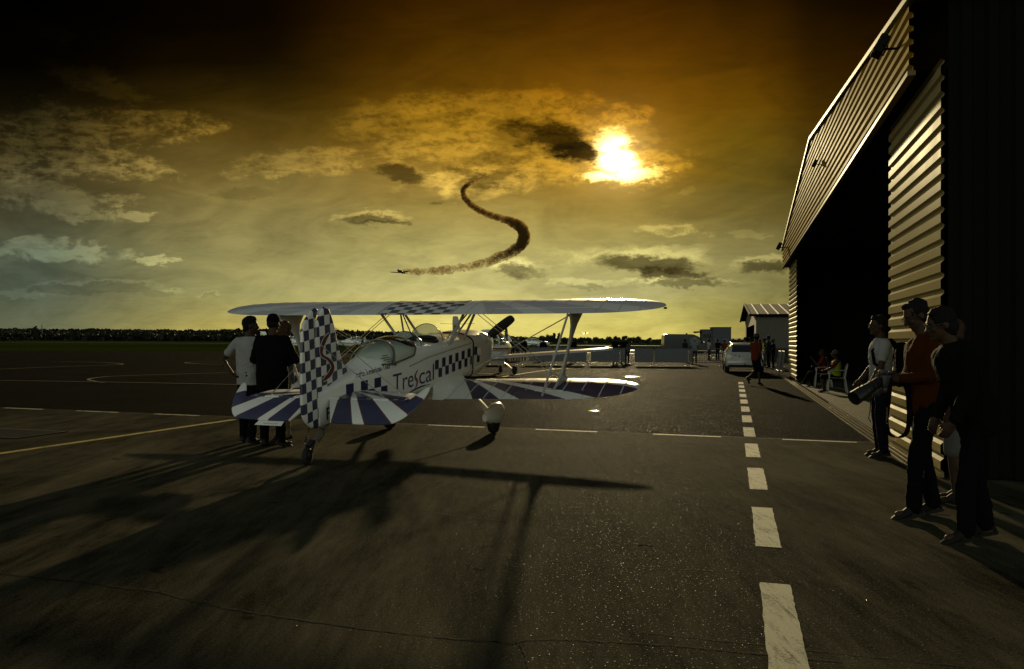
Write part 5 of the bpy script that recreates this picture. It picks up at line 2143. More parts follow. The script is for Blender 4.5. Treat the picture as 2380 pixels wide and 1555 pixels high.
bp_ = thing('backpack', 'black backpack worn on the back of the one in the white T-shirt', 'backpack', bpman, math.radians(78))
b = MB()
b.box((0, -.255, 1.245), (.31, .17, .44), bev=.07)
b.box((0, -.35, 1.16), (.25, .07, .22), bev=.03)
b.ell((0, -.25, 1.44), (.14, .085, .06))
MBb = bpy.data.objects.new('bag', remesh(b, .010, 4, 'bag', C_BLACK, .006, 3))
COL.objects.link(MBb)
MBb.parent = bp_
for s in (-1, 1):
    MB().tube([(s * .10, -.20, 1.43), (s * .115, -.10, 1.525), (s * .12, .02, 1.50), (s * .13, .125, 1.38), (s * .155, .11, 1.22), (s * .17, -.02, 1.12), (s * .14, -.19, 1.08)], .022, 8, flat=((1, 0, 0), 1.0)).build('shoulder_strap', C_BLACK, bp_, True)
MB().tube([(-.15, -.2, 1.12), (-.20, -.05, 1.10), (-.19, .08, 1.09)], .02, 8).build('waist_strap', C_BLACK, bp_, True)
MB().tube([(-.19, .10, 1.02), (-.205, .16, .80), (-.20, .17, .60), (-.215, .19, .52), (-.20, .16, .47)], .006, 6).build('loose_cord', C_BLACK, bp_, True)

# camera with long pale lens
Mo = local_frame(ogman, -82)
sc_ = 1.84 / 1.78
cm = thing('camera', 'black camera with a long pale lens and hanging strap, held by the one in orange', 'camera', tuple(Mo @ Vector((-.02, .335, 1.155))), math.radians(82))
M_CAMB = mat('camera_body_black', (0.008, 0.008, 0.008), 0.45, spec=.5, bmp=.1, bscale=200)
M_LENSW = mat('pale_lens_barrel', (0.020, 0.019, 0.016), 0.35, .0, spec=.15, var=.05)
b = MB()
b.box((0, .0, 0), (.15, .075, .115), bev=.018)
b.box((0, 0, -.075), (.145, .065, .05), bev=.016)
b.box((0, .012, .072), (.062, .075, .05), bev=.016)
b.box((.06, .03, .0), (.035, .05, .12), bev=.015)
b.ell((-.045, -.01, .065), (.016, .016, .014))
b.box((0, -.045, .072), (.045, .03, .03), bev=.008)
b.build('camera_body', M_CAMB, cm, True, 40)
pit = math.radians(29)
ld = Vector((-.55, math.cos(pit), -math.sin(pit))).normalized()
Ml = Vector((0, 0, 1)).rotation_difference(ld).to_matrix().to_4x4()
Ml.translation = Vector((0, .03, .005))
barrel = MB().lathe([(.036, .0), (.040, .02), (.044, .03), (.044, .10), (.047, .105), (.047, .17), (.050, .175), (.051, .235)], 28, Ml).build('lens_barrel', M_LENSW, cm, True, 40)
for a, e, r in ((.108, .118, .0478), (.160, .172, .0488), (.190, .222, .0528)):
    MB().lathe([(r - .003, a), (r, a), (r, e), (r - .003, e)], 28, Ml).build('focus_ring', M_CAMB, barrel, True, 40)
MB().lathe([(.050, .235), (.058, .240), (.062, .345), (.058, .345), (.052, .245)], 28, Ml).build('lens_hood', M_CAMB, cm, True, 40)
MB().lathe([(.001, .25), (.046, .25)], 24, Ml).build('front_glass', M_PIT, cm, True)
tp = Matrix.Translation(Ml @ Vector((0, -.0, .05)))
MB().box(Ml @ Vector((0, .0, .06)) + Vector((0, 0, -.07)), (.03, .07, .06), bev=.01).tube([Ml @ Vector((0, 0, .06)) + Vector((.0, -.03, -.10)), Ml @ Vector((0, 0, .06)) + Vector((0, .03, -.10))], .014, 8).build('tripod_foot', M_CAMB, cm, True)
st = [(-.07, -.02, .03), (-.085, -.015, -.06), (-.09, .0, -.20), (-.08, .01, -.34), (-.06, -.02, -.44), (-.045, -.09, -.475), (-.04, -.16, -.44), (-.04, -.185, -.34), (-.05, -.18, -.20), (-.06, -.16, -.06), (.02, -.13, .02), (.07, -.03, .03)]
so = []
for i in range(len(st) - 1):
    p0, p1, p2, p3 = (Vector(st[max(i - 1, 0)]), Vector(st[i]), Vector(st[i + 1]), Vector(st[min(i + 2, len(st) - 1)]))
    for j in range(6):
        t = j / 6
        so.append(0.5 * ((2 * p1) + (p2 - p0) * t + (2 * p0 - 5 * p1 + 4 * p2 - p3) * t * t + (3 * p1 - p0 - 3 * p2 + p3) * t ** 3))
so.append(Vector(st[-1]))
rg = []
for i, p in enumerate(so):
    d = (so[min(i + 1, len(so) - 1)] - so[max(i - 1, 0)]).normalized()
    x = Vector((.75, .66, 0))
    x = (x - d * x.dot(d)).normalized() * .021
    n_ = d.cross(x).normalized() * .0018
    rg.append([p - x - n_, p + x - n_, p + x + n_, p - x + n_])
strap = MB().loft(rg).build('neck_strap', C_BLACK, cm, True, 50)
M_STRAPT = mat('strap_print', (0.20, 0.10, 0.05), .7)
vs, fs = text_mesh('Canon', 1.0)
mx = max(v[0] for v in vs)
out = []
for v in vs:
    q = v[0] / mx
    out.append((-.092 + .004 * 0 - .003, .006 + (v[1] - .35) * -.030, -.36 + q * .14))
MB().add(out, fs).build('lettering', M_STRAPT, strap)

# --- walking man and the two seated by the doorway
person('person in a red T-shirt, dark shorts and grey cap walking behind the white car', G(1757, 895), 62,
       dict(kneel=(-.10, .10, .52), ankl=(-.08, -.30, .24), toel=(-.08, -.20, .07), hipl=(-.092, -.02, .93), kneer=(.10, .06, .50), ankr=(.10, .06, .085), toer=(.11, .25, .03),
            elbr=(.24, -.05, 1.15), wrir=(.24, .04, .90), elbl=(-.24, .02, 1.15), wril=(-.2, .16, .95)),
       1.78, C_RED, 'short', C_BLACK, shorts=True, hair=M_HAIR, cap=C_GREY, voxel=.014, seed=11)
SEAT = dict(pelvis=(0, 0, .52), neck=(0, -.02, 1.03), head=(0, .03, 1.195), shor=(.18, -.01, .985), shol=(-.18, -.01, .985), hipr=(.09, .02, .50), hipl=(-.09, .02, .50),
            kneer=(.10, .42, .49), kneel=(-.10, .42, .49), ankr=(.10, .38, .085), ankl=(-.10, .36, .085), toer=(.11, .58, .03), toel=(-.11, .56, .03),
            elbr=(.20, .20, .78), wrir=(.08, .26, 1.02), elbl=(-.20, .20, .74), wril=(-.06, .34, .70))
CH1 = Vector(ground(1944, 913))
CH2 = Vector(ground(1912, 899))
chf = -72


def chair(label, loc, face):
    t = thing('plastic_chair', label, 'chair', loc, -math.radians(face), 'white plastic chairs in the doorway')
    m = mat('white_plastic', (0.30, 0.30, 0.28), 0.4, var=.05)
    s = MB()
    s.loft([[(x * w, y, z) for x, y, z, in ((-1, -.23, .425), (1, -.23, .425), (1, .23, .445), (-1, .23, .445))] for w in (.22, .225)][:1] + [[(x * .23, y, z) for x, y, z in ((-1, -.23, .44), (1, -.23, .44), (1, .24, .46), (-1, .24, .46))]])
    s.build('seat', m, t, True, 40)
    bk = []
    for x in (-.14, -.07, 0, .07, .14):
        MB().loft([[(x - .022, y0, z), (x + .022, y0, z), (x + .022, y0 - .008, z), (x - .022, y0 - .008, z)] for y0, z in ((-.225, .46), (-.26, .62), (-.285, .80))]).build('back_slat', m, t, True)
    MB().tube([(-.24, -.22, .46), (-.245, -.25, .64), (-.22, -.285, .79), (-.14, -.30, .84), (0, -.305, .855), (.14, -.30, .84), (.22, -.285, .79), (.245, -.25, .64), (.24, -.22, .46)], .020, 8).build('back_frame', m, t, True)
    for sx in (-1, 1):
        MB().tube([(sx * .245, -.25, .66), (sx * .26, -.1, .665), (sx * .262, .12, .66), (sx * .258, .2, .64)], .022, 8, flat=((0, 0, 1), .6)).build('armrest', m, t, True)
        MB().loft([[(sx * (x + dx), y + dy, z) for dx, dy in ((-.022, -.018), (.022, -.018), (.022, .018), (-.022, .018))] for x, y, z in ((.258, .20, .64), (.24, .215, .44), (.25, .25, .004))]).build('leg', m, t, True, 40)
        MB().loft([[(sx * (x + dx), y + dy, z) for dx, dy in ((-.022, -.018), (.022, -.018), (.022, .018), (-.022, .018))] for x, y, z in ((.23, -.22, .46), (.25, -.29, .004))]).build('leg', m, t, True, 40)
    return t


chair('white plastic armchair nearest to us, its sitter in a yellow vest', (CH1.x, CH1.y, .004), chf)
chair('white plastic armchair further in, its sitter in a red top', (CH2.x, CH2.y, .004), chf)
person('person in a yellow vest and cap seated on the nearer white chair', (CH1.x, CH1.y, 0), chf,
       SEAT, 1.70, C_RED, 'short', C_BLACK, shorts=True, hair=M_HAIR, cap=C_GREY, vest=C_YELLOW, voxel=.014, seed=12, tlen=-1)
S2 = dict(SEAT)
S2.update(kneer=(.10, .43, .50), ankr=(.09, .62, .13), toer=(.10, .81, .10), elbl=(-.22, .16, .76), wril=(-.10, .34, .98), elbr=(.22, .18, .74), wrir=(.0, .32, .72))
person('person in a red top with tied-back hair seated on the further white chair', (CH2.x, CH2.y, 0), chf,
       S2, 1.68, C_RED, 'short', C_BLACK, hair=M_HAIRB, shoes=M_SHOEW, longhair=True, voxel=.014, seed=13, tlen=-1)

# ------------------------------------------------------------------ crowd-control barriers
M_GALV = mat('galvanised_steel', (0.10, 0.098, 0.088), 0.5, 0.6, var=0.2)
M_BANNER = mat('white_banner_sheet', (0.125, 0.125, 0.12), 0.85, spec=.1, var=0.2, vscale=3)
BW = 2.07
fb = MB()
rp = []
for (x, z) in ((-.5, .12), (-.5, 1.0), (-.49, 1.04), (-.46, 1.075), (-.42, 1.09), (.42, 1.09), (.46, 1.075), (.49, 1.04), (.5, 1.0), (.5, .12)):
    rp.append((x * (BW - .06), 0, z))
fb.tube(rp, .019, 6)
fb.tube([(-.5 * (BW - .06), 0, .24), (.5 * (BW - .06), 0, .24)], .016, 6)
bar_frame = fb.mesh('frame', M_GALV, True)
bar_bar = MB().tube([(0, 0, .24), (0, 0, 1.085)], .0085, 5).mesh('bar', M_GALV)
bar_foot = MB().box((0, 0, .03), (.05, .62, .02), bev=.008).tube([(0, 0, .03), (0, 0, .2)], .018, 6).mesh('foot', M_GALV)


def barrier(loc, rz, label, banner=None, group='crowd barriers across the tarmac'):
    t = thing('crowd_barrier', label, 'barrier', loc, rz, group)

    def ch(nm, me, x=0.0):
        o = bpy.data.objects.new(nm, me)
        COL.objects.link(o)
        o.parent = t
        o.location = (x, 0, 0)
    ch('frame', bar_frame)
    for s in (-1, 1):
        ch('foot', bar_foot, s * BW * .42)
    for i in range(14):
        ch('bar', bar_bar, -BW / 2 + .03 + (i + 1) * (BW - .06) / 15)
    for x0, x1 in (banner or ()):
        b = MB()
        n = 14
        V_ = []
        for j, z in enumerate((.27, .5, .8, 1.07)):
            for i in range(n + 1):
                q = i / n
                V_.append((x0 + (x1 - x0) * q, -.022 + .012 * math.sin(q * 44) * (1 if j in (1, 2) else .4) + .006 * math.sin(q * 19 + j), z - .02 * abs(math.sin(q * 12)) * (j == 0)))
        b.add(V_, [(j * (n + 1) + i, j * (n + 1) + i + 1, (j + 1) * (n + 1) + i + 1, (j + 1) * (n + 1) + i) for j in range(3) for i in range(n)])
        b.build('banner', M_BANNER, t, True)
    return t


A_, B_ = Vector(ground(1167, 848)), Vector(ground(1600, 851.5))
bd = (A_ - B_).normalized()
brz = math.atan2(bd.y, bd.x)
nb = int((A_ - B_).length / BW) + 1
half = BW / 2
BLAB = ['fully covered by a white banner, next to the open barriers', 'half covered by white banner, bright table tops showing through its gap', 'with a white banner and the embracing couple behind it',
        'with a white banner under the tip of the parked plane\'s wing', 'with a white banner beside a gap showing a high table', 'with a white banner crossed by the biplane\'s slanting struts',
        'with a short white banner behind the biplane\'s wires', 'behind the wing of the parked white plane', 'beside the nose wheel of the parked plane', 'half hidden behind the parked plane\'s belly']
for i in range(nb):
    c = B_ + bd * (BW * (i + .5))
    ban = {0: [(-half + .05, half - .05)], 1: [(-half + .05, .15), (half - .30, half - .05)], 2: [(-half + .05, half - .30)], 3: [(-half + .05, half - .05)], 4: [(-half + .05, .45)], 5: [(-.4, half - .05)], 6: [(-half + .1, .2)]}.get(i)
    barrier((c.x, c.y, 0), brz, 'steel crowd barrier ' + BLAB[min(i, len(BLAB) - 1)], ban)
for i in range(3):
    c = B_ - bd * (BW * (i + .5)) + Vector((0, -.25 * i, 0))
    barrier((c.x, c.y, 0), brz, ['bare steel crowd barrier joining the bannered row', 'bare steel crowd barrier in front of the beer tables', 'bare steel crowd barrier meeting the left side of the white car'][i], [(half - .25, half - .06)] if i == 0 else None)
for i, (X, Y) in enumerate(((1790, 853), (1822, 854))):
    p = G(X, Y)
    barrier((p[0], p[1], 0), -.1, ['bare steel crowd barrier between the white car and the two in dark clothes', 'bare steel crowd barrier against the far corner of the hangar'][i], None)
# a second row further back
A2, B2 = Vector(ground(1150, 829)), Vector(ground(1560, 831))
bd2 = (B2 - A2).normalized()
for i in range(8):
    c = A2 + bd2 * (i * 2.10 + 1)
    barrier((c.x, c.y, 0), math.atan2(bd2.y, bd2.x), 'steel crowd barrier of the farther row, number %s from its left end' % ('one', 'two', 'three', 'four', 'five', 'six', 'seven', 'eight')[i], None, 'crowd barriers of the second row')
# barriers stacked flat against the hangar corner
for i in range(2):
    p = dn(TF + 1.2 + i * .5, HO - .30 - .12 * i)
    o = barrier((p.x, p.y, .02), math.pi / 2 - DAZ, ['steel crowd barrier leaning on the hangar corner, against the wall', 'steel crowd barrier leaning on the hangar corner, outer of the two'][i], None, 'barriers leaning on the hangar')
    o.rotation_euler = (0.12, 0, math.pi / 2 - DAZ)

# ------------------------------------------------------------------ beer tables with benches
M_TABLE = mat('pale_table_board', (0.42, 0.39, 0.30), 0.25, var=.1)
tt = MB().box((0, 0, .755), (2.2, .62, .03)).mesh('table_top', M_TABLE)
bt = MB().box((0, 0, .465), (2.2, .26, .03)).mesh('bench_seat', M_TABLE)
tl = MB().tube([(-.02, -.26, .74), (0, -.28, .0)], .018, 6).tube([(-.02, .26, .74), (0, .28, 0)], .018, 6).tube([(0, -.27, .3), (0, .27, .3)], .014, 6).mesh('leg', M_DARKMETAL)
bl = MB().tube([(0, -.10, .45), (0, -.13, .0)], .015, 6).tube([(0, .10, .45), (0, .13, 0)], .015, 6).tube([(0, -.12, .2), (0, .12, .2)], .012, 6).mesh('leg', M_DARKMETAL)


def simple(nm, lab, cat, loc, rz, parts, group=None):
    t = thing(nm, lab, cat, loc, rz, group)
    for pn, me, x in parts:
        o = bpy.data.objects.new(pn, me)
        COL.objects.link(o)
        o.parent = t
        o.location = (x, 0, 0)
    return t


for k, (X, Y, rz, lab) in enumerate(((1471, 834.5, .05, 'seen through the gap in the banners'), (1627, 836, .12, 'behind the bare barriers, below the van'), (1672, 836, .12, 'behind the bare barriers, left of the white car'), (1378, 832, .0, 'far left, behind the slanting struts'))):
    p = Vector(G(X, Y))
    simple('beer_table', 'long folding beer table with pale top, ' + lab, 'table', (p.x, p.y, 0), rz, [('table_top', tt, 0), ('leg', tl, -.85), ('leg', tl, .85)], 'beer tables behind the barriers')
    q = p + Vector((.1, -.75, 0))
    simple('beer_bench', 'pale folding bench at the beer table ' + lab, 'bench', (q.x, q.y, 0), rz, [('bench_seat', bt, 0), ('leg', bl, -.8), ('leg', bl, .8)], 'beer benches behind the barriers')

# ------------------------------------------------------------------ white estate car, seen from behind
def car():
    p = G(1731, 868)
    t = thing('parked_car', 'white estate car parked with its rear towards us', 'car', p, -math.radians(13))
    m = mat('white_car_paint', (0.36, 0.36, 0.33), 0.25, coat=.8, var=.03)
    gl = mat('dark_car_glass', (0.006, 0.007, 0.006), 0.06, spec=.8, var=.02)
    red = mat('red_lamp_lens', (0.09, 0.006, 0.004), 0.15, var=.05)
    # body sections from rear (y=0) to front (y=4.55): (y, half width, sill z, belt z, roof half width, roof z)
    S = [(0.0, .70, .42, .86, .60, .90), (.06, .80, .34, .93, .64, .97), (.14, .86, .30, .97, .62, 1.07), (.30, .89, .28, .98, .60, 1.24), (.50, .90, .27, .98, .585, 1.375), (.75, .905, .26, .975, .58, 1.43),
         (1.4, .905, .25, .96, .58, 1.455), (2.2, .905, .25, .95, .57, 1.45), (2.8, .90, .25, .94, .55, 1.37), (3.35, .89, .26, .93, .62, 1.02), (4.0, .86, .28, .85, .6, .90), (4.4, .78, .34, .72, .55, .76), (4.55, .65, .42, .62, .45, .64)]
    R = []
    for y, w, z0, zb, rw, zr in S:
        h = [(0, z0), (w * .85, z0), (w * .97, z0 + .06), (w, (z0 + zb) / 2), (w * .985, zb - .04), (w * .95, zb), (rw + (w * .95 - rw) * .35, zb + (zr - zb) * .62), (rw, zr - .03), (rw * .88, zr), (0, zr + .012)]
        R.append([(x, y, z) for x, z in h] + [(-x, y, z) for x, z in h[::-1][1:-1]])
    MB().loft(R).build('body', m, t, True, 35)
    # rear window and side glass sit just proud of the shell
    rw_ = MB()
    rw_.add([(-.60, .115, 1.005), (.60, .115, 1.005), (.565, .36, 1.30), (.535, .43, 1.345), (-.535, .43, 1.345), (-.565, .36, 1.30)], [(0, 1, 2, 3, 4, 5)])
    for v in range(len(rw_.v)):
        x, y, z = rw_.v[v]
        rw_.v[v] = (x, y - .035, z + .012)
    rw_.build('rear_window', gl, t)
    for s in (-1, 1):
        MB().add([(s * .885, .55, 1.0), (s * .885, 2.9, .98), (s * .66, 2.75, 1.33), (s * .655, 1.6, 1.38), (s * .68, .75, 1.34)], [(0, 1, 2, 3, 4)]).build('side_window', gl, t)
        tl_ = MB()
        tl_.loft([[(s * x, y, z) for x, y, z in q] for q in ([(.44, -.004, .815), (.44, -.004, .90), (.72, .035, .93), (.84, .115, .945), (.885, .30, .93), (.86, .14, .84), (.74, .03, .80)], [(.44, .03, .815), (.44, .03, .90), (.70, .07, .93), (.80, .14, .945), (.85, .31, .93), (.82, .17, .84), (.72, .07, .80)])])
        tl_.build('tail_light', red, t)
        MB().tube([(s * .60, .62, 1.455), (s * .595, .75, 1.475), (s * .59, 2.1, 1.49), (s * .58, 2.4, 1.455)], .014, 6).build('roof_rail', M_DARKMETAL, t, True)
        MB().ell((s * 1.0, 2.75, .985), (.11, .06, .07)).box((s * .93, 2.78, .95), (.08, .05, .03)).build('door_mirror', m, t, True)
        for y in (.80, 3.60):
            Mw = Matrix.Translation((s * .80, y, .325)) @ Matrix.Rotation(math.pi / 2, 4, 'Y')
            wh = MB().lathe([(.20, -.10), (.28, -.115), (.32, -.09), (.325, 0), (.32, .09), (.28, .115), (.20, .10)], 24, Mw).build('wheel', M_RUBBER, t, True, 60)
            MB().lathe([(.001, -.10), (.20, -.095), (.20, .095), (.001, .10)], 16, Mw).build('rim', M_GREYMETAL, wh, True)
        MB().box((s * .60, -.012, .44), (.20, .012, .035)).build('reflector', red, t)
        MB().tube([(s * .52, .02, .30), (s * .52, -.03, .30)], .035, 10).build('exhaust_pipe', M_DARKMETAL, t, True)
    MB().box((0, .03, .50), (1.62, .10, .21), bev=.04).build('rear_bumper', m, t, True)
    MB().box((0, .03, .345), (1.50, .10, .12), bev=.03).build('bumper_valance', M_PIT, t, True)
    pl = MB().box((0, -.012, .80), (.52, .01, .11)).build('number_plate', mat('plate_white', (.5, .5, .46), .4), t)
    MB().box((-.24, -.019, .80), (.04, .004, .11)).build('plate_band', mat('plate_blue', (.01, .03, .2), .4), pl)
    vs, fs = text_mesh('CW 029', 1.0)
    mx = max(v[0] for v in vs)
    MB().add([(-.20 + v[0] / mx * .40, -.019, .768 + v[1] * .092) for v in vs], fs).build('lettering', M_PIT, pl)
    MB().lathe([(.001, 0), (.04, 0), (.04, .006), (.001, .008)], 16, Matrix.Translation((0, .008, .905)) @ Matrix.Rotation(math.pi / 2, 4, 'X')).build('badge', M_GREYMETAL, t, True)
    MB().loft([[(-.012, .80, 1.455), (.012, .80, 1.455), (.012, 1.0, 1.46), (-.012, 1.0, 1.46)], [(-.003, .80, 1.50), (.003, .80, 1.50), (.003, .86, 1.51), (-.003, .86, 1.51)]]).build('roof_aerial', M_PIT, t)
    MB().tube([(0, .05, .40), (0, -.08, .40), (0, -.10, .43)], .018, 8).ell((0, -.10, .455), (.026, .026, .026)).build('tow_hook', M_DARKMETAL, t, True)
    MB().tube([(0, .115, .99), (.22, .12, 1.03), (.40, .135, 1.045)], .010, 6).build('rear_wiper', M_PIT, t)
car()

# ------------------------------------------------------------------ dark van far behind
def van():
    p = at(1592, 812, 104.0)
    t = thing('parked_van', 'dark high-roofed van parked sideways beyond the barriers', 'van', (p[0], p[1], 0), 0.0)
    m = mat('dark_van_paint', (0.030, 0.032, 0.026), 0.35, coat=.4)
    gl = mat('van_glass', (0.10, 0.13, 0.10), 0.08, spec=.8)
    prof = [(-2.9, .35), (-2.95, 1.0), (-2.90, 2.2), (-2.72, 2.46), (-2.5, 2.52), (.7, 2.50), (1.1, 2.42), (1.5, 2.15), (2.3, 1.42), (2.85, 1.25), (3.0, 1.0), (3.02, .5), (2.9, .35)]
    R = []
    for y, k in ((-.98, .96), (-.92, 1.0), (.92, 1.0), (.98, .96)):
        R.append([(x * (1 if abs(y) < .95 else .985), y, .35 + (z - .35) * k) for x, z in prof])
    MB().loft(R).build('body', m, t, False)
    MB().add([(1.28, -.85, 2.30), (1.55, -.9, 2.16), (2.28, -.92, 1.46), (2.28, .92, 1.46), (1.55, .9, 2.16), (1.28, .85, 2.30)], [(0, 1, 2, 3, 4, 5)]).build('windscreen', gl, t).location = (.035, 0, .035)
    MB().add([(.35, -.99, 1.45), (1.85, -.99, 1.42), (1.35, -.985, 2.0), (.45, -.985, 2.05)], [(0, 1, 2, 3)]).build('side_window', gl, t)
    MB().box((.2, 0, 2.58), (.18, .3, .14), bev=.03).build('roof_beacon', M_PIT, t)
    for x in (-1.9, 2.0):
        for s in (-1, 1):
            MB().lathe([(.001, -.1), (.3, -.11), (.35, -.08), (.35, .08), (.3, .11), (.001, .1)], 18, Matrix.Translation((x, s * .85, .35)) @ Matrix.Rotation(math.pi / 2, 4, 'X')).build('wheel', M_RUBBER, t, True)
    MB().box((3.0, 0, .55), (.14, 1.7, .3), bev=.05).build('front_bumper', M_PIT, t)
    MB().box((1.95, -1.08, 1.5), (.1, .16, .3), bev=.04).build('door_mirror', M_PIT, t)
van()

# ------------------------------------------------------------------ low building with a stepped roof and canopy
def kiosk():
    p = at(1663, 812, 118.0)
    t = thing('kiosk_building', 'pale flat-roofed building in two heights with a projecting canopy, left of the small hangar', 'building', (p[0], p[1], 0), -.12)
    m = mat('pale_render', (0.06, 0.063, 0.066), 0.85, spec=.1)
    MB().box((-1.36, 0, 1.64), (1.52, 3, 3.28)).build('low_block', m, t)
    MB().box((.70, -.05, 1.80), (2.62, 3.2, 3.62)).build('tall_block', m, t)
    MB().box((.70, -.05, 3.66), (2.70, 3.3, .10)).build('roof_edge', M_PIT, t)
    MB().box((-1.36, 0, 3.32), (1.60, 3.1, .09)).build('roof_edge', M_PIT, t)
    MB().prism([(-3.2, 3.05), (-2.95, 2.82), (-2.08, 2.92), (-2.08, 3.12)], 2.6, Matrix.Rotation(math.pi / 2, 4, 'X')).build('canopy', M_PIT, t)
    w = MB().box((-1.38, -1.515, 2.42), (.90, .04, .58)).build('window', mat('window_dark', (.012, .013, .016), .15), t)
    for x in (-1.86, -.90):
        MB().box((x, -1.54, 2.42), (.05, .05, .62)).build('frame', M_PIT, w)
    e = MB()
    for s in (-1, 1):
        e.add([(.70, -1.66, 2.95), (.70 + s * .55, -1.66, 3.05), (.70 + s * .5, -1.66, 2.98), (.70, -1.66, 2.86)], [(0, 1, 2, 3)])
    e.build('wing_emblem', mat('emblem_grey', (.05, .055, .06), .7), t)
    MB().box((.70, -1.66, 2.42), (2.1, .01, .10)).build('sign_strip', mat('emblem_grey', (.05, .055, .06), .7), t)
    for x in (.0, 1.3):
        MB().box((x, -1.66, 1.1), (.7, .02, 1.9)).build('door', mat('grey_door', (.05, .052, .055), .6), t)
kiosk()

# ------------------------------------------------------------------ the smaller hangar behind
def hangar2():
    t = thing('small_hangar', 'smaller metal hangar with ribbed sloping roof behind the large one', 'hangar')
    m = mat('grey_sheet_wall', (0.060, 0.054, 0.038), 0.7, .1, var=.1, vscale=.4)
    mr = mat('pale_roof_sheet', (0.11, 0.10, 0.07), 0.7, 0.0, spec=.01)
    c0 = Vector(at(1757, 800, 68.0))
    c0.z = 0
    c1 = Vector(at(1731.5, 800, 90.0))
    c1.z = 0
    ax = (c1 - c0)
    L = ax.length
    ax.normalize()
    rt = Vector((ax.y, -ax.x, 0))
    ev = CAM_H + (ray(1757, 732)[2]) * 68.0
    mid = c0 + ax * (L / 2)
    rd = CAM_H + ray(1744, 708)[2] * mid.y
    W_ = 22.0
    q = lambda s, o, z: c0 + ax * s + rt * o + Vector((0, 0, z))
    # upright ribs on the wall that faces us
    b = MB()
    P = []
    o = 0.0
    while o < W_:
        for do, dd in ((0, 0), (.16, 0), (.2, -.03), (.36, -.03), (.4, 0)):
            P.append((o + do, dd))
        o += .4
    b.add([q(dd, o, 0) for o, dd in P] + [q(dd, o, ev) for o, dd in P], [(i, i + 1, len(P) + i + 1, len(P) + i) for i in range(len(P) - 1)])
    b.build('side_wall', m, t)
    MB().add([q(-.06, 0, 0), q(-.06, W_, 0), q(-.06, W_, 1.0), q(-.06, 0, 1.0)], [(0, 1, 2, 3)]).build('plinth', M_DARKCLAD, t)
    # gable towards the stand with its doorway
    d0, d1, dh = L * .12, L * .86, ev * .80
    MB().add([q(0, 0, 0), q(d0, 0, 0), q(d0, 0, dh), q(d1, 0, dh), q(d1, 0, 0), q(L, 0, 0), q(L, 0, ev), q(L / 2, 0, rd), q(0, 0, ev)], [(0, 1, 2, 8), (2, 3, 6, 7, 8), (3, 4, 5, 6)]).build('gable', m, t)
    MB().add([q(d0, .8, 0), q(d1, .8, 0), q(d1, .8, dh), q(d0, .8, dh)], [(0, 1, 2, 3)]).build('doorway', M_INNER, t)
    MB().box(q(d1 * .75, .1, dh / 2), (.12, .12, dh)).build('door_edge', M_DARKCLAD, t)
    for (s0, s1, z0, z1) in ((-.4, L / 2, ev - .02, rd), (L + .4, L / 2, ev - .02, rd)):
        P = []
        k = 0
        o = -.5
        while o < W_:
            for do, dz in ((0, 0), (.62, 0), (.68, .07), (.78, .07), (.84, 0)):
                P.append((o + do, dz))
            o += .84
        b = MB()
        b.add([q(s0, o, z0 + dz + .03) for o, dz in P] + [q(s1, o, z1 + dz + .03) for o, dz in P], [(i, i + 1, len(P) + i + 1, len(P) + i) for i in range(len(P) - 1)])
        b.build('roof_slope', mr, t)
    b = MB()
    for a, c in ((q(-.4, -.5, ev), q(L / 2, -.5, rd + .05)), (q(L / 2, -.5, rd + .05), q(L + .4, -.5, ev))):
        b.tube([a, c], .10, 6)
    b.build('rake_trim', M_DARKCLAD, t)
    MB().tube([q(-.42, -.5, ev - .03), q(-.42, W_, ev - .03)], .10, 6).build('gutter', M_DARKCLAD, t)
    MB().add([q(L, 0, 0), q(L, W_, 0), q(L, W_, ev), q(L, 0, ev)], [(0, 1, 2, 3)]).build('back_wall', m, t)
    MB().add([q(0, W_, 0), q(L, W_, 0), q(L, W_, ev), q(L / 2, W_, rd), q(0, W_, ev)], [(0, 1, 2, 3, 4)]).build('end_wall', m, t)
hangar2()

# ------------------------------------------------------------------ light aircraft
M_ACW = mat('white_aircraft_paint', (0.62, 0.61, 0.56), 0.25, coat=.6, var=.05)
M_STRIPE = mat('dark_stripe_paint', (0.05, 0.025, 0.015), 0.35)
M_STRIPE2 = mat('orange_stripe_paint', (0.28, 0.12, 0.03), 0.35)
M_ACGL = glass_mat('aircraft_glass', (.35, .42, .33), .35)


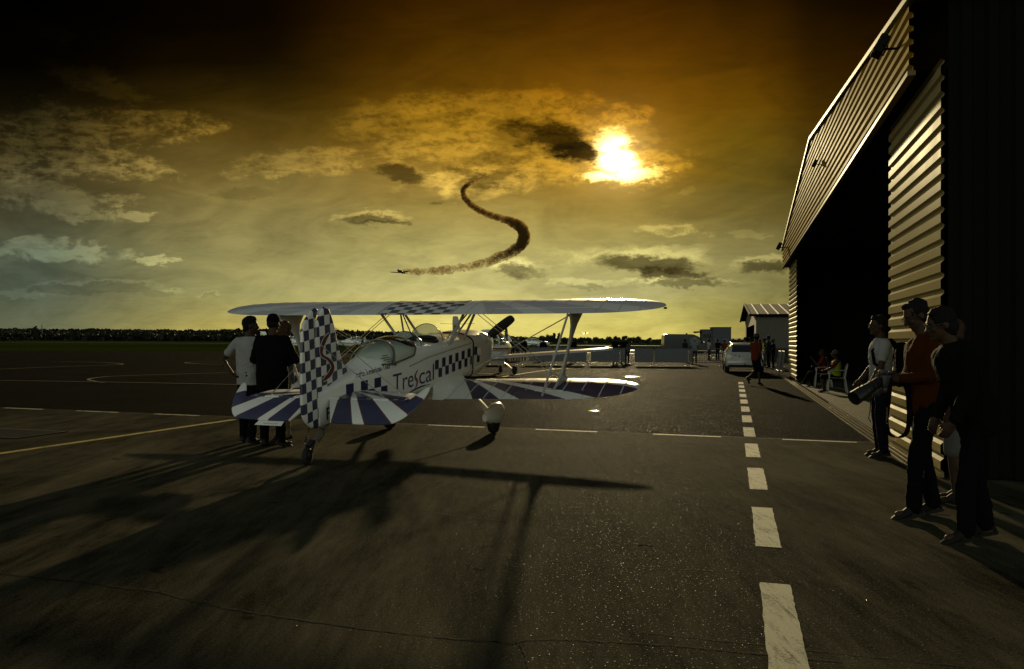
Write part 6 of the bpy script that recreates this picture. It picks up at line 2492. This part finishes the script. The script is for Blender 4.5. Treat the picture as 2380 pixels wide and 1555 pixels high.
def light_plane(label, loc, heading, span=5.6, gear='leg', size=1.0, stripe=True, group=None, nm='light_aircraft', cat='aircraft', bank=0.0, paint=None, radial=False, prop_ang=math.pi / 2, dih=.085):
    """X forward, Y left; origin on the ground below the main wheels"""
    m = paint or M_ACW
    t = thing(nm, label, cat, loc, 0, group)
    t.rotation_euler = (bank, 0, math.pi / 2 - math.radians(heading))
    t.scale = (size, size, size)
    S = [(2.28, .18, 1.02, 1.34, 1.20), (2.15, .33, .86, 1.42, 1.18), (1.7, .42, .74, 1.50, 1.17), (1.2, .50, .68, 1.54, 1.16), (.95, .54, .66, 1.55, 1.16), (.2, .56, .62, 1.58, 1.16), (-.6, .54, .62, 1.62, 1.16), (-1.2, .44, .68, 1.60, 1.16),
         (-2.2, .28, .84, 1.46, 1.18), (-3.4, .13, 1.02, 1.36, 1.21), (-4.25, .05, 1.14, 1.30, 1.22)]
    if radial:
        S = [(2.2, .52, .70, 1.70, 1.20), (1.75, .60, .60, 1.78, 1.20), (1.3, .58, .60, 1.76, 1.2), (.9, .52, .62, 1.70, 1.18)] + S[5:]

    def sec(x, w, z0, z1, zc):
        out = []
        for j in range(20):
            a = 2 * math.pi * j / 20
            cx, sx = math.cos(a), math.sin(a)
            zz = zc + ((z1 - zc) if sx > 0 else (zc - z0)) * math.copysign(abs(sx) ** .85, sx)
            out.append((x, w * math.copysign(abs(cx) ** .75, cx), zz))
        return out
    MB().loft([sec(*s) for s in S]).build('fuselage', m, t, True, 40)
    # cabin: glazed upper part with pillars and a roof skin
    cst = [(1.12, .40, 1.52), (.72, .47, 1.80), (.35, .48, 1.94), (-.3, .48, 1.965), (-.95, .43, 1.84), (-1.7, .30, 1.58)]
    zb = 1.30
    R = [[(x, w * c * (1.12 if abs(c) > .9 else 1), zb + (z - zb) * sn) for c, sn in ((1, 0.0), (.97, .45), (.82, .86), (.45, .98), (0, 1.0), (-.45, .98), (-.82, .86), (-.97, .45), (-1, 0))] for x, w, z in cst]
    MB().loft(R, closed=False, caps=False).build('cabin_glass', M_ACGL, t, True, 60)
    fr = MB()
    for i in (1, 3, 4):
        fr.tube([Vector(p) * 1.002 for p in R[i]], .035 if i != 3 else .045, 6)
    roof = MB().loft([[Vector(p) * 1.006 for p in r[2:7]] for r in R[2:]], closed=False, caps=False)
    roof.build('cabin_roof', m, t, True, 60)
    fr.tube([R[i][1] for i in range(len(R))], .02, 6)
    fr.tube([R[i][-2] for i in range(len(R))], .02, 6)
    fr.build('window_frame', m, t, True)
    rear = MB()
    for s in (0, 1):
        ids = (0, 1, 2) if s == 0 else (6, 7, 8)
        rear.loft([[Vector(R[i][j]) * 1.008 for j in ids] for i in (4, 5)], closed=False, caps=False)
    rear.build('rear_cabin_skin', m, t, True)
    # wing
    R = []
    for y in (-span, -span * .985, -span * .95, -span * .6, -.5, .5, span * .6, span * .95, span * .985, span):
        a = abs(y)
        q = max(0, (a - .5) / (span - .5))
        ch = 1.62 - .62 * q
        if a > span * .94:
            ch *= {span * .95: .96, span * .985: .8, span: .45}.get(a, 1)
        xl = .62 - .22 * q - (.0 if a < span * .94 else (1.0 - .62 * 1 + .0) * 0)
        z = .70 + dih * max(0, a - .4)
        R.append(foil_ring(y, xl, z + .06, xl - ch, z - .02, 0, 1, .14))
    wg = MB().loft(R).build('wing', m, t, True, 40)
    ln = MB()
    for s in (-1, 1):
        pts = []
        for a in np.linspace(.62, span * .92, 12):
            q = (a - .5) / (span - .5)
            ch = 1.62 - .62 * q
            xl = .62 - .22 * q
            z = .70 + dih * (a - .4)
            f = .76
            h = 5 * .14 * (0.2969 * math.sqrt(f) - 0.1260 * f - 0.3516 * f * f + 0.2843 * f ** 3 - 0.1036 * f ** 4) + .009
            pts.append((xl - ch * f, s * a, z + .06 - .08 * f + h * ch + .004))
        ln.tube(pts, .008, 5)
    ln.build('flap_line', M_DARKMETAL, wg)
    # tail
    MB().loft([[(x + dx, dy, z) for dx, dy in ((0, 0), (-.35 * c, .045), (-c, .004), (-c, -.004), (-.35 * c, -.045))] for x, z, c in ((-3.0, 1.32, 1.35), (-3.45, 1.75, .98), (-3.72, 2.2, .74), (-3.82, 2.42, .62), (-3.92, 2.47, .42))]).build('fin', m, t, True, 40)
    MB().loft([[(x + dx, y, 1.30 + dz) for dx, dz in ((0, 0), (-.35 * c, .03), (-c, 0), (-.35 * c, -.03))] for x, y, c in ((-3.55, -1.55, .55), (-3.4, -1.4, .72), (-3.3, 0, .82), (-3.4, 1.4, .72), (-3.55, 1.55, .55))]).build('tailplane', m, t, True, 40)
    if stripe:
        for s in (-1, 1):
            b = MB()
            for mi, (za, zc) in enumerate(((1.10, 1.17), (1.02, 1.07))):
                vs, k = [], 0
                for x in np.linspace(2.1, -3.9, 26):
                    w, z0, z1, zc_ = (float(np.interp(-x, [-q[0] for q in S], [q[i] for q in S])) for i in (1, 2, 3, 4))
                    tz = .10 * max(0, (-x - .5) / 3.5)
                    for z in (za + tz, zc + tz):
                        sx = (z - zc_) / ((z1 - zc_) if z > zc_ else (zc_ - z0))
                        sx = max(-.98, min(.98, sx))
                        aa = math.copysign(abs(sx) ** (1 / .85), sx)
                        cx = math.sqrt(max(0, 1 - aa * aa)) ** .75
                        vs.append((x, s * (w * cx + .006), z))
                n = len(vs) // 2
                b.add(vs, [(2 * i, 2 * i + 1, 2 * i + 3, 2 * i + 2) for i in range(n - 1)], mi)
            b.build('side_stripe', [M_STRIPE, M_STRIPE2], t)
        MB().add([(-3.30, s * .048, z) if False else (x, s * .03, z) for s in (-1, 1) for x, z in ((-3.55, 1.75), (-4.32, 1.95), (-4.32, 2.12), (-3.62, 1.98))], [(0, 1, 2, 3), (4, 5, 6, 7)]).build('fin_stripe', M_STRIPE2, t)
        MB().tube([(-3.95, -.75, 2.18), (-3.75, 0, 2.16), (-3.95, .75, 2.18)], .008, 5).build('whip_aerial', M_DARKMETAL, t)
    # gear
    if gear == 'leg':
        for s in (-1, 1):
            MB().loft([[(x + dx, s * y, z + dz) for dx, dz in ((-.05, -.018), (.05, -.018), (.05, .018), (-.05, .018))] for x, y, z in ((-.02, .45, .66), (0, .85, .42), (0, 1.12, .20))]).build('gear_leg', m, t, True)
            w_ = MB().lathe([(.001, -.06), (.10, -.075), (.17, -.07), (.195, -.03), (.195, .03), (.17, .07), (.10, .075), (.001, .06)], 20, Matrix.Translation((0, s * 1.18, .195)) @ Matrix.Rotation(math.pi / 2, 4, 'X')).build('wheel', M_RUBBER, t, True)
        MB().tube([(1.5, 0, .75), (1.55, 0, .36)], .035, 8).tube([(1.52, -.09, .36), (1.52, .09, .36)], .02, 6).tube([(1.52, -.09, .36), (1.52, -.09, .17)], .018, 6).tube([(1.52, .09, .36), (1.52, .09, .17)], .018, 6).build('nose_leg', m, t, True)
        MB().lathe([(.001, -.05), (.09, -.06), (.15, -.055), (.17, -.02), (.17, .02), (.15, .055), (.09, .06), (.001, .05)], 20, Matrix.Translation((1.52, 0, .17)) @ Matrix.Rotation(math.pi / 2, 4, 'X')).build('wheel', M_RUBBER, t, True)
    # propeller
    MB().lathe([(.001, .26), (.06, .22), (.11, .12), (.13, 0)], 16, Matrix.Translation((2.27, 0, 1.19)) @ Matrix.Rotation(math.pi / 2, 4, 'Y')).build('spinner', m, t, True)
    for s in (0, math.pi) if not radial else (0, math.pi):
        a = prop_ang + s
        d = Vector((0, math.cos(a), math.sin(a)))
        u = Vector((.45, -math.sin(a) * .9, math.cos(a) * .9)).normalized()
        v = d.cross(u)
        MB().loft([[Vector((2.33, 0, 1.19)) + d * r + u * (c / 2 * math.cos(k)) + v * (.012 * math.sin(k)) for k in (2 * math.pi * j / 10 for j in range(10))] for r, c in ((.08, .08), (.3, .16), (.6, .17), (.85, .13), (.95, .06))]).build('propeller_blade', M_BLADE, t, True)
    return t


hd2 = 18.0
Hh = Vector((math.sin(math.radians(hd2)), math.cos(math.radians(hd2)), 0))
Rh = Vector((Hh.y, -Hh.x, 0))
rw = Vector(ground(1196, 870))
p2 = rw - Rh * 1.18
light_plane('white low-wing light aircraft with dark side stripes parked just beyond the biplane', (p2.x, p2.y, 0), hd2, span=5.55)
for X, Y, hd, lab in ((834, 818.5, 78, 'small white low-wing aircraft on the grass edge, behind the two in safety vests'),
                      (690, 819.5, 95, 'white aircraft far off, mostly hidden by the biplane\'s rudder'),
                      (1240, 815.5, 88, 'white aircraft beyond the barriers, nose to the right, behind the spectators')):
    p = ground(X, Y)
    light_plane(lab, (p[0], p[1], 0), hd, span=4.6, group='light aircraft parked far across the field')
p = ground(1284, 812)
# airborne
pf = at(1360.5, 774, 760.0)
light_plane('small low-wing aircraft with its wheels down climbing out above the distant trees', (pf[0], pf[1], pf[2] - 1.2), 190, span=5.0, stripe=False, bank=-.08, nm='flying_aircraft')
M_WARB = mat('dark_aircraft_paint', (0.03, 0.028, 0.024), 0.4, .2)
pw = at(930, 630.5, 423.0)
PW = light_plane('dark radial-engined aircraft low over the field trailing smoke', (pw[0], pw[1], pw[2] - 1.35), 205, span=6.1, gear='none', stripe=False, bank=.03, paint=M_WARB, radial=True, nm='flying_aircraft', dih=.10)
PW.rotation_euler = (.03, -.20, PW.rotation_euler[2])
PW.scale = (1.04, 1.04, 1.04)

# ------------------------------------------------------------------ smoke trail
KEY = [(934, 630.5, 424, 3.5), (965, 631.5, 424, 7), (1010, 630, 425, 8.5), (1060, 624.5, 428, 8.5), (1110, 615, 434, 9.5), (1155, 601, 444, 10.5), (1190, 585, 458, 11.5), (1211, 568, 474, 12), (1219, 551, 492, 12.5), (1215, 534, 512, 11.5), (1202, 522, 532, 11),
       (1182, 513, 552, 8.5), (1155, 505, 575, 7.5), (1125, 494, 600, 7), (1100, 480, 624, 6.5), (1084, 464, 646, 6.5), (1076, 449, 664, 5.5), (1080, 436, 682, 5), (1096, 424, 700, 4), (1120, 414, 716, 2.6), (1146, 407, 730, 1.0)]


def smoke_mat(name, dens, lo, hi, sc):
    m = bpy.data.materials.new(name)
    m.use_nodes = True
    t = m.node_tree
    V.tree = t
    t.nodes.remove(t.nodes['Principled BSDF'])
    pv = t.nodes.new('ShaderNodeVolumePrincipled')
    pv.inputs['Color'].default_value = (0.26, 0.15, 0.045, 1)
    pv.inputs['Anisotropy'].default_value = 0.35
    co = objco()
    n = noise(co, sc, 5, 0.68, 0.8)
    n2 = noise(co, sc * .27, 2, 0.5)
    link(smooth(n * .75 + n2 * .25, lo, hi) * dens, pv.inputs['Density'])
    t.links.new(pv.outputs[0], t.nodes['Material Output'].inputs['Volume'])
    try:
        m.cycles.volume_step_rate = 0.05
    except Exception:
        pass
    return m


def smoke_tube(name, k, amp, m, parent=None):
    P, R = [], []
    for i in range(len(KEY) - 1):
        q = [np.array(KEY[max(i - 1, 0)], float), np.array(KEY[i], float), np.array(KEY[i + 1], float), np.array(KEY[min(i + 2, len(KEY) - 1)], float)]
        for j in range(10):
            t = j / 10
            v = 0.5 * ((2 * q[1]) + (q[2] - q[0]) * t + (2 * q[0] - 5 * q[1] + 4 * q[2] - q[3]) * t * t + (3 * q[1] - q[0] - 3 * q[2] + q[3]) * t ** 3)
            P.append(Vector(at(v[0], v[1], v[2])))
            R.append(v[3] / F_PX * v[2] * k)
    b = MB().tube(P, R, 18)
    vs = []
    for v in b.v:
        p = Vector(v)
        vs.append(tuple(p + mnoise.noise_vector(p * .33) * amp + mnoise.noise_vector(p * .9) * amp * .5))
    b.v = vs
    return b.build(name, m, parent, True, 80)


sm = smoke_tube('smoke_trail', 1.15, 1.1, smoke_mat('brown_smoke', 0.72, .41, .66, .60))
tag(sm, 'curling trail of brown display smoke hanging in the sky behind the flying aircraft', 'smoke', kind='stuff')
smoke_tube('smoke_core', .55, .7, smoke_mat('dense_brown_smoke', 0.22, .38, .60, .5), sm)

# ------------------------------------------------------------------ more people, far off
def far(X, Y, face, label, top, bottom, height=1.75, hair=None, sleeve='short', vest=None, cap=None, joints=None, shorts=False, longhair=False, seed=0):
    return person(label, G(X, Y), face, joints, height, top, sleeve, bottom, shorts, None, hair or M_HAIR, cap, vest, voxel=.028, longhair=longhair, seed=seed)


FOLD = dict(elbr=(.28, .03, 1.16), wrir=(.02, .22, 1.16), elbl=(-.28, .03, 1.16), wril=(-.02, .23, 1.12))
AKIM = dict(elbr=(.36, -.12, 1.18), wrir=(.16, -.02, 1.03))
far(842, 830, 70, 'person in an orange safety vest and dark trousers near the small aircraft on the grass', C_BLACK, C_BLACK, 1.76, vest=C_ORANGE, seed=21)
far(863, 830, 40, 'person in a yellow safety vest behind the biplane canopy', C_BLACK, C_BLACK, 1.8, vest=C_YELLOW, seed=22)
far(1191, 838, 20, 'spectator in a dark top, left of the two by the parked aircraft\'s nose', C_NAVY, C_BLACK, 1.70, seed=23)
far(1204, 838, -30, 'spectator with pale hair in a grey shirt behind the barrier', C_GREY, C_DENIM, 1.76, M_HAIRG, seed=24)
far(1217, 838, 10, 'spectator in black before the white aircraft beyond the barriers', C_BLACK, C_BLACK, 1.80, sleeve='long', seed=25)
far(1262, 839, -10, 'spectator with long dark hair beside a child, behind the barrier', C_BLACK, C_DENIM, 1.70, longhair=True, sleeve='long', seed=26)
far(1271, 838, -20, 'child in a pale top at the barrier', C_GREYW, C_DENIM, 1.25, M_HAIRB, seed=27)
far(1332, 843, 30, 'spectator with sunlit curly hair alone behind the bannered barrier', C_BLACK, C_BLACK, 1.76, M_HAIRB, joints=FOLD, seed=28)
far(1430, 845, -5, 'broad spectator in black at the wing tip of the parked plane', C_BLACK, C_BLACK, 1.84, joints=AKIM, seed=29)
far(1449, 845, 5, 'taller one of the embracing couple, in a black T-shirt', C_BLACK, C_BLACK, 1.82, seed=30, joints=dict(elbr=(.34, .02, 1.25), wrir=(.46, .1, 1.12)))
far(1457.5, 844, -15, 'shorter one of the embracing couple, with curly hair', C_GREY, C_DENIM, 1.64, M_HAIRB, longhair=True, seed=31)
far(1592, 842, 60, 'spectator in dark clothes leaning by the van', C_NAVY, C_BLACK, 1.72, joints=FOLD, seed=32)
far(1614, 846, 20, 'white-haired spectator in a checked shirt behind the bare barrier', C_CHECK, C_BLACK, 1.80, M_HAIRG, seed=33)
far(1648, 838, 80, 'spectator in a white shirt at the beer tables before the pale building', C_WHITE, C_DENIM, 1.74, seed=34)
far(1668, 838, -20, 'spectator in black at the beer tables, between white shirt and white car', C_BLACK, C_BLACK, 1.74, joints=AKIM, seed=35)
far(1684, 838, 10, 'dark-haired spectator in a dark top close to the white car\'s mirror', C_RED, C_BLACK, 1.70, seed=36)
far(1704, 842, 30, 'spectator with sunlit hair whose head shows above the left of the car roof', C_NAVY, C_BLACK, 1.76, M_HAIRB, seed=37)
far(1732, 845, -60, 'spectator in blue whose head shows above the middle of the car roof', cloth('blue_cloth', (.03, .05, .09)), C_BLACK, 1.84, seed=38)
far(1744, 845, 20, 'spectator in black just left of the walker in red', C_BLACK, C_BLACK, 1.82, seed=39)
far(1766, 848, 70, 'stooping spectator in black right of the walker in red', C_BLACK, C_BLACK, 1.66, joints=FOLD, seed=40)
far(1777, 850, -80, 'marshal in a yellow safety vest and cap beside the white car', C_BLACK, C_BLACK, 1.72, vest=C_YELLOW, cap=C_BLACK, seed=41)
far(1786, 856, -60, 'tall man in a dark polo shirt, hands clasped, right of the marshal in yellow', C_NAVY, C_BLACK, 1.86, seed=42, joints=dict(elbl=(-.26, .05, 1.16), wril=(-.03, .24, 1.0), elbr=(.26, .05, 1.16), wrir=(.03, .24, 1.0)))
far(1797, 856, -70, 'shorter dark-clad person nearest to the hangar corner', C_BLACK, C_BLACK, 1.70, M_HAIRB, seed=43, joints=FOLD)

# ------------------------------------------------------------------ trees, woods, hills, mast
def leaf_mat(name, c):
    m, t, b = new_mat(name)
    n = noise(objco(), .35, 4, .7)
    link(ramp(n, [(.3, tuple(q * .6 for q in c)), (.7, tuple(q * 1.4 for q in c))]), b.inputs['Base Color'])
    b.inputs['Roughness'].default_value = .8
    b.inputs['Specular IOR Level'].default_value = .2
    return m


M_LEAF = leaf_mat('foliage', (0.022, 0.027, 0.008))
M_LEAFD = leaf_mat('dark_foliage', (0.010, 0.012, 0.004))
M_BARK = mat('bark', (0.03, 0.022, 0.014), .9)


def leaves(b, c, r, n, size, rs, shell=.55, lumps=None):
    """leaf clumps through an uneven crown"""
    L = lumps or [(Vector((rs.uniform(-.55, .55) * r[0], rs.uniform(-.5, .5) * r[1], rs.uniform(-.55, .6) * r[2])), rs.uniform(.40, .62)) for _ in range(7)]
    for i in range(n):
        o, k = L[rs.randrange(len(L))]
        d = Vector((rs.gauss(0, 1), rs.gauss(0, 1), rs.gauss(0, 1))).normalized()
        q = shell + (1 - shell) * rs.random()
        p = Vector(c) + o + Vector((d.x * r[0] * k * q, d.y * r[1] * k * q, d.z * r[2] * k * q))
        s = size * rs.uniform(.6, 1.5)
        u = Vector((rs.gauss(0, 1), rs.gauss(0, 1), rs.gauss(0, 1))).normalized()
        v = d.cross(u)
        if v.length < .1:
            continue
        v.normalize()
        w = v.cross((d + u * .6).normalized())
        b.add([p - v * s - w * s * .6, p + v * s * .8 - w * s * .7, p + v * s + w * s * .6, p - v * s * .7 + w * s * .8], [(0, 1, 2, 3)])


def tree(X, topY, wpx, d, label, kind='round', baseY=None, group='trees on the skyline', m=None):
    rs = random.Random(int(X * 7))
    p = at(X, 800, d)
    zt = CAM_H + ray(X, topY)[2] * d
    w = wpx / F_PX * d / 2
    t = thing('tree', label, 'tree', (p[0], p[1], 0), 0, group)
    b = MB()
    if kind == 'poplar':
        for k in range(7):
            q = k / 6
            leaves(b, (0, 0, zt * (.14 + .74 * q)), (w * (1 - .75 * abs(q - .35) ** 1.3), w, zt * .16), 90, zt * .05, rs, .3)
    else:
        leaves(b, (0, 0, zt * .56), (w, w, zt * .46), 620, max(.35, zt * .045), rs, .25)
        leaves(b, (rs.uniform(-.3, .3) * w, 0, zt * .25), (w * .95, w, zt * .26), 220, max(.35, zt * .045), rs, .25)
    b.build('crown', m or M_LEAF, t)
    tr = MB().tube([(0, 0, 0), (w * .03, 0, zt * .3), (0, 0, zt * .6)], [zt * .03, zt * .022, zt * .008], 8)
    for k in range(4):
        a = rs.uniform(0, 6.28)
        tr.tube([(0, 0, zt * (.3 + .07 * k)), (math.cos(a) * w * .5, math.sin(a) * w * .5, zt * (.5 + .08 * k))], [zt * .011, zt * .004], 5)
    tr.build('trunk', M_BARK, t)


TR = [(1206, 783, 22, 'low tree at the left end of the right-hand skyline'), (1223, 781, 22, 'rounded tree just right of the leftmost low one'), (1241, 780, 22, 'pointed bushy tree behind the far white aircraft'),
      (1262, 780.5, 26, 'broad tree left of the twin poplars, crossed by the upper wires'), (1277, 777.5, 22, 'tall leafy tree touching the left poplar'), (1314, 784, 22, 'low tree right of the twin poplars'),
      (1331, 787, 24, 'lowest tree behind the interplane strut'), (1352, 782, 24, 'ragged tree below the climbing aircraft'), (1367, 783, 20, 'smaller ragged tree right below the climbing aircraft'),
      (1387, 783, 26, 'domed tree right of the climbing aircraft'), (1413, 778, 30, 'tall broad tree left of the person at the wing tip'), (1433, 777.5, 24, 'feathery tall tree above the person at the wing tip'),
      (1451, 780.5, 20, 'tree above the embracing couple'), (1466, 782, 22, 'rounded tree right of the couple'), (1483, 781, 24, 'tree halfway between couple and van'), (1507, 784, 16, 'narrow tree left of the van'), (1530, 788, 26, 'low tree at the rear of the van')]
for X, Yt, w, lab in TR:
    tree(X, Yt, w, 560.0 + (X * 13 % 90), lab)
tree(1288, 774.5, 11, 600, 'left one of the twin poplars on the skyline', 'poplar', group='twin poplars')
tree(1299, 774.2, 9.5, 610, 'right one of the twin poplars on the skyline', 'poplar', group='twin poplars')
tree(83, 758.5, 24, 420, 'tall dark lone tree beside the mast, far left', group=None, m=M_LEAFD)
for X, Yt, w, lab in ((8, 766, 44, 'dark bushy tree at the left edge'), (40, 772, 40, 'dark bush right of the bushy tree at the left edge'), (64, 775, 26, 'low dark bush left of the lone tall tree')):
    tree(X, Yt, w, 430, lab, group='dark bushes at the far left', m=M_LEAFD)
# wooded ridge: reads as one mass
rs = random.Random(5)
b = MB()
def ridge_y(X):
    return float(np.interp(X, [-150, 0, 60, 130, 220, 330, 450, 520, 640, 760, 850, 940, 1040, 1140, 1300, 1560, 1760, 1900, 2300], [764, 764, 764.5, 766.5, 765.5, 767, 768.5, 767, 765.5, 768, 770, 773, 777, 781, 786, 790, 788, 788, 788]))
for X in np.arange(-160, 1220, 4.2):
    for row, (d, f) in enumerate(((690, .52), (760, .78), (840, 1.0))):
        xx = X + rs.uniform(-3, 3)
        p = at(xx, 800, d * rs.uniform(.97, 1.03))
        hz = 787 + .0055 * xx
        yt = hz - (hz - ridge_y(xx)) * f + rs.uniform(-.5, .8) + .8 * math.sin(xx * .11) * math.sin(xx * .031 + 2)
        z = CAM_H + ray(xx, yt)[2] * p[1]
        w = rs.uniform(3.0, 7.0)
        leaves(b, (p[0], p[1], z - 2.8), (w, w, rs.uniform(2.6, 3.6)), 46, 1.5, rs, .2)
        b.add([(p[0] - 3.5, p[1] + 2, 0), (p[0] + 3.5, p[1] + 2, 0), (p[0] + 3.3, p[1] + 2, max(.5, z - 1.7)), (p[0] - 3.3, p[1] + 2, max(.5, z - 1.7))], [(0, 1, 2, 3)])
wd = b.build('woods', M_LEAFD)
tag(wd, 'dark wooded ridge along the left horizon', 'woods', kind='stuff')
b = MB()
for X in np.arange(1150, 2350, 5.0):
    xx = X + rs.uniform(-2, 2)
    p = at(xx, 800, 980 * rs.uniform(.97, 1.03))
    yt = ridge_y(xx) + rs.uniform(-.6, 1.2)
    z = max(3, CAM_H + ray(xx, yt)[2] * p[1])
    leaves(b, (p[0], p[1], z * .55), (4.0, 4, z * .5), 26, 1.3, rs, .2)
tag(b.build('hedgerow', M_LEAF), 'low distant hedgerow on the right-hand horizon', 'hedgerow', kind='stuff')
# low hills beyond
hb = MB()
xs_ = np.linspace(-300, 2700, 90)
top, bot = [], []
for X in xs_:
    d = 2600.0
    y = 787.5 + 1.2 * math.sin(X * .006) + .7 * math.sin(X * .017 + 1) - (6 if X < 900 else 6 * max(0, 1 - (X - 900) / 500)) * .6
    p = at(X, y, d)
    top.append((p[0], p[1], max(p[2], 2)))
    bot.append((p[0] * .8, p[1] * .8, -0.5))
hb.loft([bot, top, [(x * 1.3, y * 1.3, -1) for x, y, z in top]], closed=False, caps=False)
structure(hb.build('hills', mat('hill_fields', (0.045, 0.05, 0.022), .95, spec=.05, var=.3, vscale=.01)))
# radio mast
p = at(97, 790, 700.0)
z = CAM_H + ray(97, 756)[2] * 700
ms = thing('radio_mast', 'thin radio mast rising behind the woods at far left', 'mast', (p[0], p[1], 0))
MB().tube([(0, 0, 0), (0, 0, z)], [.45, .35], 6).build('pole', M_DARKMETAL, ms)
MB().tube([(0, 0, z), (0, 0, z + 1.5)], .12, 6).build('aerial', M_DARKMETAL, ms)
